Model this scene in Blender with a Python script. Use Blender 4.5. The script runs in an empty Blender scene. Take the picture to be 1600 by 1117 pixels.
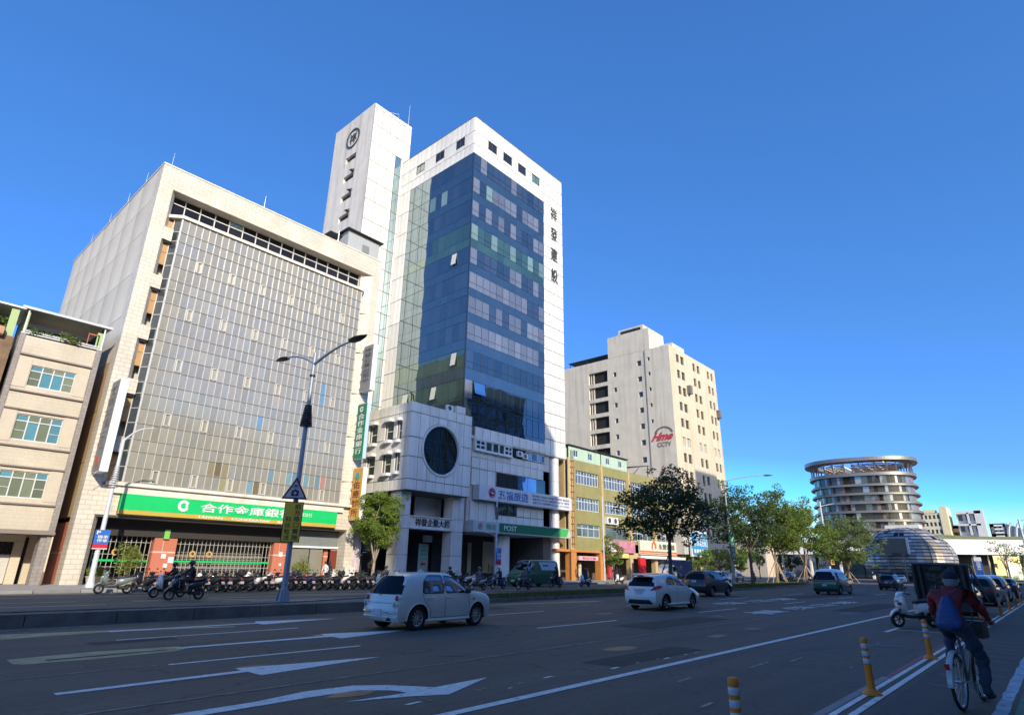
import bpy, math, random
from math import sin, cos, pi, radians, sqrt, atan2
from mathutils import Vector, Matrix
S = bpy.context.scene
COL = S.collection
random.seed(7)

# ---------------------------------------------------------------- camera
CAM_Z = 1.55
cd = bpy.data.cameras.new('camera')
cd.sensor_width = 36.0
cd.lens = 925.365 / 1600 * 36.0
cd.clip_start = 0.1
cd.clip_end = 6000
co = bpy.data.objects.new('camera', cd)
COL.objects.link(co)
_y, _p, _r = radians(41.6027), radians(19.5002), radians(0.87112)
_f = Vector((cos(_p)*cos(_y), cos(_p)*sin(_y), sin(_p)))
_rt = Vector((sin(_y), -cos(_y), 0))
_u = _rt.cross(_f)
_r2 = _rt*cos(_r) + _u*sin(_r)
_u2 = -_rt*sin(_r) + _u*cos(_r)
m = Matrix.Identity(4)
for i in range(3):
    m[i][0] = _r2[i]; m[i][1] = _u2[i]; m[i][2] = -_f[i]
m[2][3] = CAM_Z
co.matrix_world = m
S.camera = co

# ---------------------------------------------------------------- sky, sun, exposure
SUN = Vector((-0.45, -1.0, 0.50)).normalized()       # towards the sun
SUN_EL = math.asin(SUN.z)
w = bpy.data.worlds.new('World')
S.world = w
w.use_nodes = True
wn = w.node_tree.nodes; wl = w.node_tree.links
bg = wn['Background']
sky = wn.new('ShaderNodeTexSky')
sky.sky_type = 'NISHITA'
sky.sun_disc = False
sky.sun_elevation = SUN_EL
sky.sun_rotation = atan2(SUN.x, SUN.y)
sky.air_density = 1.0
sky.dust_density = 0.7
sky.ozone_density = 4.0
hs = wn.new('ShaderNodeHueSaturation')
hs.inputs['Saturation'].default_value = 1.14
hs.inputs['Hue'].default_value = 0.507
wl.new(sky.outputs[0], hs.inputs['Color'])
gm = wn.new('ShaderNodeGamma')          # film response of the clear sky: gentler towards the horizon, deeper blue
gm.inputs['Gamma'].default_value = 0.65
k1 = wn.new('ShaderNodeVectorMath'); k1.operation = 'SCALE'; k1.inputs[3].default_value = 0.29
k2 = wn.new('ShaderNodeVectorMath'); k2.operation = 'MULTIPLY'; k2.inputs[1].default_value = (0.265/0.29, 0.520/0.29, 0.835/0.29)
wl.new(hs.outputs[0], k1.inputs[0]); wl.new(k1.outputs[0], gm.inputs[0]); wl.new(gm.outputs[0], k2.inputs[0])
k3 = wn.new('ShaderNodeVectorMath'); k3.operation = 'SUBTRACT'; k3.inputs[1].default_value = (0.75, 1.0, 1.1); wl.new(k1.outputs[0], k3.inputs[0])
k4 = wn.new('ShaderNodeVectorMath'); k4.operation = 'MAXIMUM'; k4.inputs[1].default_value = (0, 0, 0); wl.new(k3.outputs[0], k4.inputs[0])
k5 = wn.new('ShaderNodeVectorMath'); k5.operation = 'MULTIPLY_ADD'; k5.inputs[1].default_value = (5.2, 4.5, 3.1)   # added gain boosts and warms the bright sun-side sky to fill shade
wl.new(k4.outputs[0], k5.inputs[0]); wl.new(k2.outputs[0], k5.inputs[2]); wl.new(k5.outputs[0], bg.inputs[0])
bg.inputs[1].default_value = 0.15
sl = bpy.data.lights.new('sun', 'SUN')
sl.energy = 2.85
sl.angle = radians(0.53)
sl.color = (1.0, 0.895, 0.71)
so = bpy.data.objects.new('sun', sl)
so.rotation_euler = SUN.to_track_quat('Z', 'Y').to_euler()
so.location = (0, -30, 60)
COL.objects.link(so)
S.view_settings.view_transform = 'Standard'
S.view_settings.look = 'None'
S.view_settings.exposure = 0.95
S.view_settings.gamma = 1.0
S.view_settings.use_curve_mapping = False
S.cycles.max_bounces = 6
S.cycles.diffuse_bounces = 4
S.cycles.glossy_bounces = 3
S.cycles.transmission_bounces = 4
S.cycles.transparent_max_bounces = 6
S.cycles.caustics_reflective = False
S.cycles.caustics_refractive = False
S.cycles.sample_clamp_indirect = 4.0

# ---------------------------------------------------------------- materials
MATS = {}
def mat(name, col, rough=0.7, var=0.12, scale=1.5, bump=0.0, metal=0.0, spec=0.5, rnd=0.0, streak=0.0, streakcol=None, coat=0.0, bscale=None, detail=5):
    if name in MATS: return MATS[name]
    m = bpy.data.materials.new(name); m.use_nodes = True
    nt = m.node_tree; N = nt.nodes; Lk = nt.links
    b = N['Principled BSDF']
    b.inputs['Roughness'].default_value = rough
    b.inputs['Metallic'].default_value = metal
    b.inputs['Specular IOR Level'].default_value = spec
    if coat:
        b.inputs['Coat Weight'].default_value = coat
        b.inputs['Coat Roughness'].default_value = 0.05
    c = (col[0], col[1], col[2], 1)
    tc = N.new('ShaderNodeTexCoord')
    nz = N.new('ShaderNodeTexNoise'); nz.inputs['Scale'].default_value = scale; nz.inputs['Detail'].default_value = detail
    nz.inputs['Roughness'].default_value = 0.65
    Lk.new(tc.outputs['Object'], nz.inputs['Vector'])
    mr = N.new('ShaderNodeMapRange')
    mr.inputs[1].default_value = 0.3; mr.inputs[2].default_value = 0.7
    mr.inputs[3].default_value = 1 - var; mr.inputs[4].default_value = 1 + var
    Lk.new(nz.outputs[0], mr.inputs[0])
    mul = N.new('ShaderNodeVectorMath'); mul.operation = 'SCALE'
    rgb = N.new('ShaderNodeRGB'); rgb.outputs[0].default_value = c
    src = rgb.outputs[0]
    if streak:
        mp = N.new('ShaderNodeMapping'); mp.inputs['Scale'].default_value = (1.3, 1.3, 0.07)
        Lk.new(tc.outputs['Object'], mp.inputs[0])
        n2 = N.new('ShaderNodeTexNoise'); n2.inputs['Scale'].default_value = 1.0; n2.inputs['Detail'].default_value = 6
        Lk.new(mp.outputs[0], n2.inputs['Vector'])
        m2 = N.new('ShaderNodeMapRange'); m2.inputs[1].default_value = 0.48; m2.inputs[2].default_value = 0.75
        m2.inputs[3].default_value = 0; m2.inputs[4].default_value = streak
        Lk.new(n2.outputs[0], m2.inputs[0])
        mx = N.new('ShaderNodeMix'); mx.data_type = 'RGBA'
        Lk.new(m2.outputs[0], mx.inputs[0]); Lk.new(src, mx.inputs[6])
        sc_ = streakcol or (col[0]*0.45, col[1]*0.42, col[2]*0.36)
        mx.inputs[7].default_value = (sc_[0], sc_[1], sc_[2], 1)
        src = mx.outputs[2]
    Lk.new(src, mul.inputs[0])
    if rnd:
        oi = N.new('ShaderNodeObjectInfo')
        m3 = N.new('ShaderNodeMapRange'); m3.inputs[3].default_value = 1 - rnd; m3.inputs[4].default_value = 1 + rnd
        Lk.new(oi.outputs['Random'], m3.inputs[0])
        mm = N.new('ShaderNodeMath'); mm.operation = 'MULTIPLY'
        Lk.new(mr.outputs[0], mm.inputs[0]); Lk.new(m3.outputs[0], mm.inputs[1])
        Lk.new(mm.outputs[0], mul.inputs[3])
    else:
        Lk.new(mr.outputs[0], mul.inputs[3])
    Lk.new(mul.outputs[0], b.inputs['Base Color'])
    if bump:
        bp = N.new('ShaderNodeBump'); bp.inputs['Strength'].default_value = bump; bp.inputs['Distance'].default_value = 0.02
        n3 = N.new('ShaderNodeTexNoise'); n3.inputs['Scale'].default_value = bscale or scale*12; n3.inputs['Detail'].default_value = 4
        Lk.new(tc.outputs['Object'], n3.inputs['Vector'])
        Lk.new(n3.outputs[0], bp.inputs['Height']); Lk.new(bp.outputs[0], b.inputs['Normal'])
    MATS[name] = m
    return m

def tilemat(name, col, mortar, tw, th, face='front', rough=0.55, var=0.1, ms=0.012, streak=0.0, streakcol=(0.35, 0.24, 0.12), bump=0.4, scalevar=0.5, offset=0.5):
    """small facing tiles too fine to pick apart: brick texture in metres"""
    if name in MATS: return MATS[name]
    m = bpy.data.materials.new(name); m.use_nodes = True
    nt = m.node_tree; N = nt.nodes; Lk = nt.links
    b = N['Principled BSDF']; b.inputs['Roughness'].default_value = rough
    tc = N.new('ShaderNodeTexCoord'); sep = N.new('ShaderNodeSeparateXYZ'); cb = N.new('ShaderNodeCombineXYZ')
    Lk.new(tc.outputs['Object'], sep.inputs[0])
    ad = N.new('ShaderNodeMath'); ad.operation = 'ADD'
    Lk.new(sep.outputs[0], ad.inputs[0]); Lk.new(sep.outputs[1], ad.inputs[1])
    Lk.new(ad.outputs[0], cb.inputs[0]); Lk.new(sep.outputs[2], cb.inputs[1])
    br = N.new('ShaderNodeTexBrick')
    br.inputs['Scale'].default_value = 1.0
    br.inputs['Brick Width'].default_value = tw; br.inputs['Row Height'].default_value = th
    br.inputs['Mortar Size'].default_value = ms; br.inputs['Mortar Smooth'].default_value = 0.1
    br.offset = offset
    br.inputs['Color1'].default_value = tuple(c*(1-var) for c in col) + (1,)
    br.inputs['Color2'].default_value = tuple(c*(1+var) for c in col) + (1,)
    br.inputs['Mortar'].default_value = tuple(mortar) + (1,)
    Lk.new(cb.outputs[0], br.inputs['Vector'])
    nz = N.new('ShaderNodeTexNoise'); nz.inputs['Scale'].default_value = scalevar; nz.inputs['Detail'].default_value = 8
    Lk.new(tc.outputs['Object'], nz.inputs['Vector'])
    mr = N.new('ShaderNodeMapRange'); mr.inputs[1].default_value = .3; mr.inputs[2].default_value = .7
    mr.inputs[3].default_value = 0.88; mr.inputs[4].default_value = 1.1
    Lk.new(nz.outputs[0], mr.inputs[0])
    mul = N.new('ShaderNodeVectorMath'); mul.operation = 'SCALE'
    Lk.new(br.outputs[0], mul.inputs[0]); Lk.new(mr.outputs[0], mul.inputs[3])
    out = mul.outputs[0]
    if streak:
        mp = N.new('ShaderNodeMapping'); mp.inputs['Scale'].default_value = (0.9, 0.9, 0.06)
        Lk.new(tc.outputs['Object'], mp.inputs[0])
        n2 = N.new('ShaderNodeTexNoise'); n2.inputs['Scale'].default_value = 1.0; n2.inputs['Detail'].default_value = 6
        Lk.new(mp.outputs[0], n2.inputs['Vector'])
        m2 = N.new('ShaderNodeMapRange'); m2.inputs[1].default_value = 0.5; m2.inputs[2].default_value = 0.8
        m2.inputs[3].default_value = 0; m2.inputs[4].default_value = streak
        Lk.new(n2.outputs[0], m2.inputs[0])
        mx = N.new('ShaderNodeMix'); mx.data_type = 'RGBA'
        Lk.new(m2.outputs[0], mx.inputs[0]); Lk.new(out, mx.inputs[6]); mx.inputs[7].default_value = tuple(streakcol) + (1,)
        out = mx.outputs[2]
    Lk.new(out, b.inputs['Base Color'])
    bp = N.new('ShaderNodeBump'); bp.inputs['Strength'].default_value = bump; bp.inputs['Distance'].default_value = 0.01; bp.invert = True
    Lk.new(br.outputs['Fac'], bp.inputs['Height']); Lk.new(bp.outputs[0], b.inputs['Normal'])
    MATS[name] = m
    return m

def glass(name, body, refl=0.35, tint=(0.85, 0.93, 1.0), rough=0.02, wob=0.05, rnd=0.25, wscale=0.35, blinds=0.0):
    """coated facade glass: a mirror coat over what is seen inside"""
    if name in MATS: return MATS[name]
    m = bpy.data.materials.new(name); m.use_nodes = True
    nt = m.node_tree; N = nt.nodes; Lk = nt.links
    b = N['Principled BSDF']
    b.inputs['Roughness'].default_value = 0.5; b.inputs['Specular IOR Level'].default_value = 0.0
    tc = N.new('ShaderNodeTexCoord')
    oi = N.new('ShaderNodeObjectInfo')
    mr = N.new('ShaderNodeMapRange'); mr.inputs[3].default_value = 1-rnd; mr.inputs[4].default_value = 1+rnd
    Lk.new(oi.outputs['Random'], mr.inputs[0])
    nz0 = N.new('ShaderNodeTexNoise'); nz0.inputs['Scale'].default_value = 1.1; nz0.inputs['Detail'].default_value = 3
    Lk.new(tc.outputs['Generated'], nz0.inputs['Vector'])
    mr0 = N.new('ShaderNodeMapRange'); mr0.inputs[3].default_value = 0.75; mr0.inputs[4].default_value = 1.25
    Lk.new(nz0.outputs[0], mr0.inputs[0])
    mm = N.new('ShaderNodeMath'); mm.operation = 'MULTIPLY'
    Lk.new(mr.outputs[0], mm.inputs[0]); Lk.new(mr0.outputs[0], mm.inputs[1])
    mul = N.new('ShaderNodeVectorMath'); mul.operation = 'SCALE'
    mul.inputs[0].default_value = body
    Lk.new(mm.outputs[0], mul.inputs[3])
    src = mul.outputs[0]
    if blinds:
        wv = N.new('ShaderNodeTexWave'); wv.inputs['Scale'].default_value = 2.2; wv.inputs['Distortion'].default_value = 1.5
        wv.bands_direction = 'DIAGONAL'
        Lk.new(tc.outputs['Object'], wv.inputs['Vector'])
        mw = N.new('ShaderNodeMapRange'); mw.inputs[3].default_value = 1-blinds; mw.inputs[4].default_value = 1+blinds
        Lk.new(wv.outputs[1], mw.inputs[0])
        m9 = N.new('ShaderNodeVectorMath'); m9.operation = 'SCALE'
        Lk.new(src, m9.inputs[0]); Lk.new(mw.outputs[0], m9.inputs[3]); src = m9.outputs[0]
    Lk.new(src, b.inputs['Base Color'])
    gl = N.new('ShaderNodeBsdfGlossy'); gl.inputs['Roughness'].default_value = rough
    gl.inputs['Color'].default_value = tuple(tint) + (1,)
    nz = N.new('ShaderNodeTexNoise'); nz.inputs['Scale'].default_value = wscale; nz.inputs['Detail'].default_value = 1.0
    geo = N.new('ShaderNodeNewGeometry')
    Lk.new(geo.outputs['Position'], nz.inputs['Vector'])
    bp = N.new('ShaderNodeBump'); bp.inputs['Strength'].default_value = 1.0; bp.inputs['Distance'].default_value = wob
    Lk.new(nz.outputs[0], bp.inputs['Height']); Lk.new(bp.outputs[0], gl.inputs['Normal'])
    lw = N.new('ShaderNodeFresnel'); lw.inputs[0].default_value = 1.45
    mf = N.new('ShaderNodeMath'); mf.operation = 'ADD'; mf.use_clamp = True; mf.inputs[1].default_value = refl
    Lk.new(lw.outputs[0], mf.inputs[0])
    mx = N.new('ShaderNodeMixShader')
    Lk.new(mf.outputs[0], mx.inputs[0]); Lk.new(b.outputs[0], mx.inputs[1]); Lk.new(gl.outputs[0], mx.inputs[2])
    Lk.new(mx.outputs[0], N['Material Output'].inputs[0])
    MATS[name] = m
    return m

def leafmat(name, col, col2=None, trans=0.3):
    if name in MATS: return MATS[name]
    m = bpy.data.materials.new(name); m.use_nodes = True
    nt = m.node_tree; N = nt.nodes; Lk = nt.links
    b = N['Principled BSDF']; b.inputs['Roughness'].default_value = 0.45; b.inputs['Specular IOR Level'].default_value = 0.4
    tc = N.new('ShaderNodeTexCoord')
    nz = N.new('ShaderNodeTexNoise'); nz.inputs['Scale'].default_value = 1.3; nz.inputs['Detail'].default_value = 8; nz.inputs['Roughness'].default_value = 0.8
    Lk.new(tc.outputs['Object'], nz.inputs['Vector'])
    mx = N.new('ShaderNodeMix'); mx.data_type = 'RGBA'
    mr = N.new('ShaderNodeMapRange'); mr.inputs[1].default_value = .35; mr.inputs[2].default_value = .65
    Lk.new(nz.outputs[0], mr.inputs[0]); Lk.new(mr.outputs[0], mx.inputs[0])
    col2 = col2 or tuple(c*1.7 for c in col)
    mx.inputs[6].default_value = tuple(col) + (1,); mx.inputs[7].default_value = tuple(col2) + (1,)
    Lk.new(mx.outputs[2], b.inputs['Base Color'])
    tr = N.new('ShaderNodeBsdfTranslucent'); Lk.new(mx.outputs[2], tr.inputs[0])
    ms = N.new('ShaderNodeMixShader'); ms.inputs[0].default_value = trans
    Lk.new(b.outputs[0], ms.inputs[1]); Lk.new(tr.outputs[0], ms.inputs[2])
    Lk.new(ms.outputs[0], N['Material Output'].inputs[0])
    MATS[name] = m
    return m

def flat(name, col, rough=0.5, metal=0.0, **k):
    return mat(name, col, rough, var=k.pop('var', 0.04), metal=metal, **k)

# ---------------------------------------------------------------- mesh builder and object helpers
ORG = {}
class MB:
    def __init__(s): s.v = []; s.f = []; s.m = []
    def quad(s, a, b, c, d, mi=0):
        n = len(s.v); s.v += [a, b, c, d]; s.f.append((n, n+1, n+2, n+3)); s.m.append(mi)
    def poly(s, pts, mi=0):
        n = len(s.v); s.v += list(pts); s.f.append(tuple(range(n, n+len(pts)))); s.m.append(mi)
    def box(s, x0, x1, y0, y1, z0, z1, mi=0):
        n = len(s.v)
        s.v += [(x0,y0,z0),(x1,y0,z0),(x1,y1,z0),(x0,y1,z0),(x0,y0,z1),(x1,y0,z1),(x1,y1,z1),(x0,y1,z1)]
        for q in ((0,3,2,1),(4,5,6,7),(0,1,5,4),(1,2,6,5),(2,3,7,6),(3,0,4,7)):
            s.f.append(tuple(n+i for i in q)); s.m.append(mi)
        return s
    def hexa(s, p, mi=0):
        n = len(s.v); s.v += list(p)
        for q in ((0,3,2,1),(4,5,6,7),(0,1,5,4),(1,2,6,5),(2,3,7,6),(3,0,4,7)):
            s.f.append(tuple(n+i for i in q)); s.m.append(mi)
        return s
    def bar(s, a, b, w, h=None, mi=0, up=(0,0,1)):
        a = Vector(a); b = Vector(b); h = h or w
        d = (b-a).normalized(); u = Vector(up)
        if abs(d.dot(u)) > 0.95: u = Vector((1,0,0))
        r = d.cross(u).normalized(); u = r.cross(d).normalized()
        p = []
        for c in (a, b):
            for sx, sy in ((-1,-1),(1,-1),(1,1),(-1,1)):
                p.append(tuple(c + r*sx*w/2 + u*sy*h/2))
        return s.hexa(p, mi)
    def prism(s, pts, axis, lo, hi, mi=0):
        """pts 2D polygon; axis 0,1,2 is the extrusion axis"""
        n = len(s.v); k = len(pts)
        def mk(p, t):
            if axis == 0: return (t, p[0], p[1])
            if axis == 1: return (p[0], t, p[1])
            return (p[0], p[1], t)
        s.v += [mk(p, lo) for p in pts] + [mk(p, hi) for p in pts]
        s.f.append(tuple(n+i for i in range(k))[::-1]); s.m.append(mi)
        s.f.append(tuple(n+k+i for i in range(k))); s.m.append(mi)
        for i in range(k):
            j = (i+1) % k
            s.f.append((n+i, n+j, n+k+j, n+k+i)); s.m.append(mi)
        return s
    def tube(s, path, r, n=8, mi=0, cap=True, sq=None):
        """round tube along path; r number, list or (ry, rz)"""
        P = [Vector(p) for p in path]; k = len(P)
        R = r if isinstance(r, (list, tuple)) else [r]*k
        base = len(s.v); pr = None
        for i, p in enumerate(P):
            d = (P[min(i+1,k-1)] - P[max(i-1,0)])
            d = d.normalized() if d.length > 1e-9 else Vector((0,0,1))
            if pr is None:
                u = Vector((0,0,1)) if abs(d.z) < 0.9 else Vector((1,0,0))
                a = d.cross(u).normalized()
            else:
                a = (pr - d*pr.dot(d)).normalized()
            pr = a; b = d.cross(a)
            for j in range(n):
                t = 2*pi*j/n
                s.v.append(tuple(p + (a*cos(t) + b*sin(t))*R[i]))
        for i in range(k-1):
            for j in range(n):
                j2 = (j+1) % n
                s.f.append((base+i*n+j, base+i*n+j2, base+(i+1)*n+j2, base+(i+1)*n+j)); s.m.append(mi)
        if cap:
            s.f.append(tuple(base+j for j in range(n))[::-1]); s.m.append(mi)
            s.f.append(tuple(base+(k-1)*n+j for j in range(n))); s.m.append(mi)
        return s
    def lathe(s, prof, c=(0,0,0), axis='z', n=24, mi=0, mis=None, a0=0, a1=2*pi):
        base = len(s.v); k = len(prof); full = abs(a1-a0-2*pi) < 1e-6
        nn = n if full else n+1
        for i in range(nn):
            t = a0+(a1-a0)*i/n
            for (r, h) in prof:
                x, y = r*cos(t), r*sin(t)
                if axis == 'z': q = (x, y, h)
                elif axis == 'y': q = (x, h, y)
                else: q = (h, x, y)
                s.v.append((q[0]+c[0], q[1]+c[1], q[2]+c[2]))
        for i in range(n):
            i2 = (i+1) % nn
            for j in range(k-1):
                s.f.append((base+i*k+j, base+i2*k+j, base+i2*k+j+1, base+i*k+j+1)); s.m.append(mis[j] if mis else mi)
        return s
    def loft(s, st, n=12, e=2.0, mi=0, axis='x'):
        """st: (t, cy, cz, ry, rz) superellipse sections"""
        base = len(s.v); k = len(st)
        for (t, cy, cz, ry, rz) in st:
            for j in range(n):
                a = 2*pi*j/n; ca, sa = cos(a), sin(a)
                y = cy + ry*math.copysign(abs(ca)**(2/e), ca); z = cz + rz*math.copysign(abs(sa)**(2/e), sa)
                if axis == 'x': s.v.append((t, y, z))
                elif axis == 'y': s.v.append((y, t, z))
                else: s.v.append((y, z, t))
        for i in range(k-1):
            for j in range(n):
                j2 = (j+1) % n
                s.f.append((base+i*n+j, base+i*n+j2, base+(i+1)*n+j2, base+(i+1)*n+j)); s.m.append(mi)
        s.f.append(tuple(base+j for j in range(n))[::-1]); s.m.append(mi)
        s.f.append(tuple(base+(k-1)*n+j for j in range(n))); s.m.append(mi)
        return s
    def mesh(s, name, mats, org=(0,0,0), smooth=False, ang=35):
        me = bpy.data.meshes.new(name)
        o = org
        me.from_pydata([(a[0]-o[0], a[1]-o[1], a[2]-o[2]) for a in s.v], [], s.f)
        if not isinstance(mats, (list, tuple)): mats = [mats]
        for q in mats: me.materials.append(q)
        if len(mats) > 1: me.polygons.foreach_set('material_index', s.m)
        if smooth:
            me.polygons.foreach_set('use_smooth', [True]*len(s.f))
            me.set_sharp_from_angle(angle=radians(ang))
        me.update()
        return me
    def build(s, name, mats, parent=None, smooth=False, ang=35, **k):
        org = ORG.get(parent, (0,0,0)) if parent else k.get('loc', (0,0,0))
        o = bpy.data.objects.new(name, s.mesh(name, mats, org, smooth, ang))
        COL.objects.link(o)
        if parent: o.parent = parent
        else: o.location = org
        ORG[o] = org
        return props(o, **k)

def props(o, label=None, cat=None, group=None, kind=None, loc=None):
    if label: o['label'] = label
    if cat: o['category'] = cat
    if group: o['group'] = group
    if kind: o['kind'] = kind
    return o
def thing(name, label, cat, loc=(0,0,0), group=None, rz=0, local=False):
    o = bpy.data.objects.new(name, None); COL.objects.link(o)
    o.location = loc; o.empty_display_size = 0.3
    o.rotation_euler = (0, 0, rz)
    ORG[o] = (0,0,0) if local else tuple(loc)
    return props(o, label, cat, group)
_unit = {}
def piece(name, m, parent, x0, x1, y0, y1, z0, z1, rot=None, label=None):
    """a slab sharing one box mesh with its likes"""
    key = (name, m.name)
    if key not in _unit:
        _unit[key] = MB().box(-.5,.5,-.5,.5,-.5,.5).mesh(name, m)
    o = bpy.data.objects.new(name, _unit[key]); COL.objects.link(o)
    g = ORG.get(parent, (0,0,0))
    o.parent = parent
    o.location = ((x0+x1)/2-g[0], (y0+y1)/2-g[1], (z0+z1)/2-g[2])
    o.scale = (abs(x1-x0), abs(y1-y0), abs(z1-z0))
    if rot: o.rotation_euler = rot
    if label: o['label'] = label
    return o
def pieces(name, lst, parent, stuffname, lim=300):
    """lst: (mat, x0,x1,y0,y1,z0,z1); the nearest lim are objects of their own"""
    def dist(t): return ((t[1]+t[2])/2)**2 + ((t[3]+t[4])/2)**2 + ((t[5]+t[6])/2)**2
    lst = sorted(lst, key=dist)
    for t in lst[:lim]: piece(name, t[0], parent, *t[1:])
    rest = lst[lim:]
    if rest:
        ms = []; b = MB()
        for t in rest:
            if t[0] not in ms: ms.append(t[0])
            b.box(*t[1:], mi=ms.index(t[0]))
        b.build(stuffname, ms, parent, kind='stuff')
def copy_tree(o, parent=None, loc=None, rz=None, label=None, group=None, swap=None, scale=None):
    c = o.copy(); COL.objects.link(c); c.parent = parent
    if swap and c.data and any(q in swap for q in c.data.materials):
        key = (c.data.name, tuple(sorted((a.name, b.name) for a, b in swap.items())))
        if key not in _unit:
            me = c.data.copy()
            for i, q in enumerate(me.materials):
                if q in swap: me.materials[i] = swap[q]
            _unit[key] = me
        c.data = _unit[key]
    if loc is not None: c.location = loc
    if rz is not None: c.rotation_euler = (0, 0, rz)
    if scale is not None: c.scale = (scale,)*3
    if label: c['label'] = label
    if group: c['group'] = group
    for ch in list(o.children): copy_tree(ch, c, swap=swap)
    return c

# mappings: front(Y) faces -Y, u is X;  side(X) faces -X, u is Y;  d goes inwards
def front(Y): return lambda u, z, d=0.0: (u, Y+d, z)
def side(X): return lambda u, z, d=0.0: (X+d, u, z)
def holes(b, mp, u0, u1, z0, z1, hs, depth=0.25, mi=0, mir=None):
    us = sorted(set([u0, u1] + [q for h in hs for q in h[:2]])); zs = sorted(set([z0, z1] + [q for h in hs for q in h[2:4]]))
    for i in range(len(us)-1):
        for j in range(len(zs)-1):
            cu, cz = (us[i]+us[i+1])/2, (zs[j]+zs[j+1])/2
            if cu < u0 or cu > u1 or cz < z0 or cz > z1: continue
            if any(h[0] < cu < h[1] and h[2] < cz < h[3] for h in hs): continue
            b.quad(mp(us[i],zs[j]), mp(us[i+1],zs[j]), mp(us[i+1],zs[j+1]), mp(us[i],zs[j+1]), mi)
    r = mi if mir is None else mir
    for h in hs:
        a, c, e, g = h[:4]
        b.quad(mp(a,e), mp(c,e), mp(c,e,depth), mp(a,e,depth), r)
        b.quad(mp(a,g), mp(a,g,depth), mp(c,g,depth), mp(c,g), r)
        b.quad(mp(a,e), mp(a,e,depth), mp(a,g,depth), mp(a,g), r)
        b.quad(mp(c,e), mp(c,g), mp(c,g,depth), mp(c,e,depth), r)
def boxm(b, mp, u0, u1, z0, z1, d0, d1, mi=0):
    p = mp(u0, z0, d0); q = mp(u1, z1, d1)
    b.box(min(p[0],q[0]), max(p[0],q[0]), min(p[1],q[1]), max(p[1],q[1]), min(p[2],q[2]), max(p[2],q[2]), mi)
def window(parent, mp, u0, u1, z0, z1, d, us, zs, fm, gms, ft=0.05, split=True, name='window', fd=0.06):
    """frame with bars at fractions us, zs; every pane a sub-part (split) or one pane object"""
    b = MB()
    U = [u0] + [u0+(u1-u0)*t for t in us] + [u1]; Z = [z0] + [z0+(z1-z0)*t for t in zs] + [z1]
    for i, u in enumerate(U):
        a = u if i == 0 else (u-ft if i == len(U)-1 else u-ft/2)
        boxm(b, mp, a, a+ft, z0, z1, d-fd, d)
    for i, z in enumerate(Z):
        a = z if i == 0 else (z-ft if i == len(Z)-1 else z-ft/2)
        boxm(b, mp, u0+ft, u1-ft, a, a+ft, d-fd+0.004, d-0.004)
    w = b.build(name, fm, parent)
    if not isinstance(gms, (list, tuple)): gms = [gms]
    if split:
        for i in range(len(U)-1):
            for j in range(len(Z)-1):
                p = mp(U[i]+0.01, Z[j]+0.01, d-0.02); q = mp(U[i+1]-0.01, Z[j+1]-0.01, d-0.012)
                g = gms[(i*3+j*5+i*j) % len(gms)] if len(gms) > 1 else gms[0]
                piece('pane', g, w, min(p[0],q[0]), max(p[0],q[0]), min(p[1],q[1]), max(p[1],q[1]), p[2], q[2])
    else:
        p = mp(u0+0.01, z0+0.01, d-0.02); q = mp(u1-0.01, z1-0.01, d-0.012)
        piece('pane', random.choice(gms), w, min(p[0],q[0]), max(p[0],q[0]), min(p[1],q[1]), max(p[1],q[1]), p[2], q[2])
    return w

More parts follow.
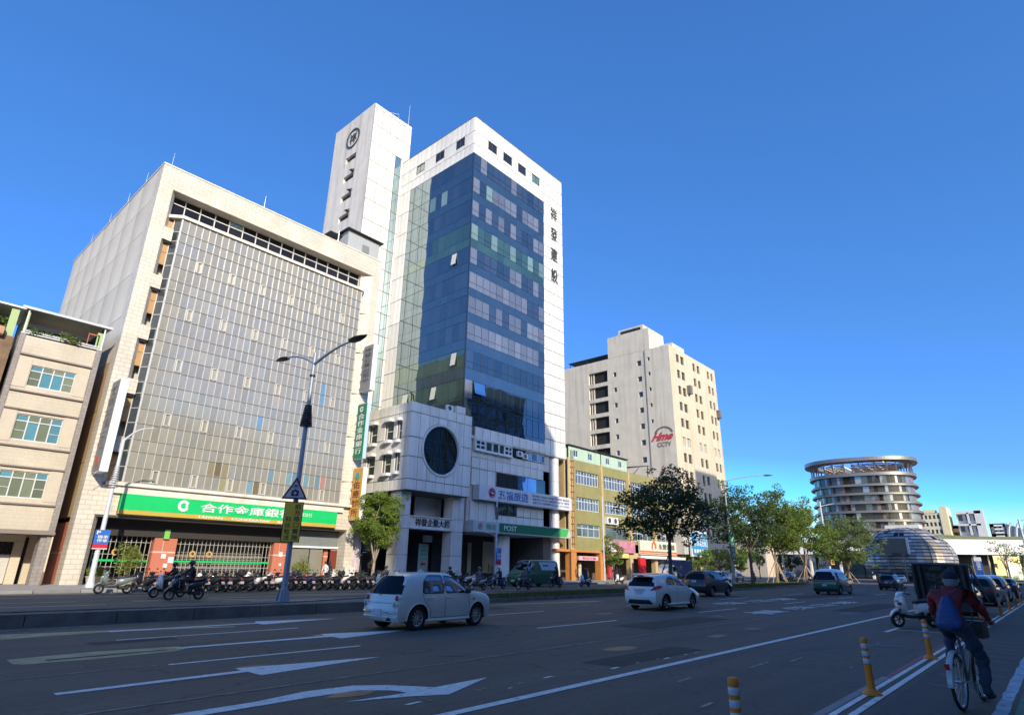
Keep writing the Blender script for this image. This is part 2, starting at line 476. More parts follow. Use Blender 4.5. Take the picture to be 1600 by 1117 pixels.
# ---------------------------------------------------------------- lettering and skinned figures, made in one batch
TXT = {}
def _batch():
    items = {
     'bank': ('合作金庫銀行', 0.03), 'bank_en': ('TAIWAN     COOPERATIVE     BANK', 0.03), 'bank_br': ('三民分行', 0.01),
     'bank_v': ('合\n作\n金\n庫\n銀\n行', 0.02), 'clinic': ('佑\n康\n診\n所', 0.02),
     'tower_v': ('祥\n發\n建\n設', 0.025), 'xiang': ('祥', 0.03), 'arch': ('祥發企業大樓', 0.035),
     'travel': ('五福旅遊', 0.035), 't1': ('國外團體  中國旅遊  國內旅遊  商務考察  護照簽證', 0.0), 't2': ('機票訂房  中部五日  獎勵旅遊  自由行程  遊覽車', 0.0),
     't3': ('高雄公司  交通部觀光局  www  07 2355000', 0.0), 'post': ('POST', 0.025), 'youju': ('郵局', 0.02), 'zhong': ('中', 0.03),
     'hme': ('Hme', 0.16), 'cctv': ('CCTV', 0.10), 'road': ('禁', 0.03), 'road2': ('行', 0.03), 'road3': ('機', 0.03), 'road4': ('車', 0.03),
     'yel1': ('前\n方\n路\n口\n實\n施', 0.02), 'yel2': ('科\n技\n執\n法', 0.02), 'garage': ('車庫', 0.02), 'P': ('P', 0.03),
     'sign_l': ('商\n業\n大\n樓\n出\n租', 0.015), 'sign_r': ('祥\n發\n公\n寓\n出\n租\n中', 0.015), 'cpc': ('永豐當舖', 0.03), 'station': ('高\n雄\n車\n站', 0.02),
     'dir': ('高雄\n車站\n右轉', 0.02), 'arrow': ('➚', 0.0), 'parkn': ('機車\n停車', 0.015), 'blue': ('高雄', 0.03), 'blue2': ('停車場出租', 0.02), 'banner': ('歡迎光臨', 0.02), 'speed': ('減速', 0.02),
    }
    obs = {}
    for k, (body, off) in items.items():
        c = bpy.data.curves.new(k, 'FONT'); c.body = body; c.size = 1.0; c.offset = off*0.35; c.extrude = 0.03
        c.align_x = 'CENTER'; c.align_y = 'CENTER'; c.resolution_u = 3
        if '\n' in body: c.space_line = 1.5 if k == 'tower_v' else 1.1
        o = bpy.data.objects.new(k, c); COL.objects.link(o); obs[k] = o
    dg = bpy.context.evaluated_depsgraph_get()
    for k, o in obs.items():
        me = bpy.data.meshes.new_from_object(o.evaluated_get(dg))
        xs = [v.co.x for v in me.vertices]; ys = [v.co.y for v in me.vertices]
        TXT[k] = ([tuple(v.co) for v in me.vertices], [tuple(p.vertices) for p in me.polygons], (min(xs), max(xs), min(ys), max(ys)))
    for o in obs.values():
        c = o.data; bpy.data.objects.remove(o); bpy.data.curves.remove(c)
_batch()
def text(key, face, x0, x1, z0, z1, plane, m, parent, name='lettering', th=0.02, slant=0, **k):
    """fit a string into a rectangle. face 'front': x is X, plane is Y; 'side': x0..x1 is Y read from x1 down to x0, plane is X; 'ground': x0..x1 is Y, z0..z1 is X"""
    V, F, (a, b_, c, d) = TXT[key]
    mb = MB()
    for (x, y, z) in V:
        fx = (x-a)/(b_-a); fz = (y-c)/(d-c)
        if slant: fx += slant*(fz-.5)
        h = th/2 + (z/0.03)*th/2
        if face == 'front': mb.v.append((x0+fx*(x1-x0), plane-h, z0+fz*(z1-z0)))
        elif face == 'side': mb.v.append((plane-h, x1-fx*(x1-x0), z0+fz*(z1-z0)))
        else: mb.v.append((z0+fz*(z1-z0), x1-fx*(x1-x0), plane+h))
    mb.f = F; mb.m = [0]*len(F)
    return mb.build(name, m, parent, **k)
# ================================================================= SETTING: ground, roads, pavements
def asphalt(name, base, light, worn=0.25):
    m = bpy.data.materials.new(name); m.use_nodes = True
    nt = m.node_tree; N = nt.nodes; Lk = nt.links; b = N['Principled BSDF']
    tc = N.new('ShaderNodeTexCoord')
    n1 = N.new('ShaderNodeTexNoise'); n1.inputs['Scale'].default_value = 0.9; n1.inputs['Detail'].default_value = 9; n1.inputs['Roughness'].default_value = .62
    mp = N.new('ShaderNodeMapping'); mp.inputs['Scale'].default_value = (0.10, 1.0, 1.0)
    Lk.new(tc.outputs['Object'], mp.inputs[0]); Lk.new(mp.outputs[0], n1.inputs['Vector'])
    n2 = N.new('ShaderNodeTexNoise'); n2.inputs['Scale'].default_value = 9; n2.inputs['Detail'].default_value = 10; n2.inputs['Roughness'].default_value = .8
    Lk.new(tc.outputs['Object'], n2.inputs['Vector'])
    n4 = N.new('ShaderNodeTexVoronoi'); n4.inputs['Scale'].default_value = 0.28; n4.feature = 'DISTANCE_TO_EDGE'
    n5 = N.new('ShaderNodeTexNoise'); n5.inputs['Scale'].default_value = 1.6; n5.inputs['Detail'].default_value = 6
    Lk.new(tc.outputs['Object'], n5.inputs['Vector'])
    ad = N.new('ShaderNodeVectorMath'); ad.operation = 'MULTIPLY_ADD'; ad.inputs[1].default_value = (1.2, 1.2, 0)
    Lk.new(n5.outputs[1], ad.inputs[0]); Lk.new(tc.outputs['Object'], ad.inputs[2]); Lk.new(ad.outputs[0], n4.inputs['Vector'])
    mx = N.new('ShaderNodeMix'); mx.data_type = 'RGBA'
    mr = N.new('ShaderNodeMapRange'); mr.inputs[1].default_value = .3; mr.inputs[2].default_value = .75
    Lk.new(n1.outputs[0], mr.inputs[0]); Lk.new(mr.outputs[0], mx.inputs[0])
    mx.inputs[6].default_value = tuple(base)+(1,); mx.inputs[7].default_value = tuple(light)+(1,)
    mr2 = N.new('ShaderNodeMapRange'); mr2.inputs[1].default_value = .25; mr2.inputs[2].default_value = .75; mr2.inputs[3].default_value = 1-worn; mr2.inputs[4].default_value = 1+worn
    Lk.new(n2.outputs[0], mr2.inputs[0])
    ck = N.new('ShaderNodeMapRange'); ck.inputs[1].default_value = 0.0; ck.inputs[2].default_value = 0.006; ck.inputs[3].default_value = 0.45; ck.inputs[4].default_value = 1
    Lk.new(n4.outputs[0], ck.inputs[0])
    mm = N.new('ShaderNodeMath'); mm.operation = 'MULTIPLY'; Lk.new(mr2.outputs[0], mm.inputs[0]); Lk.new(ck.outputs[0], mm.inputs[1])
    v = N.new('ShaderNodeVectorMath'); v.operation = 'SCALE'; Lk.new(mx.outputs[2], v.inputs[0]); Lk.new(mm.outputs[0], v.inputs[3])
    Lk.new(v.outputs[0], b.inputs['Base Color'])
    b.inputs['Roughness'].default_value = 0.78
    bp = N.new('ShaderNodeBump'); bp.inputs['Strength'].default_value = 0.5; bp.inputs['Distance'].default_value = 0.01
    Lk.new(n2.outputs[0], bp.inputs['Height']); Lk.new(bp.outputs[0], b.inputs['Normal'])
    MATS[name] = m
    return m
ROAD = asphalt('asphalt', (0.082, 0.064, 0.046), (0.160, 0.124, 0.090), 0.36)
PATH = asphalt('path_asphalt', (0.072, 0.057, 0.044), (0.108, 0.086, 0.066))
CONC = mat('concrete', (0.30, 0.29, 0.27), 0.85, var=0.2, scale=1.2, bump=0.3, streak=0.5)
DCONC = mat('dark_concrete', (0.17, 0.15, 0.125), 0.85, var=0.25, scale=2.0, bump=0.3, streak=0.4)
PAVE = tilemat('paving', (0.36, 0.33, 0.29), (0.2, 0.18, 0.16), 0.6, 0.3, var=0.14, ms=0.015)
def pavemat():
    m = bpy.data.materials.new('paving_slabs'); m.use_nodes = True
    nt = m.node_tree; N = nt.nodes; Lk = nt.links; b = N['Principled BSDF']; b.inputs['Roughness'].default_value = .75
    tc = N.new('ShaderNodeTexCoord'); br = N.new('ShaderNodeTexBrick')
    br.inputs['Scale'].default_value = 1; br.inputs['Brick Width'].default_value = .6; br.inputs['Row Height'].default_value = .3
    br.inputs['Mortar Size'].default_value = .012
    br.inputs['Color1'].default_value = (.33,.31,.28,1); br.inputs['Color2'].default_value = (.42,.39,.35,1); br.inputs['Mortar'].default_value = (.18,.17,.15,1)
    Lk.new(tc.outputs['Object'], br.inputs['Vector']); Lk.new(br.outputs[0], b.inputs['Base Color'])
    return m
PAVE = pavemat()
def worn(name, col, lo, hi, sc=7):
    m = mat(name, col, .65, var=.18, scale=9, bump=.2); nt = m.node_tree; N = nt.nodes; Lk = nt.links; b = N['Principled BSDF']
    src = b.inputs['Base Color'].links[0].from_socket
    tc = N.new('ShaderNodeTexCoord'); nz = N.new('ShaderNodeTexNoise'); nz.inputs['Scale'].default_value = sc; nz.inputs['Detail'].default_value = 12; nz.inputs['Roughness'].default_value = .75
    Lk.new(tc.outputs['Object'], nz.inputs['Vector'])
    r = N.new('ShaderNodeMapRange'); r.inputs[1].default_value = lo; r.inputs[2].default_value = hi; Lk.new(nz.outputs[0], r.inputs[0])
    mx = N.new('ShaderNodeMix'); mx.data_type = 'RGBA'; mx.inputs[7].default_value = (.10, .078, .057, 1); Lk.new(r.outputs[0], mx.inputs[0]); Lk.new(src, mx.inputs[6]); Lk.new(mx.outputs[2], b.inputs['Base Color'])
    return m
PAINT = worn('road_paint', (0.80, 0.76, 0.70), .56, .66)
OLDP = worn('worn_road_paint', (0.34, 0.30, 0.25), .46, .60, 5)
YELP = mat('old_yellow_patch', (0.46, 0.35, 0.17), 0.7, var=0.35, scale=2.5)
REDP = mat('red_paint', (0.36, 0.055, 0.06), 0.6, var=0.25, scale=6)
BLUEP = mat('pale_blue_paint', (0.33, 0.42, 0.50), 0.7, var=0.5, scale=5)
GRNP = mat('green_path_paint', (0.06, 0.17, 0.09), 0.7, var=0.3, scale=4)

def sheet(name, m, pts, z, kind='structure', **k):
    b = MB(); b.poly([(p[0], p[1], z) for p in pts]); return b.build(name, m, kind=kind, **k)
def rect(x0, x1, y0, y1): return [(x0,y0),(x1,y0),(x1,y1),(x0,y1)]
sheet('ground', mat('far_ground', (0.10, 0.10, 0.095), 0.9, var=0.2, scale=0.05), rect(-2500, 3500, -3000, 3000), -0.02)
sheet('road', ROAD, rect(-120, 420, 2.05, 110), -0.004)
sheet('bicycle_path', PATH, rect(-120, 420, -8, 2.05), 0.0)
# far pavement with a kerb, and the near one by the buildings behind the viewpoint
b = MB(); b.box(-90, 104, 38.55, 130, -0.02, 0.15); b.build('far_pavement', PAVE, kind='structure')
b = MB(); b.box(-120, 420, -12, -1.6, -0.02, 0.13); b.build('near_pavement', PAVE, kind='structure')
kb = thing('kerb', '', '', (0, 38.4, 0)); del_ = [kb.__delitem__(q) for q in ('label', 'category') if q in kb]; kb['kind'] = 'structure'
x = -20.0
KERBM = mat('kerb_stone', (0.24, 0.24, 0.23), 0.8, var=0.2, scale=3, rnd=0.2)
while x < 104:
    piece('kerb_stone', KERBM, kb, x, x+1.96, 38.40, 38.55, -0.02, 0.155 + 0.004*((int(x) % 3)-1)); x += 2.0

# median: concrete blocks by the lamp, then a kerbed grass strip that widens towards the square
FR = [(-40,19.25),(14,19.35),(22,20.2),(32,20.7),(50,20.75),(64,21.7),(79,23.4),(90,26.0),(99,29.0),(108,32.4)]
BK = [(-40,20.45),(11,20.5),(17,22.2),(25,23.6),(42,25.0),(60,26.3),(78,29.2),(97,32.4),(108,33.4)]
def interp(P, x):
    for (a, ya), (c, yc) in zip(P, P[1:]):
        if a <= x <= c: return ya + (yc-ya)*(x-a)/(c-a)
    return P[-1][1]
xs = [-40 + 2.0*i for i in range(75)]
b = MB()
for a, c in zip(xs, xs[1:]):
    y0, y1 = interp(FR, a)+0.14, interp(FR, c)+0.14; y2, y3 = interp(BK, c)-0.02, interp(BK, a)-0.02
    b.hexa([(a,y0,-.02),(c,y1,-.02),(c,y2,-.02),(a,y3,-.02),(a,y0,.13),(c,y1,.13),(c,y2,.13),(a,y3,.13)])
SOIL = mat('median_soil', (0.075, 0.07, 0.045), 0.95, var=0.4, scale=1.2)
b.build('median', SOIL, kind='structure')
mk = bpy.data.objects.new('median_kerb', None); COL.objects.link(mk); mk['kind'] = 'structure'; ORG[mk] = (0,0,0)
for i, (a, c) in enumerate(zip(xs, xs[1:])):
    if a > 106: break
    y0, y1 = interp(FR, a), interp(FR, c); h = 0.30 if c <= 20 else 0.17
    bb = MB(); g = 0.012
    bb.hexa([(a+g,y0,-.02),(c-g,y1,-.02),(c-g,y1+.16,-.02),(a+g,y0+.16,-.02),(a+g,y0+.02,h),(c-g,y1+.02,h),(c-g,y1+.16,h),(a+g,y0+.16,h)])
    bb.build('kerb_stone', DCONC, mk)
    y0, y1 = interp(BK, a), interp(BK, c)
    bb = MB(); bb.hexa([(a+g,y0-.02,-.02),(c-g,y1-.02,-.02),(c-g,y1+.14,-.02),(a+g,y0+.14,-.02),(a+g,y0-.02,h),(c-g,y1-.02,h),(c-g,y1+.13,h),(a+g,y0+.13,h)])
    bb.build('kerb_stone', DCONC, mk)
# concrete fill between the blocks near the lamp
b = MB()
for a, c in zip(xs, xs[1:]):
    if c > 20: break
    y0, y1, y2, y3 = interp(FR, a)+.16, interp(FR, c)+.16, interp(BK, c)-.02, interp(BK, a)-.02
    b.hexa([(a,y0,.12),(c,y1,.12),(c,y2,.12),(a,y3,.12),(a,y0,.27),(c,y1,.27),(c,y2,.27),(a,y3,.27)])
b.build('median_concrete', DCONC, kind='structure')
# grass on the median: blades
def grass(name, pts, h, m, seed=1):
    R = random.Random(seed); b = MB()
    for (x, y, z) in pts:
        a = R.uniform(0, 2*pi); hh = h*R.uniform(.5, 1.4); w_ = .03*R.uniform(.6, 1.6)*(1+x/60)
        dx, dy = cos(a)*w_, sin(a)*w_; lx, ly = R.uniform(-.05,.05), R.uniform(-.05,.05)
        n = len(b.v); b.v += [(x-dx,y-dy,z),(x+dx,y+dy,z),(x+lx,y+ly,z+hh)]; b.f.append((n,n+1,n+2)); b.m.append(0)
    return b.build(name, m, kind='stuff', label='short patchy green grass growing on the road median', cat='grass')
GR = leafmat('grass_green', (0.045, 0.075, 0.018), (0.11, 0.14, 0.04), 0.25)
R = random.Random(3); gp = []
for _ in range(52000):
    x = R.uniform(20, 107); y0, y1 = interp(FR, x)+.2, interp(BK, x)-.1
    gp.append((x, R.uniform(y0, y1), .12))
grass('median_grass', gp, 0.12, GR)

# painted markings (4 mm above the asphalt)
ZM = 0.002
def mark(name, m, pts, z=ZM): return sheet(name, m, pts, z)
def line(name, x0, x1, y, w_=0.11, m=PAINT): return mark(name, m, rect(x0, x1, y-w_/2, y+w_/2))
line('lane_line', -60, 41.5, 5.50, 0.15)
for a, c in ((-3, -.5), (4.35, 8.0), (13.75, 17.8), (23.8, 27.6), (33.8, 37.3), (44.0, 47.6), (54, 57.6), (64, 67.6), (74, 77.6)): line('lane_dash', a, c, 11.14)
for a, c in ((4.8, 8.95), (14.0, 19.2), (25.2, 29.0), (35.3, 39.6), (46.2, 50.7), (56.2, 60), (66, 70)): line('lane_dash', a, c, 15.2)
line('faint_lane_line', 1.2, 4.2, 11.22, 0.05, OLDP)
line('faint_lane_line', 1.5, 12.5, 8.25, 0.05, OLDP)
line('faint_lane_line', 8.0, 26.0, 8.32, 0.04, OLDP)
line('edge_line', -30, 60, 18.75, 0.12, OLDP)
line('edge_line', -30, 24, 24.9, 0.14)
for y, sg in ((27.62, ((-6, 8.1), (12.5, 21))), (30.28, ((-6, 7.8), (13, 23), (30, 37))), (34.1, ((3.6, 12), (18, 27))), (36.9, ((-4, 60),))):
    for a, c in sg: line('lane_dash', a, c, y, 0.12)
for i, (x0, y0, x1, y1) in enumerate(((9.6, 29.5, 15.5, 28.1), (13.5, 27.0, 20.5, 26.2), (15, 26.3, 23, 25.6), (17.5, 31.5, 24, 30.8), (23, 28.4, 33, 27.6))):
    mark('worn_hatching', PAINT, [(x0, y0), (x1, y1), (x1, y1+.16), (x0, y0+.16)])
# arrows
mark('lane_arrow', PAINT, [(2.5, 9.58), (4.93, 9.64), (4.93, 9.23), (7.37, 9.60), (4.94, 10.08), (4.91, 9.84), (2.5, 9.74)])
mark('turn_arrow', PAINT, [(1.4, 7.33), (3.9, 7.33), (4.69, 7.35), (5.3, 7.3), (5.59, 7.02), (5.65, 6.74), (4.76, 6.83), (5.52, 6.54), (5.96, 6.29), (7.24, 6.82), (6.15, 6.78), (5.96, 7.08), (5.79, 7.34), (5.42, 7.64), (4.74, 7.72), (4.03, 7.57), (1.4, 7.56)])
mark('lane_arrow', PAINT, [(5.2, 13.02), (8.47, 12.92), (8.47, 12.5), (10.9, 13.0), (8.61, 13.55), (8.46, 13.2), (5.2, 13.2)])
mark('lane_arrow', PAINT, [(5.2, 17.0), (8.75, 17.0), (8.75, 16.62), (11.37, 17.13), (9.0, 17.6), (8.8, 17.22), (5.2, 17.22)])
mark('erased_arrow', YELP, [(3.15,16.78),(5.27,17.09),(6.6,16.8),(7.85,16.45),(8.0,16.7),(6.6,17.2),(5.38,17.49),(3.32,17.84)], -0.001)
mark('erased_arrow', YELP, [(2.64,12.8),(2.76,12.65),(3.73,12.58),(5.06,12.75),(5.34,12.96),(5.33,13.4),(4.02,13.6),(2.67,13.42)], -0.001)
mark('road_scar', mat('tar', (0.03, 0.028, 0.024), .8), [(3.1,12.85),(5.0,12.95),(5.0,13.05),(3.1,12.99)])
mark('erased_arrow', YELP, [(20,19.0),(27,18.0),(28,18.3),(22,19.2)], -0.001)
R = random.Random(11)
for i in range(26):   # crumbs of old paint
    x = 5.2+i*.28+R.uniform(-.1,.1); y = 6.15-0.012*i+R.uniform(-.12,.12); s_ = R.uniform(.03,.09)
    if R.random() < .45: continue
    mark('paint_scrap', OLDP if i % 3 else PAINT, [(x,y),(x+s_*3,y+s_*.3),(x+s_*2.4,y+s_),(x-s_*.3,y+s_*.7)])
for (x, y, c) in ((9.0,4.6,.5),(11.2,4.35,.9),(7.6,3.6,.4),(12.5,4.1,.7),(16.5,3.6,.8),(12.4,3.1,.35)):
    mark('worn_hatching', OLDP, [(x,y),(x+c,y+.03),(x+c,y+.08),(x,y+.06)])
# road lettering
text('road', 'ground', 8.95, 9.95, 36.6, 39.8, ZM, PAINT, None, 'road_lettering', th=.002, kind='structure')
text('road2', 'ground', 8.95, 9.95, 32.9, 35.6, ZM, PAINT, None, 'road_lettering', th=.002, kind='structure')
text('road3', 'ground', 8.95, 9.95, 29.2, 32.2, ZM, PAINT, None, 'road_lettering', th=.002, kind='structure')
text('road4', 'ground', 8.85, 9.95, 24.8, 27.8, ZM, PAINT, None, 'road_lettering', th=.002, kind='structure')
text('road', 'ground', 12.5, 13.6, 38.0, 41.0, ZM, PAINT, None, 'road_lettering', th=.002, kind='structure')
text('road2', 'ground', 12.5, 13.6, 34.2, 37.2, ZM, PAINT, None, 'road_lettering', th=.002, kind='structure')
text('road3', 'ground', 12.5, 13.6, 30.2, 33.0, ZM, PAINT, None, 'road_lettering', th=.002, kind='structure')
# parking bays and the double line beside the bicycle path
for x in (21.6, 30.5, 39.5, 48.5, 57.5, 66.5):
    mark('bay_line', PAINT, rect(x-.05, x+.05, 2.55, 4.2)); mark('bay_line', PAINT, rect(x-1.0, x-.051, 4.08, 4.2)); mark('bay_line', PAINT, rect(x+.051, x+1.0, 4.08, 4.2))
line('path_edge_line', -20, 90, 2.20, 0.085); line('path_edge_line', -20, 90, 2.375, 0.075)
line('red_kerb_line', 11.9, 19.5, 2.475, 0.085, REDP)
mark('concrete_gutter', CONC, rect(5.0, 11.85, 2.43, 2.54))
pts = []; R = random.Random(5)
xs2 = [8.0+.35*i for i in range(60)]
pts = [(x, .86+R.uniform(-.008,.008)) for x in xs2] + [(x, 1.0+R.uniform(-.012,.012)) for x in reversed(xs2)]
mark('path_stripe', BLUEP, pts)
line('green_path_edge', 8, 60, 0.55, 0.5, GRNP)
for i in range(16):
    x = 11.8+i*.92+R.uniform(-.2,.2)
    mark('path_joint', OLDP, [(x, 1.95), (x-.3, 1.08), (x-.27, 1.08), (x+.03, 1.95)], 0.003)
for x, y in ((14.5, 12.0), (46, 8.2)):
    MB().lathe([(0,.004),(.36,.004),(.37,0)], (x,y,0), n=24).build('manhole_cover', flat('iron', (0.05,.05,.05), .6), kind='structure')

# repair patches, tar seams, stains and manholes
PAT = mat('asphalt_patch', (0.056, 0.045, 0.035), 0.85, var=0.25, scale=5, bump=.5, bscale=60); PAT2 = mat('asphalt_patch_pale', (0.145, 0.118, 0.09), 0.85, var=0.25, scale=5, bump=.5, bscale=60)
TAR = mat('tar_seam', (0.018, 0.017, 0.016), 0.5, var=.2); OIL = mat('oil_stain', (0.024, 0.022, 0.02), 0.45, var=.4, scale=3)
R = random.Random(77)
for (x, y, lx, ly, m_) in ((9.5, 6.0, 3.4, .7, PAT), (16, 8.9, 5.5, 1.3, PAT), (6.6, 11.9, 2.2, .9, PAT2), (22, 12.0, 7, 1.5, PAT2), (13.5, 17.0, 6, .9, PAT), (30, 6.6, 9, 1.4, PAT), (41, 12.3, 8, 1.6, PAT), (12, 3.2, 4, .8, PAT2), (4.2, 14.6, 1.6, .5, PAT), (26, 16.4, 6, 1.0, PAT2), (18.5, 27, 7, 1.6, PAT), (8, 32, 5, 1.2, PAT2), (31, 28, 9, 1.8, PAT)):
    mark('repair_patch', m_, [(x+R.uniform(-.05,.05), y), (x+lx, y+R.uniform(-.04,.04)), (x+lx+R.uniform(-.1,.1), y+ly), (x, y+ly+R.uniform(-.04,.04))], -.0015)
for k in range(22):
    x, y = R.uniform(2.5, 34), R.uniform(3, 18); P = [(x, y)]; a = R.choice((0, 0, pi/2))+R.uniform(-.3,.3)
    for i in range(R.randint(6, 16)):
        a += R.uniform(-.35,.35); P.append((P[-1][0]+cos(a)*.4, P[-1][1]+sin(a)*.22))
    b = MB()
    for (p, q) in zip(P, P[1:]):
        w_ = R.uniform(.008,.022); b.quad((p[0],p[1]-w_,.0005),(q[0],q[1]-w_,.0005),(q[0],q[1]+w_,.0005),(p[0],p[1]+w_,.0005))
    b.build('tar_crack', TAR, kind='structure')
for k in range(30):
    x, y, r = R.uniform(4, 40), R.choice((6.9, 9.7, 12.6, 13.4, 16.9))+R.uniform(-.4,.4), R.uniform(.06,.28)
    mark('oil_stain', OIL, [(x+cos(i*pi/6)*r*2.2*R.uniform(.7,1.2), y+sin(i*pi/6)*r*R.uniform(.7,1.2)) for i in range(12)], .0005)
for x, y in ((8.6, 9.0), (19.4, 13.2), (27.5, 7.0), (16.8, 3.4)):
    MB().lathe([(0,.003),(.33,.003),(.34,-.002)], (x,y,0), n=24).build('manhole_cover', flat('iron', (0.05,.05,.05), .6), kind='structure')
# ================================================================= BUILDINGS
WH = mat('white_panel', (0.74, 0.72, 0.67), 0.4, var=0.09, scale=0.8, rnd=0.06, streak=0.55, streakcol=(0.42, 0.37, 0.30), spec=0.5)
WHJ = mat('panel_joint', (0.13, 0.12, 0.11), 0.8)
BEIGE = tilemat('beige_tile', (0.56, 0.49, 0.37), (0.40, 0.35, 0.27), 0.06, 0.22, var=0.05, ms=0.006, streak=0.2)
BEIGES = mat('beige_smooth', (0.52, 0.45, 0.34), 0.6, var=0.06, scale=2)
TAUPE = tilemat('taupe_tile', (0.27, 0.235, 0.21), (0.18, 0.16, 0.14), 0.3, 0.22, var=0.08, ms=0.012)
ALU = flat('window_frame_white', (0.62, 0.62, 0.60), 0.4)
DARKM = flat('dark_interior', (0.012, 0.012, 0.013), 0.8)
BLK = flat('black_metal', (0.02, 0.02, 0.022), 0.5)
GREYM = flat('grey_metal', (0.28, 0.29, 0.30), 0.45, 0.4)
STEEL = flat('steel', (0.55, 0.55, 0.55), 0.3, 0.9)
WPAINT = flat('white_paint', (0.75, 0.75, 0.73), 0.45)
LEAFY = leafmat('shrub_leaf', (0.05, 0.10, 0.02), (0.11, 0.17, 0.04))
YLEAF = leafmat('yellow_green_leaf', (0.16, 0.20, 0.035), (0.30, 0.32, 0.06))

def leaves(b, pts, size, R, mi=0, aspect=0.5, droop=0.0):
    for (x, y, z) in pts:
        s_ = size*R.uniform(.6, 1.35)
        a = Vector((R.gauss(0,1), R.gauss(0,1), R.gauss(0,.6)-droop)).normalized()
        c = Vector((R.gauss(0,1), R.gauss(0,1), R.gauss(0,1))); c = a.cross(c)
        if c.length < 1e-3: continue
        c.normalize(); p = Vector((x,y,z))
        n = len(b.v); mid = a.cross(c)*s_*.12
        b.v += [tuple(p), tuple(p+a*s_*.5+c*s_*aspect*.5+mid), tuple(p+a*s_), tuple(p+a*s_*.5-c*s_*aspect*.5+mid)]
        b.f.append((n,n+1,n+2,n+3)); b.m.append(mi)
def blob(R, c, r, n):
    o = []
    for _ in range(n):
        d = Vector((R.gauss(0,1), R.gauss(0,1), R.gauss(0,1))).normalized()*(R.uniform(.35, 1)**.5)
        o.append((c[0]+d.x*r[0], c[1]+d.y*r[1], c[2]+d.z*r[2]))
    return o
def shrub(name, label, cat, c, r, n=260, size=.14, lm=LEAFY, pot=None, group=None, clumps=6, seed=1, stem=True):
    R = random.Random(seed); t = thing(name, label, cat, c, group)
    z0 = c[2] + (pot[1] if pot else 0)
    if pot:
        pr, ph, pm = pot
        MB().lathe([(0,0),(pr*.75,0),(pr,ph*.9),(pr*1.08,ph*.9),(pr*1.08,ph),(pr*.9,ph),(pr*.88,ph*.85),(0,ph*.85)], c, n=16).build('pot', pm, t, smooth=True)
    b = MB()
    for k in range(clumps):
        q = (c[0]+R.uniform(-.6,.6)*r[0], c[1]+R.uniform(-.6,.6)*r[1], z0+r[2]*R.uniform(.35,1.5))
        leaves(b, blob(R, q, (r[0]*.5, r[1]*.5, r[2]*.42), n//clumps), size, R)
    b.build('foliage', lm, t)
    if stem:
        b = MB()
        for k in range(3):
            b.tube([(c[0], c[1], z0-.02), (c[0]+R.uniform(-.2,.2)*r[0], c[1]+R.uniform(-.2,.2)*r[1], z0+r[2]*.7), (c[0]+R.uniform(-.5,.5)*r[0], c[1]+R.uniform(-.5,.5)*r[1], z0+r[2]*1.4)], [.03,.022,.01], 5)
        b.build('stem', flat('bark_brown', (.12,.09,.06), .9), t)
    return t

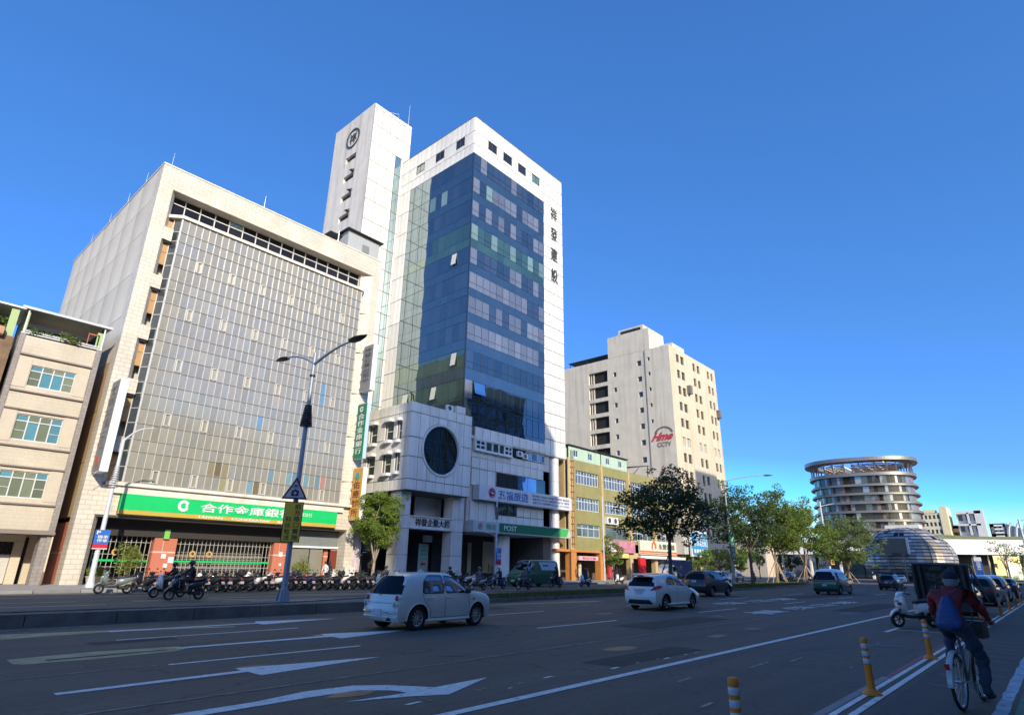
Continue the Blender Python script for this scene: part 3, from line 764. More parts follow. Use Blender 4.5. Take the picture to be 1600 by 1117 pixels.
# ---------------------------------------------------------------- beige shop-house at the left
def left_house():
    t = thing('shop_house', 'beige tiled shop house of three window floors with planted roof terrace left of the bank', 'building', (7.7, 46, .15))
    F = front(46.0); x0, x1 = 5.45, 9.85
    wz = [(11.75, 13.1), (8.42, 10.0), (5.05, 6.6)]
    b = MB()
    # bands: parapet, window storeys between projecting ledges
    holes(b, F, x0+.25, x1-.32, 3.1, 15.0, [(6.45, 8.8, a, c) for a, c in wz], .22, 0, 1)
    boxm(b, F, x1-.32, x1, .15, 15.0, -.06, .3, 2); boxm(b, F, x0-.02, x0+.25, 3.0, 15.0, -.06, .3, 2)
    for a, c in wz:
        for u0, u1 in ((x0+.27, 6.4), (8.85, x1-.34)): boxm(b, F, u0, u1, a-.14, c+.42, -.035, 0, 1)
    for z in (13.72, 11.42, 10.3, 8.1, 6.9, 4.75, 3.25): boxm(b, F, x0+.25, x1-.32, z-.09, z, -.14, .0, 3)
    boxm(b, F, x0, x1, 3.0, 3.16, -.3, 1.5, 3)
    b.box(x0, x1-.01, 46.3, 60, 3.0, 15.0, 1); b.box(x0, x1-.01, 49.0, 60, .15, 3.0, 1); b.box(x0-.02, x1, 46.0, 46.25, 14.9, 15.06, 4)
    # arcade piers
    b.box(9.25, 9.8, 46.02, 46.9, .15, 3.0, 2); b.box(8.45, 8.95, 48.3, 48.6, .15, 2.62, 0)
    b.build('wall', [BEIGE, BEIGES, TAUPE, flat('ledge_brown', (.22,.18,.15), .7), WPAINT], t)
    g1 = glass('house_glass_green', (.17,.2,.13), .10, rough=.1, rnd=.25); g2 = glass('house_glass_blue', (.10,.27,.33), .12, rough=.1, rnd=.2)
    for i, (a, c) in enumerate(wz):
        zf = [.72] if i < 2 else [.8]
        f = MB(); U = [6.45, 7.06, 7.64, 8.22, 8.8]
        for u in U: boxm(f, F, max(6.45, u-.03), min(8.8, u+.03), a, c, .08, .15)
        for z in (a, a+(c-a)*.72, c-.06): boxm(f, F, 6.48, 8.77, z, z+.06, .084, .146)
        boxm(f, F, 6.5, 7.03, a+(c-a)*.36, a+(c-a)*.36+.03, .09, .14); boxm(f, F, 8.25, 8.77, a+(c-a)*.36, a+(c-a)*.36+.03, .09, .14)
        w_ = f.build('window', ALU, t)
        for k in range(4):
            lo = g2 if k in (1, 2) and i != 2 else g1
            hi = g2 if k in (0, 3) else g1
            if i == 1: lo = g2 if k in (1, 3) else g1
            piece('pane', lo, w_, U[k]+.01, U[k+1]-.01, 46.13, 46.14, a+.01, a+(c-a)*.72)
            piece('pane', hi, w_, U[k]+.01, U[k+1]-.01, 46.13, 46.14, a+(c-a)*.72+.01, c-.01)
        # faint window grille
    # garage shutter: grille above, slats below
    b = MB()
    for k in range(22): b.box(4.5, 8.42, 48.38, 48.42, .2+k*.075, .2+k*.075+.066)
    b.build('roller_shutter', flat('shutter_cream', (.58,.57,.52), .5), t)
    b = MB(); b.box(4.5, 8.44, 48.45, 48.5, 1.88, 2.6, 0)
    for k in range(14):
        for j in range(4): b.lathe([(.05,48.4),(.06,48.43)], (4.7+k*.28+(j%2)*.14, 0, 1.97+j*.17), 'y', 6, 1)
    b.box(4.5, 8.95, 48.3, 48.55, 2.6, 3.0, 2)
    b.build('shutter_grille', [DARKM, GREYM, BEIGES], t)
    text('garage', 'front', 6.7, 7.45, 1.25, 1.62, 48.37, flat('red_letter', (.6,.06,.06)), t)
    b = MB(); b.quad((8.95,48.9,.15),(9.25,48.9,.15),(9.25,48.9,2.9),(8.95,48.9,2.9)); b.build('side_door', DARKM, t)
    # roof terrace shed
    b = MB()
    for k in range(9):
        y = 46.0+k*.55; b.box(x0-.25, x1+.25, y, y+.5, 16.6+k*.03, 16.66+k*.03)
    b.box(x0-.3, x1+.3, 45.86, 45.99, 16.58, 16.74)
    b.build('shed_roof', [flat('shed_sheet', (.5,.52,.5), .5)], t)
    b = MB()
    for x in (x0+.06, x1-.12): b.box(x, x+.07, 46.02, 46.1, 15.06, 16.6)
    b.box(x1-.45, x1-.13, 46.05, 46.12, 15.06, 16.2, 1); b.box(x0+.14, x0+.2, 46.05, 49, 15.06, 16.4, 1); b.box(x1-.1, x1-.04, 46.1, 51, 15.0, 16.6, 2)
    b.quad((x0+.2,50,15.05),(x1-.1,50,15.05),(x1-.1,50,16.6),(x0+.2,50,16.6), 2)
    for p in ((8.9, 9.55),):
        b.box(p[0], p[1], 46.05, 46.09, 15.95, 16.02, 3); b.box(p[1]-.07, p[1], 46.05, 46.09, 15.08, 16.0, 3); b.box(p[0], p[0]+.05, 46.06, 46.1, 15.08, 16.0, 3)
    b.build('terrace_frame', [WPAINT, flat('pale_green_sheet', (.35,.45,.2)), BLK, flat('rust_red', (.45,.12,.05))], t)
    b = MB(); b.box(x0+.1, x1-.2, 45.98, 46.02, 15.12, 15.16); b.box(x0+.1, x1-.2, 45.98, 46.02, 15.2, 15.23); b.build('railing', WPAINT, t)
    # drain pipe
    MB().tube([(9.82,45.93,3.1),(9.82,45.93,.9)], .045, 8).build('drainpipe', flat('cream_pipe', (.6,.52,.36)), t, smooth=True)
    MB().tube([(9.82,45.93,.9),(9.8,45.9,.2)], .06, 8).build('drainpipe', flat('brown_pipe', (.16,.1,.06)), t, smooth=True)
    return t
left_house()
R = random.Random(4)
for i, (x, s_, lab, lm) in enumerate(((6.1, .5, 'thin-leaved green plant at the left end of the roof terrace', LEAFY), (7.0, .6, 'grassy green plant in the middle left of the roof terrace', LEAFY), (7.9, .85, 'large bushy plant hanging over the roof terrace parapet', leafmat('bright_shrub', (.07,.13,.02),(.2,.25,.06))), (8.6, .45, 'dark reddish plant beside the red frame on the roof terrace', leafmat('red_leaf', (.12,.05,.04),(.2,.12,.05))))):
    shrub('terrace_plant', lab, 'plant', (x, 46.3-.25*(i == 2), 15.0), (s_*.8, .45, s_*.45), 420, .16, lm, None, 'plants on the roof terrace', 7, seed=20+i)
# neighbour at the very edge of the frame
def edge_house():
    t = thing('shop_house', 'weathered brown shop house cut off by the left edge of the photo', 'building', (2.6, 46, .15))
    b = MB(); F = front(46.0)
    holes(b, F, -1.5, 5.2, 3.0, 14.6, [(-.8, 4.7, 12.3, 13.4), (-.8, 4.7, 9.6, 11.2), (-.8, 4.7, 6.2, 8.2)], .8, 0, 1)
    b.box(-1.5, 5.2, 46.9, 58, .15, 14.6, 1); b.box(4.9, 5.2, 46.02, 46.4, .15, 3, 0)
    b.box(-1.5, 5.35, 45.9, 50.5, 16.5, 16.6, 2); b.box(4.7, 5.1, 46.1, 46.2, 14.6, 16.4, 3); b.quad((-1.5,50,14.6),(5.2,50,14.6),(5.2,50,16.5),(-1.5,50,16.5),1)
    b.build('wall', [mat('brown_weathered', (.20,.125,.07), .8, var=.35, scale=1.5, streak=.7), DARKM, WPAINT, flat('pale_green_sheet', (.35,.45,.2))], t)
    b = MB(); b.loft([(3.2, 45.9, 14.75, .35, .3), (4.6, 45.9, 14.75, .35, .3)], 12, 4); b.build('planter', flat('rust_tub', (.42,.22,.12)), t, smooth=True)
    for z in (12.5, 9.9): piece('awning', flat('yellow_awning', (.6,.33,.05)), t, 3.2, 4.75, 45.7, 46.1, z, z+.45)
    window(t, F, -.8, 4.7, 6.2, 8.2, .5, [.25,.5,.75], [.7], ALU, [glass('house_glass_green', (0,0,0))])
edge_house()
shrub('terrace_plant', 'broad-leaved creeper under the shed roof at the far left edge', 'plant', (4.1, 46.5, 15.3), (.9, .4, .35), 260, .26, LEAFY, None, None, 5, seed=9)
def projecting_sign(name, label, x, y0, y1, z0, z1, th, side_m, front_m, key=None, tm=None, tz=None, extra=None, cat='sign', spikes=False):
    t = thing(name, label, cat, (x, y1, z0))
    b = MB(); b.box(x, x+th, y0, y1, z0, z1, 0); b.build('sign_box', front_m, t)
    b = MB(); b.box(x-.03, x-.002, y0+.02, y1-.02, z0+.05, z1-.05, 0); b.build('sign_face', side_m, t)
    if key: text(key, 'side', y0+.25, y1-.2, tz[0], tz[1], x-.035, tm, t)
    b = MB()
    n = int((z1-z0)/.75)
    for k in range(n): b.box(x-.04, x+.02, y1, y1+.16, z0+.3+k*.75, z0+.38+k*.75)
    for z in (z0+.5, z1-.5): b.bar((x+th/2, y1-.1, z), (x+th/2, 46.3, z), .05)
    if spikes:
        b.tube([(x-.02, y0+.2, z0), (x-.3, y0+.3, z0-.35)], .02, 5)
    b.build('bracket', GREYM, t)
    if extra: extra(t)
    return t

# ---------------------------------------------------------------- the bank
def bank():
    t = thing('bank_building', 'wide beige tiled bank with a gridded glass curtain wall and green sign', 'building', (10.74, 46, .15))
    T = tilemat('bank_tile', (0.60, 0.545, 0.45), (0.40, 0.34, 0.26), 0.62, 0.30, var=0.05, ms=0.014, streak=0.35, streakcol=(.42,.33,.2), bump=.5)
    SIDE = mat('bank_side_wall', (0.60, 0.55, 0.46), 0.8, var=0.12, scale=0.35, streak=0.55, streakcol=(.22,.2,.18), rnd=.04)
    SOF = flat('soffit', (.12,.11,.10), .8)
    X0, X1, ZT = 10.74, 31.4, 30.8
    F = front(46.0)
    b = MB()
    # front frame: pilasters, lintel band, parapet
    b.prism([(X0,46.0),(11.72,46.0),(12.06,46.5),(12.06,47.2),(X0,47.2)], 2, .15, ZT-1.9, 0)
    b.box(X0, X1, 46.0, 47.2, ZT-1.9, ZT, 0)
    b.box(30.6, X1, 46.0, 47.2, .15, ZT-1.9, 0)
    b.prism([(29.6,46.6),(30.6,46.0),(30.6,47.2),(29.6,47.2)], 2, 5.9, ZT-1.9, 0)
    b.box(X0-.04, X1+.03, 45.96, 70.6, ZT, ZT+.12, 2)
    b.box(X0+.05, X1, 47.25, 70.4, 4.4, ZT-.05, 1)
    b.box(X0+.06, X1, 53.2, 70.4, .15, 4.4, 1)
    # below the curtain wall: ledge, sign backing, soffit beam
    b.box(11.9, 30.6, 45.55, 47.2, 6.28, 6.5, 2); b.box(12.3, 29.9, 45.75, 47.2, 5.8, 6.28, 2)
    b.box(11.72, 12.9, 46.0, 47.2, 4.4, 6.28, 0); b.box(29.3, 30.6, 46.0, 47.2, 4.4, 6.28, 0)
    b.box(12.9, 29.3, 46.15, 47.2, 4.4, 5.8, 1)
    b.box(X0+.9, 30.6, 46.1, 51.5, 4.28, 4.4, 3); b.box(11.7, 30.6, 47.5, 48.5, 3.2, 4.28, 4)  # beam and soffit coloured dark for the shade under the sign
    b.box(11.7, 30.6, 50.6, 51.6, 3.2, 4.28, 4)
    b.build('wall', [T, SIDE, mat('bank_ledge', (.66,.61,.53), .6, streak=.3), SOF, flat('shade_dark', (.03,.026,.024), .7)], t)
    # side wall slabs (recessed joints)
    L = []
    zs = [.15, 4.2, 7.7, 11.2, 14.7, 18.2, 21.7, 25.2, 28.0, ZT-.02]; ys = [47.2, 50.6, 54.0, 57.4, 60.8, 64.2, 67.6, 70.4]
    for i in range(len(zs)-1):
        for j in range(len(ys)-1):
            L.append((SIDE, X0+.005, X0+.05, ys[j]+.015, ys[j+1]-.015, zs[i]+.02, zs[i+1]-.02))
    RED = tilemat('red_tile', (0.46, 0.15, 0.09), (.55,.45,.38), 1.2, .9, var=.04, ms=.012)
    BRN = mat('ochre_wall', (.42,.29,.15), .7, var=.08, streak=.25)
    L2 = []
    for l in L:
        if l[6] < 15 and l[3] < 50: L2.append((BRN,)+l[1:])
        else: L2.append(l)
    L2 = [l for l in L2 if not (l[5] < 4 and l[3] < 50)]
    pieces('wall_slab', L2, t, 'wall_slabs')
    piece('red_wall', RED, t, X0+.005, X0+.05, 47.2, 50.6, .15, 3.9)
    # curtain wall
    FR_ = flat('curtain_mullion', (.66,.64,.58), .35, 0.3)
    nC = 32; pitch = (29.45-12.86)/nC; off = [0, 1.03, 2.1, 2.92, 4.04]
    rows = [6.55+4.04*k+off[j] for k in range(5) for j in range(4)] + [6.55+20.2]
    Yc = 45.9
    b = MB()
    for i in range(nC+1):
        x = 12.86+i*pitch; b.box(x-.022, x+.022, Yc-.05, Yc+.02, 6.5, 26.75)
    b.build('mullion', FR_, t)
    b = MB()
    for z in rows: b.box(12.83, 29.48, Yc-.055, Yc+.02, z-.025, z+.03)
    b.build('transom', flat('curtain_transom', (.36,.34,.29), .4, .3), t)
    gs = [glass('bank_glass_%d' % i, c, r, rough=.12, wob=.015, rnd=.10, tint=(1,.88,.70)) for i, (c, r) in enumerate((((.29,.275,.225), .10), ((.27,.255,.205), .10), ((.305,.285,.225), .10), ((.265,.262,.23), .11)))]
    odd = glass('bank_glass_blue', (.16,.27,.31), .12, rough=.12); brn = glass('bank_glass_brown', (.16,.12,.05), .15, rough=.12); gold = glass('bank_glass_gold', (.25,.22,.12), .12, rough=.12); org = glass('bank_glass_orange', (.5,.24,.14), .15, rough=.12)
    R = random.Random(2); L = []; ow = []
    oddm = {(1,10): gold, (1,11): brn, (1,12): gold, (0,16): odd, (0,17): brn, (1,19): odd, (1,22): odd, (1,23): odd, (1,25): odd, (1,27): odd, (1,28): org, (5,16): odd, (8,26): odd, (9,26): odd, (0,12): gold}
    for j in range(20):
        for i in range(nC):
            x = 12.86+i*pitch; g = oddm.get((j, i)) or R.choice([gs[0], gs[0], gs[1], gs[2], gs[3]])
            if j % 4 == 0 and i % 5 == 3:
                ow.append((x, rows[j], rows[j+1])); 
            L.append((g, x+.03, x+pitch-.03, Yc, Yc+.02, rows[j]+.03, rows[j+1]-.025))
    pieces('glass_pane', L, t, 'upper_glass_panes')
    VW = flat('vent_white', (.56,.54,.47), .4)
    for x, a, c in ow:   # projecting side-hung vents: two white leaves with a narrow pane between
        b = MB(); b.box(x+.05, x+.13, Yc-.12, Yc-.01, a+.06, c-.06); b.box(x+pitch-.13, x+pitch-.05, Yc-.14, Yc-.01, a+.06, c-.06); b.box(x+.155, x+pitch-.155, Yc-.10, Yc-.01, c-.12, c-.06); b.box(x+.155, x+pitch-.155, Yc-.10, Yc-.01, a+.06, a+.11)
        b.build('opened_vent', VW, t)
    # angled returns of the bay
    RG = glass('bank_return_glass', (.05,.06,.06), .3, rough=.05)
    for (xa, ya, xb, yb) in ((12.43, 46.5, 12.83, 45.92), (29.48, 45.92, 29.9, 46.9)):
        for j in range(20):
            b = MB(); z0, z1 = rows[j]+.03, rows[j+1]-.025
            b.hexa([(xa,ya,z0),(xb,yb,z0),(xb+.02,yb+.03,z0),(xa+.02,ya+.03,z0),(xa,ya,z1),(xb,yb,z1),(xb+.02,yb+.03,z1),(xa+.02,ya+.03,z1)])
            b.build('return_pane', RG, t)
        b = MB()
        for z in rows: b.bar((xa, ya-.01, z), (xb, yb-.01, z), .05, .05)
        b.bar((xa, ya-.02, 6.5), (xa, ya-.02, 26.75), .06); b.bar((xb-.02, yb-.03, 6.5), (xb-.02, yb-.03, 26.75), .09)
        b.build('return_frame', FR_, t)
    # bay top ledge
    b = MB(); b.prism([(11.75,47.2),(11.9,46.5),(12.78,45.72),(29.6,45.72),(30.1,46.55),(30.1,47.2)], 2, 26.75, 27.0)
    b.build('bay_ledge', mat('cream_ledge', (.72,.66,.54), .5, streak=.25, streakcol=(.5,.33,.12)), t)
    # recess: ochre panels left, tiled blocks, and on the right small spandrel stubs
    OC = mat('ochre_panel', (.45,.26,.10), .55, var=.15, scale=1.2, rnd=.12)
    for k in range(5):
        for j in range(3):
            za = 6.6+4.04*k+[0, 1.03, 2.1][j]; zb = za+[1.0, 1.04, .75][j]
            if k == 4 and j == 2: zb = za + 1.6
            piece('ochre_panel', OC, t, 12.04, 12.46, 46.48, 46.6, za, zb)
        z = 24.75-4.04*k
        b = MB(); b.prism([(11.74,46.03),(12.42,46.08),(12.45,46.5),(12.05,46.5)], 2, z-.1, z+.95, 0)
        b.prism([(11.9,46.2),(12.38,46.22),(12.44,46.5),(12.1,46.5)], 2, z-.24, z-.1, 1)
        b.build('spandrel_block', [T, flat('shade_dark', (.06,.05,.045), .7)], t)
        b = MB(); b.prism([(29.75,46.3),(30.62,46.0),(30.62,47.2),(29.75,47.2)], 2, z-.08, z+.95, 0)
        b.build('spandrel_block', [T], t)
    # top strip windows
    DG = glass('dark_strip_glass', (.016,.016,.017), .0, (.5,.5,.55), rough=.05)
    b = MB()
    n = 15; p = (29.6-11.9)/n
    for i in range(n+1): x = 11.9+i*p; b.box(x-.035, x+.035, 46.9, 46.98, 27.0, 28.85)
    b.box(11.9, 29.6, 46.9, 46.97, 28.3, 28.37)
    b.build('strip_window_frame', ALU, t)
    for i in range(n):
        x = 11.9+i*p
        piece('strip_pane', DG, t, x+.035, x+p-.035, 47.0, 47.02, 27.0, 28.3)
        piece('strip_pane', DG if i != 4 else glass('teal_open', (.15,.3,.32), .15), t, x+.035, x+p-.035, 47.0, 47.02, 28.37, 28.88)
    # lightning rods on the roof edge
    for x, y in ((11.3,46.2),(18.9,46.2),(26.4,46.2),(10.85,50.6),(10.85,55),(10.85,60),(10.85,65.5)):
        MB().tube([(x,y,30.9),(x,y,32.2)], [.03,.012], 6).build('lightning_rod', STEEL, t)
    # bank sign
    SG = flat('sign_green', (.012,.50,.13), .35); GD = flat('sign_gold', (.50,.36,.07), .4)
    s_ = MB(); s_.box(12.95, 29.28, 45.68, 46.15, 4.78, 5.8, 0); s_.box(12.95, 29.28, 45.68, 46.15, 4.5, 4.775, 1)
    sg = s_.build('sign', [SG, GD], t)
    text('bank', 'front', 18.0, 25.2, 4.98, 5.62, 45.67, WPAINT, sg)
    text('bank_br', 'front', 25.6, 26.9, 5.2, 5.5, 45.67, WPAINT, sg)
    text('bank_en', 'front', 17.9, 25.2, 4.56, 4.72, 45.67, WPAINT, sg)
    logo(sg, 'front', 16.85, 5.3, .38, 45.67)
    # ground floor: red piers, security grille, dark interior
    for xa, xb in ((16.1, 17.6), (25.0, 26.2), (29.6, 30.0)): piece('red_pier', RED, t, xa, xb, 47.6, 48.4, .15, 4.28)
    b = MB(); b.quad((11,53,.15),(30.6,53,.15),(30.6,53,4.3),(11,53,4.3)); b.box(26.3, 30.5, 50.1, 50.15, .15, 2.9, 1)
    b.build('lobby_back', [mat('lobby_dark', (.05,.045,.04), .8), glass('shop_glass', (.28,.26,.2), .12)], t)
    b = MB()
    for k in range(20): b.box(17.65, 24.95, 49.3, 49.33, .3+k*.16, .3+k*.16+.1)
    b.build('roller_shutter', flat('bank_shutter', (.20,.18,.14), .6), t)
    GRL = flat('grille_steel', (.62,.60,.54), .35, .5)
    for xa, xb in ((12.6, 16.0), (17.7, 24.9)):
        b = MB(); n = int((xb-xa)/.30)
        for i in range(n+1): x = xa+(xb-xa)*i/n; b.box(x-.02, x+.02, 47.95, 48.0, .3, 3.7)
        for i in range(5): z = .4+i*.8; b.box(xa, xb, 47.96, 47.99, z, z+.035)
        b.build('security_grille', GRL, t)
        b = MB(); b.box(xa, xb, 47.9, 47.94, 1.55, 1.68); b.build('green_band', SG, t)
    for x in (13.9, 18.9, 20.1):
        MB().lathe([(.13,47.86),(.22,47.86),(.22,47.9),(.13,47.9),(.13,47.86)], (x,0,2.15), 'y', 20).build('gold_emblem', flat('gold', (.75,.5,.12), .35, .3), t)
    b = MB()
    for (x, z, w_, h) in ((16.7,1.8,.3,.3),(17.2,1.5,.35,.4),(16.95,1.2,.25,.25),(25.5,2.1,.3,.35),(25.6,1.4,.2,.2)): b.box(x, x+w_, 47.55, 47.58, z, z+h)
    b.build('notice', WPAINT, t)
    b = MB(); b.box(16.6,16.95,47.4,47.6,3.1,3.75); b.build('alarm_box', flat('alarm_green', (.2,.5,.1)), t)
    return t
def logo(parent, face, cx, cz, r, plane):
    """ring with an opening and a dot"""
    b = MB(); n = 28; a0, a1 = radians(25), radians(335)
    th = .02
    for i in range(n):
        p, q = a0+(a1-a0)*i/n, a0+(a1-a0)*(i+1)/n
        ro, ri = r, r*.52
        c4 = [(cos(p)*ri, sin(p)*ri), (cos(p)*ro, sin(p)*ro), (cos(q)*ro, sin(q)*ro), (cos(q)*ri, sin(q)*ri)]
        if face == 'front': b.prism([(cx+x, cz+z) for x, z in c4], 1, plane-th, plane)
        else: b.prism([(cx-x, cz+z) for x, z in c4], 0, plane-th, plane)
    k = [(cos(t)*r*.25+r*.55, sin(t)*r*.25) for t in [i*pi/6 for i in range(12)]]
    if face == 'front': b.prism([(cx+x, cz+z) for x, z in k], 1, plane-th, plane)
    else: b.prism([(cx-x, cz+z) for x, z in k], 0, plane-th, plane)
    return b.build('emblem', WPAINT, parent)
bank()
# lift house on the bank roof
def lift_house():
    t = thing('roof_house', 'grey steel-clad lift house on the bank roof corner', 'roof structure', (27.5, 46.5, 30.92))
    GP = mat('grey_cladding', (.36,.37,.37), .6, var=.05)
    b = MB(); b.box(27.6, 31.3, 46.45, 52, 30.92, 33.0); b.build('wall', GP, t)
    b = MB(); b.box(27.3, 31.6, 46.1, 52.3, 33.0, 33.1); b.build('roof', BLK, t)
    piece('vent', flat('vent_grey', (.2,.2,.19)), t, 29.3, 30.1, 46.4, 46.45, 31.3, 32.1)
    b = MB(); b.box(26.2, 27.58, 47.5, 54, 32.6, 32.7, 0)
    b.build('awning', BLK, t)
lift_house()
# projecting signs on the bank and in the gap
SIGNSHADE = mat('sign_face_shade', (.22,.218,.215), .5, var=.06)  # shade on the side faces is put into this grey
LET = flat('grey_letter', (.10,.10,.11), .6)
projecting_sign('vertical_sign', 'tall white box sign with faded grey lettering at the left end of the bank', 10.95, 44.3, 45.9, 6.9, 13.0, .48, SIGNSHADE, WPAINT, 'sign_l', flat('sign_letter_grey', (.2,.2,.2)), (8.4, 12.6),
    lambda t: MB().lathe([(0,10.90),(.38,10.90),(.38,10.95),(0,10.95)], (0,45.15,7.6), 'x', 20).build('emblem', flat('faded_red', (.45,.12,.1)), t), spikes=True)
projecting_sign('vertical_sign', 'white box sign with grey characters high in the gap right of the bank', 30.35, 44.3, 45.8, 16.7, 21.2, .5, SIGNSHADE, WPAINT, 'sign_r', LET, (17.5, 20.9))
def ex1(t): logo(t, 'side', 45.3, 15.0, .26, 30.40)
projecting_sign('vertical_sign', 'green vertical bank sign with white characters above the orange clinic sign', 30.45, 44.55, 45.95, 10.45, 15.55, .35, flat('sign_shaded_green', (.015,.20,.09), .5), flat('pale_blue_side', (.45,.6,.7)), 'bank_v', WPAINT, (10.9, 14.6), ex1)  # face green darkened to paint in its shade
def ex2(t): MB().lathe([(0,30.5),(.3,30.5),(.3,30.55),(0,30.55)], (0,45.1,8.95), 'x', 20).build('emblem', flat('teal_letter', (.06,.32,.36)), t)
projecting_sign('vertical_sign', 'orange vertical clinic sign with dark red characters above the street tree', 30.6, 44.4, 45.85, 5.2, 9.7, .45, flat('sign_orange', (.62,.33,.06), .5), WPAINT, 'clinic', flat('maroon', (.18,.04,.02)), (5.5, 8.5), ex2)
# ---------------------------------------------------------------- glass office tower
def tower():
    t = thing('office_tower', 'tall white panelled office tower with blue mirror glass corner and black characters', 'building', (43.8, 46, .15))
    F, L = front(46.0), side(43.8)
    b = MB()
    b.box(43.86, 62.66, 46.08, 61.2, 15.3, 57.7)
    b.box(43.9, 62.6, 47.2, 61, 5.2, 15.3)
    b.box(58.4, 59.85, 46.4, 61, .15, 15.3)
    b.box(43.9, 62.6, 52, 61, .15, 5.2)
    b.box(43.8, 62.7, 46.0, 61.2, 57.7, 57.82)
    b.build('wall', WHJ, t)
    P = []
    g = .045
    # front band above the glass
    cols = [43.8,45.1,46.4,48.1,49.4,51.2,52.5,54.2,55.6,57.3,58.2,59.45,60.55,61.6,62.7]
    wins = [(46.4,48.1),(49.4,51.2),(52.5,54.2),(55.6,57.3)]
    def pan(m_, mp, u0, u1, z0, z1, d0=-.02, d1=.1):
        p, q = mp(u0+g, z0+g, d0), mp(u1-g, z1-g, d1)
        P.append((m_, min(p[0],q[0]), max(p[0],q[0]), min(p[1],q[1]), max(p[1],q[1]), p[2], q[2]))
    for a, c in zip(cols, cols[1:]):
        isw = any(abs(a-u) < .1 for u, v in wins)
        pan(WH, F, a, c, 55.45, 57.7); pan(WH, F, a, c, 51.95, 53.45)
        if isw: pan(WH, F, a, c, 53.45, 54.08)
        else: pan(WH, F, a, c, 53.45, 55.45)
    lcols = [46.1,47.85,49.5,51.85,53.6,55.95,57.7,59.5,61.2]; lw = [(47.85,49.5),(51.85,53.6),(55.95,57.7)]
    for a, c in zip(lcols, lcols[1:]):
        isw = any(abs(a-u) < .1 for u, v in lw)
        for a2, c2 in ((a, (a+c)/2), ((a+c)/2, c)): pan(WH, L, a2, c2, 55.45, 57.7); pan(WH, L, a2, c2, 51.95, 53.45)
        if isw: pan(WH, L, a, c, 53.45, 54.08)
        else: pan(WH, L, a, c, 53.45, 55.45)
    # right strip, left strip
    zs = [51.95 - 1.748*i for i in range(22)]
    for z1, z0 in zip(zs, zs[1:]):
        for a, c in zip(cols[10:], cols[11:]): pan(WH, F, a, c, z0, z1)
    zl = [51.95-3.4*i for i in range(11)]
    for z1, z0 in zip(zl, zl[1:]):
        for a, c in ((58.65,59.5),(59.5,60.4),(60.4,61.15)): pan(WH, L, a, c, z0, z1)
    # right face (seen from elsewhere)
    pieces('marble_panel', P, t, 'marble_panels')
    DK = glass('tower_dark_window', (.02,.02,.022), .06); GN = glass('tower_green_window', (.10,.17,.14), .15)
    for i, (a, c) in enumerate(wins):
        window(t, F, a+.03, c-.1, 54.12, 55.4, .07, [.5], [], flat('dark_frame', (.06,.06,.06)), GN if i == 3 else DK, .04)
    for i, (a, c) in enumerate(lw):
        window(t, L, a+.03, c-.05, 54.12, 55.3, .05, [.5], [], flat('dark_frame', (.06,.06,.06)), GN if i == 2 else DK, .04)
    # curtain wall
    tint = (.66,.83,.88)
    PB = glass('tower_blue_spandrel', (.026,.042,.060), .23, tint, .015, .02, .12)
    PW = glass('tower_vision_glass', (.028,.036,.052), .22, tint, .015, .02, .35)
    PV = glass('tower_curtained_glass', (.135,.145,.175), .20, tint, .02, .03, .25, blinds=.2)
    PG = glass('tower_green_glass', (.035,.07,.055), .20, (.75,.9,.85), .02, .03, .3)
    PD = glass('tower_low_glass', (.012,.022,.030), .20, (.75,.8,.85), .015, .02, .3)  # darkened body paints in the block mirrored by the lower floors
    PL = glass('tower_clear_open', (.16,.24,.23), .15, (.9,1,.95), .02)
    tops = [51.93, 48.3, 44.9, 41.55, 38.2, 34.9, 31.7, 28.36, 24.96, 21.44, 18.9]
    R = random.Random(8)
    V, W = [], []
    nF, nL = 12, 11
    ux = [43.86+i*(58.18-43.86)/nF for i in range(nF+1)]; uy = [46.04+i*(58.6-46.04)/nL for i in range(nL+1)]
    FRM = flat('tower_mullion', (.035,.05,.07), .35, .4)
    fb = MB()
    for k, zt in enumerate(tops):
        zn = tops[k+1] if k+1 < len(tops) else 16.3
        ws = zt - (2.15 if k not in (0,) else 2.3); ws = max(ws, zn+.2)
        for i in range(nF):
            if k == 3: m1 = PG if R.random() < .75 else PL
            elif 1 <= k <= 7: m1 = PV if R.random() < (.72 if k in (5,6,7) else .5) else PW
            else: m1 = PW if R.random() < .8 else PV
            if k >= 8 and i > 0: m1 = PD
            if (k, i) in ((1, 2),): m1 = PL
            V.append((m1, ux[i]+.02, ux[i+1]-.02, 45.95, 45.97, ws, zt-.04))
            W.append((PG if k == 3 else (PD if k > 8 else PB), ux[i]+.006, ux[i+1]-.006, 45.95, 45.97, zn+.01, ws-.03))
        fb.box(43.84, 58.2, 45.94, 46.06, zt-.035, zt+.005); fb.box(43.84, 58.2, 45.925, 46.06, ws-.03, ws)
        if k < 9: fb.box(43.84, 58.2, 45.925, 46.06, ws+(zt-ws)*.34, ws+(zt-ws)*.34+.03)
        for i in range(nF+1): fb.box(ux[i]-.02, ux[i]+.02, 45.92, 46.06, ws, zt-.04)
        for i in range(nL):
            m1 = PW
            if k == 3 and i < 6: m1 = PG
            if k == 1 and i in (4, 6): m1 = PL
            if k in (8, 9): m1 = PG  # green down here paints in the bank's dark wall as reflected
            V.append((m1, 43.75, 43.77, uy[i]+.01, uy[i+1]-.01, ws, zt-.04))
            W.append((PG if k in (3, 9, 10) else PB, 43.75, 43.77, uy[i]+.006, uy[i+1]-.006, zn+.01, ws-.03))
        fb.box(43.735, 43.86, 46.0, 58.62, zt-.035, zt+.015)
    fb.box(43.72, 43.84, 45.92, 46.02, 16.3, 51.9)
    for i in range(0, nL+1): fb.box(43.742, 43.86, uy[i]-.008, uy[i]+.008, 16.3, 51.9)
    fb.build('curtain_frame', FRM, t)
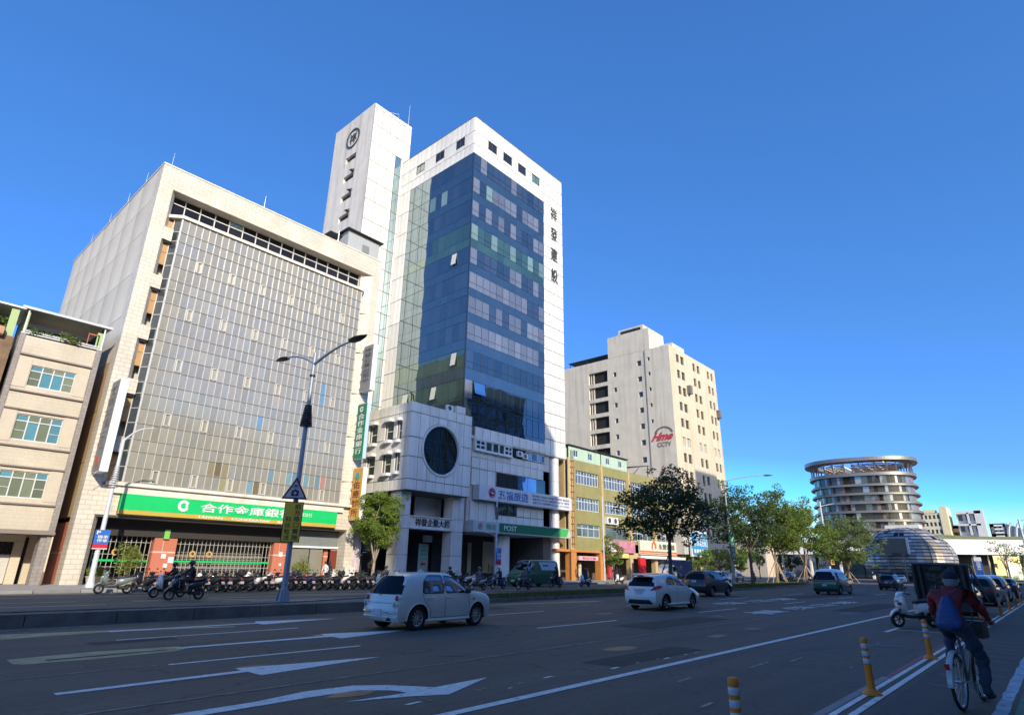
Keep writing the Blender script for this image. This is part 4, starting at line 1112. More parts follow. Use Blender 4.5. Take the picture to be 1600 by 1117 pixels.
    pieces('vision_pane', V, t, 'upper_vision_panes'); pieces('spandrel_pane', W, t, 'upper_spandrel_panes')
    for (k, u0, w_) in ((4, 48.2, .5), (8, 47.4, .5), (9, 50.6, .5), (9, 55.7, .6)):   # tilted open sashes on the side face
        z = tops[k]-1.7; b = MB(); b.hexa([(43.5,u0,z),(43.53,u0,z),(43.53,u0+w_*1.6,z),(43.5,u0+w_*1.6,z),(43.7,u0,z+1.5),(43.73,u0,z+1.5),(43.73,u0+w_*1.6,z+1.5),(43.7,u0+w_*1.6,z+1.5)])
        b.build('open_sash', flat('sash_cream', (.55,.56,.50), .3), t)
    b = MB(); z = 19.9; b.hexa([(45.2,45.55,z),(46.9,45.55,z),(46.9,45.57,z),(45.2,45.57,z),(45.2,45.85,z+1.4),(46.9,45.85,z+1.4),(46.9,45.87,z+1.4),(45.2,45.87,z+1.4)])
    b.build('open_sash', glass('open_sash_glass', (.03,.1,.3), .5, (.8,.9,1)), t)
    text('tower_v', 'front', 59.8, 61.35, 39.8, 52.0, 45.97, flat('black_letter', (.05,.05,.05), .5), t, th=.08)
    # ---- lower storeys of the tower (right of the podium)
    P = []
    def pf(a, c, z0, z1, y=46.0): P.append((WH, a+g, c-g, y-.02, y+.12, z0+g, z1-g))
    n = 10; cx = [45.7+(58.3-45.7)*i/n for i in range(n+1)]
    for a, c in zip(cx, cx[1:]): pf(a, c, 15.02, 16.3, 45.9)
    for a, c in ((58.3,59.45),(59.45,60.55),(60.55,61.6),(61.6,62.7)): P.append((WH, a+g, c-g, 45.9, 46.0, 14.98, 15.22))
    for a, c in zip(cx, cx[1:]):
        pf(a, c, 12.95, 13.75, 46.25)
        pf(a, c, 11.75, 12.95, 46.25)
        if c <= 49.8: pf(a, c, 9.9, 11.75, 46.25); pf(a, c, 6.2, 8.3, 46.25)
        else:
            pf(a, c, 6.2, 7.05, 46.25)
            if a > 53.2: pf(a, c, 7.05, 8.2, 46.25)
    b = MB(); b.box(45.2, 62.69, 46.0, 61, 14.9, 15.28); b.box(43.9, 59.6, 46.3, 47.3, 12.9, 15.0); b.box(45.3, 59.6, 46.4, 47.3, 5.2, 15.0); b.box(45.1, 62.4, 46.1, 52.5, 5.0, 5.2)
    b.build('soffit', mat('soffit_white', (.55,.53,.50), .7), t)
    pieces('facade_panel', P, t, 'facade_panels')
    # window strip box
    BX = MB(); BX.box(45.75, 52.0, 45.75, 46.2, 13.62, 13.76); BX.box(45.75, 52.0, 45.75, 46.2, 14.88, 15.02); BX.box(45.7, 45.8, 45.75, 46.2, 13.76, 14.88); BX.build('window_box', WPAINT, t)
    GD = glass('green_dark_glass', (.03,.05,.04), .12)
    Fb = front(45.8)
    window(t, Fb, 45.85, 47.4, 13.78, 14.86, .1, [.5], [.5], WPAINT, GD, .12)
    for a, c in ((47.5,48.5),(48.6,49.6),(49.7,50.55)): window(t, Fb, a, c, 13.78, 14.86, .1, [], [], WPAINT, GD, .07)
    window(t, Fb, 50.6, 51.95, 13.78, 14.86, .1, [.55], [.5], WPAINT, GD, .12)
    piece('dark_recess', DARKM, t, 52.2, 58.6, 46.26, 46.28, 13.8, 14.88)
    window(t, front(46.2), 54.8, 58.5, 13.85, 14.85, .05, [.3,.6,.8], [], ALU, [glass('teal_glass', (.12,.22,.22), .2), GD], .08)
    # second-floor windows
    for a, c, gg in ((49.8,51.6,DARKM),(51.65,53.4,DARKM),(53.5,55.2,None),(55.25,56.9,None),(56.95,58.6,GD)):
        piece('window_pane', gg or glass('blue_film_glass', (.05,.14,.32), .4, (.7,.85,1)), t, a, c, 46.23, 46.25, 10.0, 11.7)
    for a, c in ((49.8,51.6),(51.65,53.4)): piece('window_pane', glass('navy_glass', (.025,.035,.05), .08), t, a, c, 46.23, 46.25, 7.08, 8.2)
    # columns
    for cxx, z1, r in ((51.75, 5.0, .92), (60.95, 14.98, 1.0)):
        zz = .15; b = MB()
        while zz < z1-.3:
            z2 = min(zz+2.35, z1); b = MB(); b.lathe([(r-.03,zz),(r,zz+.02),(r,z2-.03),(r-.03,z2-.01)], (cxx, 47.1, 0), 'z', 32); b.build('column_drum', WH, t, smooth=True); zz = z2
    # entrance hall
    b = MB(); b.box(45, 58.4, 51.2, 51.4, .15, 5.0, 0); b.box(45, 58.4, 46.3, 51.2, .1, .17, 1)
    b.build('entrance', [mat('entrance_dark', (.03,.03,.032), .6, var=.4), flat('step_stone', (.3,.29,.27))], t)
    for a, c, z0, z1, m_ in ((52.9,54.9,.9,4.4,flat('poster_cream', (.55,.52,.36))),(50.4,51.0,.6,4.2,flat('poster_cream', (0,0,0))),(55.3,56.4,.4,3.6,glass('shop_glass', (0,0,0)))): piece('poster', m_, t, a, c, 51.1, 51.15, z0, z1)
    b = MB(); b.box(53.2,53.5,51.07,51.09,1.2,3.2,0); b.box(53.8,54.1,51.07,51.09,1.0,1.9,1); b.box(54.3,54.6,51.07,51.09,1.0,1.7,1); b.build('poster_print', [flat('gold', (0,0,0)), flat('poster_brown', (.3,.15,.06))], t)
    return t
tower()
def ac_unit(label, x, y, z, f='front', group=None, sc=1.0):
    t = thing('air_conditioner', label, 'air conditioner', (x, y, z), group)
    w_, d, h = .85*sc, .32*sc, .62*sc
    b = MB(); b.box(x, x+w_, y, y+d, z, z+h); b.build('casing', WPAINT, t)
    b = MB(); b.lathe([(0,y-.004),(h*.38,y-.004),(h*.4,y+.0)], (x+w_*.42, 0, z+h*.5), 'y', 20); b.build('fan', flat('fan_dark', (.05,.05,.05)), t)
    b = MB()
    for k in range(4): b.lathe([(h*(.1+k*.09),y-.012),(h*(.115+k*.09),y-.012)], (x+w_*.42,0,z+h*.5), 'y', 20)
    b.build('fan_grille', GREYM, t)
    b = MB()
    for q in (x+.1, x+w_-.15): b.box(q, q+.05, y, y+d+.3, z-.06, z)
    b.build('bracket', GREYM, t)
ac_unit('white air conditioner in the dark slot, left of two above the travel sign', 53.0, 45.85, 14.0)
ac_unit('white air conditioner in the dark slot, right of two above the travel sign', 54.0, 45.85, 13.85)
# travel-agency sign and post sign
def travel_sign():
    t = thing('shop_sign', 'long white travel agency sign board with blue characters across the tower', 'sign', (46, 45.3, 8.4))
    b = MB(); b.box(46.02, 62.8, 45.25, 46.2, 8.38, 9.93); b.build('board', mat('sign_board_white', (.62,.63,.64), .4), t)
    BL = flat('letter_blue', (.03,.14,.42), .4)
    text('travel', 'front', 49.0, 54.2, 8.65, 9.65, 45.24, BL, t)
    for i, k in enumerate(('t1', 't2', 't3')): text(k, 'front', 55.0, 62.2, 9.42-.38*i, 9.65-.38*i, 45.24, flat('letter_navy', (.08,.1,.2)), t, th=.01)
    RD = flat('letter_crimson', (.42,.02,.12))
    R = random.Random(3); b = MB()
    for k in range(7):
        a = R.uniform(0, 2*pi); b.bar((48.0+cos(a)*.35, 45.2, 9.2+sin(a)*.4), (48.0+cos(a+2)*.35, 45.2, 9.2+sin(a+2)*.4), .03, .11)
    b.lathe([(.44,45.18),(.52,45.18),(.52,45.24)], (48.0,0,9.2), 'y', 18); b.build('emblem', RD, t)
travel_sign()
def post_sign():
    t = thing('shop_sign', 'post office fascia, white at the left then dark green with POST lettering', 'sign', (45.1, 45, 5))
    b = MB(); b.box(45.08, 49.0, 45.0, 46.2, 5.02, 6.12, 0); b.box(49.0, 61.0, 45.0, 46.2, 5.12, 6.06, 1); b.box(49.0, 61.9, 44.97, 46.2, 5.02, 5.11, 0); b.box(49.0, 61.6, 44.97, 46.2, 6.065, 6.13, 0)
    b.prism([(61.0,5.12),(61.3,5.12),(61.75,6.06),(61.0,6.06)], 1, 45.0, 46.2, 2); b.prism([(58.2,5.12),(61.0,5.12),(61.0,6.06),(60.2,6.06)], 1, 44.985, 44.995, 2); b.prism([(61.31,5.12),(62.2,5.12),(61.9,6.06),(61.76,6.06)], 1, 45.02, 46.2, 0)
    b.build('board', [mat('post_white', (.50,.52,.50), .4), flat('post_green', (.01,.16,.07), .4), flat('post_light_green', (.06,.42,.10), .4)], t)
    text('post', 'front', 49.8, 51.9, 5.34, 5.86, 44.98, WPAINT, t)
    text('youju', 'front', 46.95, 48.7, 5.3, 5.88, 44.99, flat('letter_green', (.1,.3,.17)), t)
    b = MB(); b.lathe([(.27,44.96),(.34,44.96),(.34,45.0)], (46.1,0,5.57), 'y', 24)
    b.box(46.06,46.14,44.96,45,5.38,5.76); b.box(45.95,46.25,44.965,45,5.45,5.5); b.box(45.95,46.25,44.965,45,5.62,5.67)
    b.build('emblem', flat('emblem_purple', (.22,.08,.14)), t)
post_sign()

# ---------------------------------------------------------------- narrow lift tower behind
def narrow_tower():
    t = thing('lift_tower', 'narrow white panelled tower with a round black emblem and five slit windows', 'building', (38.1, 61.2, .15))
    SH = mat('grey_render', (.62,.58,.52), .85, var=.08, scale=.6, streak=.55, streakcol=(.22,.2,.18), bump=.2)
    b = MB(); hs = []
    zs5 = [(57.3,58.3),(53.9,54.95),(50.6,51.6),(47.2,48.2),(43.9,44.9)]
    holes(b, side(38.1), 61.25, 71.3, .15, 65.1, [(64.8,67.4,a,c) for a, c in zs5], .5, 0, 0)
    b.box(38.62, 44.9, 61.28, 71.3, .15, 65.0, 1); b.quad((38.1,61.25,65.1),(44.93,61.25,65.1),(44.93,71.3,65.1),(38.1,71.3,65.1), 0); b.quad((38.1,71.3,.15),(44.93,71.3,.15),(44.93,71.3,65.1),(38.1,71.3,65.1), 0)
    b.build('wall', [SH, WHJ], t)
    P = []; g = .05
    zs = [65.1, 64.4, 61.5, 58.35] + [58.35-3.15*i for i in range(1, 16)]
    cols = [38.1, 39.65, 41.15, 42.45, 43.5, 44.93]
    for k in range(len(zs)-1):
        for a, c in zip(cols, cols[1:]):
            if a == 42.45 and k > 2:
                P.append((glass('strip_teal_glass', (.08,.14,.15), .30, (.8,.95,1.0), .03, .03), a+g, c-g, 61.24, 61.3, zs[k+1]+g, zs[k]-g)); continue
            sp = [(a, c)] if k != 1 else [(a, c)]
            for a2, c2 in sp: P.append((WH, a2+g, c2-g, 61.16, 61.28, zs[k+1]+g, zs[k]-g))
    pieces('marble_panel', P, t, 'marble_panels')
    for i, (a, c) in enumerate(zs5):
        window(t, side(38.1), 64.85, 67.35, a+.03, c-.03, .42, [.25,.5,.75], [], flat('dark_frame', (.06,.06,.06)), flat('slit_dark', (.02,.02,.02), .3), .05, split=False)
        if i:
            MB().prism([(38.1, c+.02), (38.1, c+.1), (37.6, c+.05), (37.6, c)], 1, 64.6, 65.6).build('hood', flat('dark_hood', (.05,.05,.05)), t) if False else None
            b = MB(); b.hexa([(37.55,64.7,c),(38.1,64.7,c),(38.1,65.2,c),(37.55,65.2,c),(37.55,64.7,c+.05),(38.1,64.7,c+.4),(38.1,65.2,c+.4),(37.55,65.2,c+.05)]); b.build('hood', flat('dark_hood', (.06,.06,.06)), t)
    # emblem: ring with the character
    BK_ = flat('black_letter', (.05,.05,.05))
    e = MB(); e.lathe([(1.42,37.98),(1.65,37.98),(1.65,38.1),(1.42,38.1),(1.42,37.98)], (0,66.05,61.35), 'x', 40).build('emblem', BK_, t)
    text('xiang', 'side', 65.2, 66.9, 60.45, 62.25, 38.08, BK_, t, th=.06)
    for (x, y, h) in ((44.5,61.6,4.2),(42.9,62,1.6)): MB().tube([(x,y,65.1),(x,y,65.1+h)], [.05,.02], 6).build('antenna', GREYM, t)
    MB().tube([(40.5,61.4,65.1),(42.2,61.1,65.7)], .03, 5).build('antenna', WPAINT, t)
narrow_tower()

# ---------------------------------------------------------------- podium with the round window
def podium():
    t = thing('corner_podium', 'white panelled corner podium with a big round dark window above an arcade', 'building', (35.15, 44, .15))
    b = MB(); F, L = front(44.0), side(35.15)
    CX, CZ, RR = 39.25, 12.38, 2.62
    lw = [(46.75,47.85,13.1,14.95),(45.3,45.95,13.0,14.85),(49.2,50.4,13.05,14.95),(46.6,47.75,9.9,11.7),(45.2,45.9,9.95,11.7),(49.2,50.45,9.9,11.75)]
    b.box(35.62, 43.3, 46.6, 58, 8.3, 16.3); b.box(35.2, 43.3, 44.05, 60.5, 8.2, 8.35)
    b.box(35.2, 43.33, 44.05, 58, 16.3, 16.45)
    holes(b, side(35.22), 44.1, 60.5, 8.2, 16.5, [(a,c,e,g_) for a,c,e,g_ in lw], .35)
    # front core with a square hole for the round window
    holes(b, front(44.1), 35.2, 43.33, 8.2, 16.5, [(CX-RR, CX+RR, CZ-RR, CZ+RR)], .5)
    b.box(43.26, 43.3, 44.1, 58, 8.2, 16.5); b.box(35.3, 43.3, 52.5, 60, .15, 8.2)
    b.build('wall', WHJ, t)
    g = .036
    cols = [35.15,36.29,37.45,38.65,39.82,41.03,42.18,43.33]; zs = [8.2,9.21,11.32,13.18,15.59,16.6]
    WB = WH
    def cutpanel(x0, x1, z0, z1):
        """panel minus the circle, as a polygon"""
        n = 10; poly_ = []
        pts = []
        def inside(x, z): return (x-CX)**2+(z-CZ)**2 < (RR+.02)**2
        # sample the outline densely and drop what lies inside, then follow the circle back
        out = []
        segs = [((x0,z0),(x1,z0)),((x1,z0),(x1,z1)),((x1,z1),(x0,z1)),((x0,z1),(x0,z0))]
        for a, c in segs:
            for k in range(24):
                t_ = k/24; out.append((a[0]+(c[0]-a[0])*t_, a[1]+(c[1]-a[1])*t_))
        ins = [inside(*p) for p in out]
        if all(ins): return None
        if not any(ins):
            return [(x0,z0),(x1,z0),(x1,z1),(x0,z1)]
        res = []
        N_ = len(out)
        st = next(i for i in range(N_) if ins[i-1] and not ins[i])
        seq = [(out[(st+i) % N_], ins[(st+i) % N_]) for i in range(N_)]
        keep = [p for p, q in seq if not q]
        runs = []; cur = []
        for p, q in seq:
            if not q: cur.append(p)
            elif cur: runs.append(cur); cur = []
        if cur: runs.append(cur)
        polys = []
        for rn in runs:
            if len(rn) < 2: continue
            a0 = atan2(rn[-1][1]-CZ, rn[-1][0]-CX); a1 = atan2(rn[0][1]-CZ, rn[0][0]-CX)
            d = (a1-a0+pi) % (2*pi)-pi
            arc = [(CX+cos(a0+d*i/10)*(RR+.02), CZ+sin(a0+d*i/10)*(RR+.02)) for i in range(0, 11)]
            polys.append(rn+arc)
        return polys
    for i in range(7):
        for j in range(5):
            x0, x1, z0, z1 = cols[i]+g, cols[i+1]-g, zs[j]+g, zs[j+1]-g
            r = cutpanel(x0, x1, z0, z1)
            if r is None: continue
            if isinstance(r[0], tuple): piece('facade_panel', WB, t, x0, x1, 43.98, 44.1, z0, z1); continue
            for pl in r:
                bb = MB(); bb.prism(pl, 1, 43.98, 44.1); bb.build('facade_panel', WB, t)
    lcols = [44.0,44.75,45.3,46.0,46.6,47.9,49.2,50.5,52.5,55,57.5,60.5]
    P = []
    for i in range(len(lcols)-1):
        for j in range(5):
            a, c, z0, z1 = lcols[i]+g, lcols[i+1]-g, zs[j]+g, zs[j+1]-g
            cuts = [w_ for w_ in lw if w_[0] < c-.1 and w_[1] > a+.1 and w_[2] < z1 and w_[3] > z0]
            segs = [(z0, z1)]
            for w_ in cuts:
                ns = []
                for s0, s1 in segs:
                    if w_[2] <= s0 and w_[3] >= s1: continue
                    if w_[2] > s0: ns.append((s0, min(s1, w_[2])))
                    if w_[3] < s1: ns.append((max(s0, w_[3]), s1))
                segs = [q for q in ns if q[1]-q[0] > .04]
            for s0, s1 in segs: P.append((WH, 35.12, 35.24, a, c, s0, s1))
    pieces('side_panel', P, t, 'side_panels')
    # narrow windows with rounded hoods and sills
    GG = glass('green_dark_glass', (0,0,0))
    for a, c, e, g_ in lw:
        window(t, side(35.15), a, c, e, g_, .2, [], [.5], WPAINT, GG, .08)
        for z, h in ((g_, .28), (e-.28, .28)):
            bb = MB(); bb.prism([(35.1, a-.06), (34.85, a-.06), (34.74, a+.08), (34.70, (a+c)/2), (34.74, c-.08), (34.85, c+.06), (35.1, c+.06)], 2, z, z+h)
            bb.build('window_hood' if z == g_ else 'window_sill', WPAINT, t)
    # round window
    rg = MB(); rg.lathe([(RR-.02,44.0),(RR-.02,43.90),(RR-.2,43.88),(RR-.26,43.95),(RR-.26,44.3)], (CX,0,CZ), 'y', 64); ring = rg.build('round_window', mat('ring_white', (.62,.62,.62), .3), t, smooth=True)
    bb = MB(); bb.poly([(CX+cos(2*pi*i/64)*(RR-.22), 44.25, CZ+sin(2*pi*i/64)*(RR-.22)) for i in range(64)])
    bb.build('pane', glass('round_glass', (.008,.012,.012), .0, (.35,.45,.42), .02, .05, wscale=.6), ring)
    bb = MB()
    for q in (-.85, 0, .85): h = sqrt((RR-.25)**2-q*q); bb.box(CX+q-.02, CX+q+.02, 44.2, 44.24, CZ-h, CZ+h); bb.box(CX-h, CX+h, 44.205, 44.235, CZ+q-.02, CZ+q+.02)
    bb.build('glazing_bar', flat('dark_bar', (.03,.035,.035)), ring)
    # arcade: pillars, beam with name, posters
    for (xa, xb) in ((35.4,36.8),(42.2,43.75)):
        for z0, z1 in ((.15,2.5),(2.52,4.82),(4.84,6.0),(6.02,8.2)):
            bb = MB(); r = .12
            bb.prism([(xa+r,45.1),(xb-r,45.1),(xb,45.1+r),(xb,46.5),(xa,46.5),(xa,45.1+r)], 2, z0+.01, z1-.01); bb.build('pillar_block', WH, t)
    bb = MB(); bb.box(36.82, 42.18, 45.25, 46.2, 4.87, 6.05); bb.box(36.82, 43.7, 45.1, 45.25, 5.96, 6.06); bb.box(36.82, 42.18, 45.1, 45.25, 4.87, 4.97)
    bb.build('arch_beam', WH, t)
    text('arch', 'front', 37.5, 41.9, 5.14, 5.84, 45.23, flat('black_letter', (0,0,0)), t, th=.05)
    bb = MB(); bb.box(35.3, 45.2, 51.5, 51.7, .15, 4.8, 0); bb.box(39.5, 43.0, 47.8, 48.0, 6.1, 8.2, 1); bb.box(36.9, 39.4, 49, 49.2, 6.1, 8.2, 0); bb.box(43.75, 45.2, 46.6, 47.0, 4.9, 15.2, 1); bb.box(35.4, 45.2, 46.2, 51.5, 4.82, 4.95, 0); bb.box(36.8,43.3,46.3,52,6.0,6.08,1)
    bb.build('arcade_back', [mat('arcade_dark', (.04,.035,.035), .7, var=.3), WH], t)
    PM = mat('poster_green', (.38,.42,.28), .5, var=.2, scale=.8)
    p1 = piece('poster', PM, t, 38.0, 40.1, 49.9, 49.95, 1.2, 4.5); p2 = piece('poster', mat('poster_mint', (.30,.48,.42), .5), t, 40.9, 42.2, 48.5, 48.55, .4, 3.7)
    bb = MB(); bb.lathe([(.35,49.87),(.5,49.87),(.5,49.89)], (39.05,0,3.0), 'y', 24); bb.box(39.0,39.1,49.87,49.89,2.5,3.5); bb.box(38.55,39.55,49.872,49.888,2.95,3.05); bb.prism([(38.0,1.2),(40.1,1.2),(40.1,1.9),(39.2,1.55),(38.0,1.95)], 1, 49.87, 49.89, 1); bb.build('poster_print', [WPAINT, flat('poster_leaf', (.16,.27,.05))], t)
    bb = MB(); bb.prism([(41.2,1.75),(41.45,1.5),(41.45,1.65),(41.9,1.65),(41.9,1.85),(41.45,1.85),(41.45,2.0)], 1, 48.46, 48.48, 0); bb.box(41.1,41.95,48.46,48.48,2.6,2.75,1); bb.box(41.15,41.9,48.46,48.48,2.95,3.1,1); bb.box(40.9,42.2,48.46,48.48,2.2,2.26,1)
    bb.build('poster_print', [flat('arrow_red', (.5,.03,.03)), flat('poster_teal', (.1,.4,.38))], t)
    piece('window_ac', WPAINT, t, 41.2, 42.1, 47.9, 48.3, 3.85, 4.5)
    piece('parapet_block', WH, t, 41.1, 42.3, 43.99, 44.5, 16.62, 17.35)
    for (x, y) in ((38.6,46.2),(39.1,46.5)):
        MB().tube([(x-3.0,y-1.4,16.5),(x-3.0,y-1.5,17.1),(x-3.3,y-1.8,17.4),(x-3.6,y-2.0,17.45)], .06, 6).build('vent_pipe', BLK, t, smooth=True)
        MB().tube([(x-.9,y-1.2,16.5),(x-.8,y-1.3,17.0),(x-.5,y-1.5,17.3),(x-.2,y-1.8,17.6)], .05, 6).build('vent_pipe', BLK, t, smooth=True)
podium()
ac_unit('white air conditioner standing on the podium roof beside the parapet block', 39.9, 44.2, 16.65, sc=1.0)
# spiral stair and bits in the gap between bank and podium
def spiral_stair():
    t = thing('spiral_stair', 'dark spiral stair with pale treads behind the street tree', 'stair', (32.9, 46.8, .15))
    b = MB(); b.tube([(32.9,46.8,.15),(32.9,46.8,5.4)], .08, 8); b.build('post', BLK, t)
    for k in range(22):
        a = k*.42; z = .3+k*.23
        bb = MB(); p = [(32.9,46.8),(32.9+cos(a)*.95,46.8+sin(a)*.95),(32.9+cos(a+.4)*.95,46.8+sin(a+.4)*.95)]
        bb.prism(p, 2, z, z+.06); bb.build('tread', flat('tread_grey', (.55,.54,.5)), t)
    b = MB(); b.tube([(32.9+cos(k*.21)*.98,46.8+sin(k*.21)*.98,1.2+k*.115) for k in range(44)], .025, 5); b.build('handrail', BLK, t)
spiral_stair()
def clinic_front():
    t = thing('clinic_shop', 'small clinic shopfront with glass doors and posters under the right end of the bank', 'shop front', (28.5, 47.3, .15))
    b = MB(); b.box(26.2, 31.2, 47.2, 47.3, 3.0, 4.2, 0); b.box(26.2, 31.2, 47.1, 47.2, 2.85, 3.0, 1); b.build('fascia', [mat('fascia_grey', (.18,.2,.2), .5), WPAINT], t)
    for i, (a, c, m_) in enumerate(((26.3,28.0,glass('shop_glass', (0,0,0))),(28.1,29.3,glass('shop_glass', (0,0,0))),(30.1,31.1,mat('poster_pale', (.55,.6,.58), .5, var=.3, scale=3)))): piece('glass_door' if i < 2 else 'poster', m_, t, a, c, 47.3, 47.35, .2, 2.8)
    b = MB(); b.box(31.5,34.9,50.5,50.7,.15,6,0); b.build('passage_back', DARKM, t)
    piece('banner', flat('maroon', (0,0,0)), t, 29.35, 30.0, 46.2, 46.25, 1.2, 2.7)
    piece('poster', mat('poster_mix', (.5,.42,.42), .5, var=.6, scale=5), t, 31.3, 32.3, 46.1, 46.15, 1.0, 4.4)
    piece('poster', mat('poster_grey', (.16,.16,.17), .5, var=.6, scale=4), t, 31.2, 32.2, 46.2, 46.25, 3.2, 5.6)
    piece('sign_box', mat('pale_box', (.6,.58,.5), .5), t, 30.6, 31.6, 45.7, 46.0, .2, 1.4)
clinic_front()

# ---------------------------------------------------------------- old green-tiled shop row
def green_row():
    G = tilemat('green_tile', (.30,.28,.10), (.2,.18,.08), .12, .25, var=.08, ms=.008, streak=.5, streakcol=(.28,.18,.07))
    OR = tilemat('orange_tile', (.58,.24,.06), (.35,.14,.05), .2, .1, var=.08, ms=.006)
    PC = mat('pier_cream', (.50,.38,.20), .75, var=.12, streak=.5, streakcol=(.3,.17,.06))
    GG = glass('old_window_glass', (.10,.12,.12), .12, rough=.1); GD = glass('old_window_dark', (.04,.05,.05), .12)
    MINT = mat('mint_sheet', (.42,.55,.42), .6, var=.06, streak=.3)
    F = front(46.0)
    t = thing('shop_row', 'old four storey green tiled shop row with rusty piers and mint rooftop sheds', 'building', (63, 46, .15))
    b = MB()
    bays = [(63.0,70.75),(70.75,78.0),(78.0,85.2),(85.2,92.4)]
    fl = [(5.4,7.0),(8.75,10.4),(12.1,13.85)]
    hs = []
    for i, (a, c) in enumerate(bays):
        for z0, z1 in fl: hs.append((a+1.9 if i == 0 else a+.9, c-.45, z0, z1))
    holes(b, F, 63.0, 92.4, 3.75, 15.2, hs, .25)
    b.box(63.0, 92.4, 46.5, 60, 3.75, 15.2, 1)
    for x in [63.0, 70.75, 78.0, 85.2, 92.2]: b.box(x-.02, x+.42, 45.85, 46.0, 3.75, 15.3, 1)
    b.box(63.4, 64.3, 45.9, 46.0, 3.75, 15.2, 1); b.box(71.2,92.4,46.0,46.02,3.0,4.9,1)
    # orange arcade: beam and pillars
    b.box(60.0, 71.0, 45.7, 46.3, 3.5, 3.78, 2); 
    for x in (63.1, 69.7): b.box(x, x+1.25, 45.75, 46.6, .15, 3.5, 2)
    b.box(63, 92.4, 50, 50.1, .15, 3.7, 3)
    for x in (77.6, 84.8, 91.6): b.box(x, x+.8, 45.9, 46.6, .15, 3.0, 1)
    b.build('wall', [G, PC, OR, mat('arcade_brown', (.10,.08,.065), .8, var=.5, scale=1.5)], t)
    for i, (a, c) in enumerate(bays):
        for k, (z0, z1) in enumerate(fl):
            u0 = a+1.9 if i == 0 else a+.9
            window(t, F, u0, c-.45, z0, z1, .22, [.125*j for j in range(1, 8)] if k else [.25,.5,.75], [.7], ALU if not (k == 0 and i == 1) else GREYM, [GG, GD, GG], .09, split=(i < 2))
    # rooftop sheds
    for i, (a, c) in enumerate(((63.3,70.9),(71.1,78.0))):
        b = MB(); hs = [(a+1.2,a+2.2,15.6,16.5),(a+4.6,a+5.6,15.6,16.5)]
        holes(b, F, a, c, 15.2, 16.95, hs, .1); b.box(a-.2, c+.1, 45.7, 52, 16.95, 17.05, 1); b.box(a, c, 46.4, 52, 15.2, 16.95, 0)
        b.build('rooftop_shed', [MINT, BLK], t)
        for h in hs: window(t, F, *h, .1, [.5], [], WPAINT, GD, .05)
    b = MB(); b.hexa([(78.1,45.8,15.9),(84.5,45.8,16.9),(84.5,52,16.9),(78.1,52,15.9),(78.1,45.8,16.0),(84.5,45.8,17.0),(84.5,52,17.0),(78.1,52,16.0)]) 
    b.bar((84.3,46,15.2),(84.3,46,16.9),.1); b.bar((80,46,15.2),(81.5,46,16.2),.08); b.build('lean_to_roof', BLK, t)
    b = MB(); b.tube([(63.7,45.8,4),(63.7,45.8,16.4)], .06, 6); b.tube([(64.1,45.8,4),(64.1,45.8,16.4)], .05, 6)
    for k in range(14): b.box(63.4, 64.3, 45.7, 45.78, 4.5+k*.8, 4.58+k*.8)
    b.build('drainpipe', mat('rust', (.35,.2,.08), .8, var=.4, scale=4), t)
    b = MB(); b.box(66.2,66.8,46.8,46.9,.15,2.2); b.build('shop_goods', mat('goods', (.5,.45,.35), .6, var=.6, scale=3), t)
    return t
green_row()
for i, (x, lab) in enumerate(((71.5, 'stained white air conditioner under the second bay, left of the pair'), (73.0, 'stained white air conditioner under the second bay, right of the pair'))):
    ac_unit(lab, x, 45.55, 7.35, group='pair of air conditioners on the green shop row', sc=1.5)
def shopsign(name, label, x0, x1, z0, z1, y, mm, fn=None):
    t = thing(name, label, 'sign', (x0, y, z0)); b = MB(); b.box(x0, x1, y, y+.3, z0, z1); b.build('board', mm, t)
    if fn: fn(t)
shopsign('banner', 'white and pink banner strung between the orange pillars', 64.9, 69.2, 2.55, 3.05, 45.75, flat('banner_pink', (.68,.42,.45)), lambda t: text('banner', 'front', 65.6, 68.6, 2.65, 2.95, 45.74, flat('banner_red', (.5,.08,.12)), t))
shopsign('shop_sign', 'pink shop sign with a white heart and dark scooter silhouette', 71.3, 78.6, 3.7, 5.2, 45.6, mat('sign_pink', (.55,.22,.30), .5, var=.3, scale=1.0), lambda t: MB().prism([(71.6,3.8),(73.8,3.8),(73.0,4.7),(72.4,5.0),(71.6,5.0)], 1, 45.55, 45.59).build('print', WPAINT, t))
shopsign('shop_sign', 'small yellow shop sign under the pink sign', 73.3, 76.8, 3.0, 3.62, 45.65, flat('sign_yellow', (.68,.62,.18)), lambda t: MB().box(73.3, 75.0, 45.6, 45.64, 3.05, 3.58).build('print', flat('print_olive', (.15,.15,.08)), t))
def cs(t):
    text('cpc', 'front', 85.4, 90.6, 4.45, 5.25, 45.55, flat('letter_darkgreen', (.12,.16,.12)), t)
    b = MB(); b.prism([(83.3,4.5),(83.6,4.35),(83.7,5.0),(84.1,5.3),(84.4,4.9),(84.3,4.4),(84.8,4.6),(84.8,5.1),(84.1,5.7),(83.4,5.1)], 1, 45.55, 45.59, 0); b.box(80.0, 93.2, 45.56, 45.6, 3.95, 4.15, 0); b.box(80.0, 93.2, 45.57, 45.6, 3.7, 3.85, 0); b.build('print', flat('orange_red', (.58,.14,.03)), t)
shopsign('shop_sign', 'wide cream shop sign with an orange flame and orange stripes', 80.0, 93.2, 3.6, 5.6, 45.6, mat('sign_cream', (.70,.66,.50), .5), cs)
shopsign('awning', 'white strip awning under the cream shop sign', 79.5, 93.5, 3.05, 3.45, 45.2, WPAINT)
shopsign('flag', 'bright red upright flag in front of the shops', 77.3, 78.9, .6, 3.1, 44.2, flat('flag_red', (.60,.02,.02)))
shopsign('flag', 'narrow red banner beside the right orange pillar', 71.2, 71.9, .5, 3.4, 45.4, flat('flag_dark_red', (.5,.04,.06)))
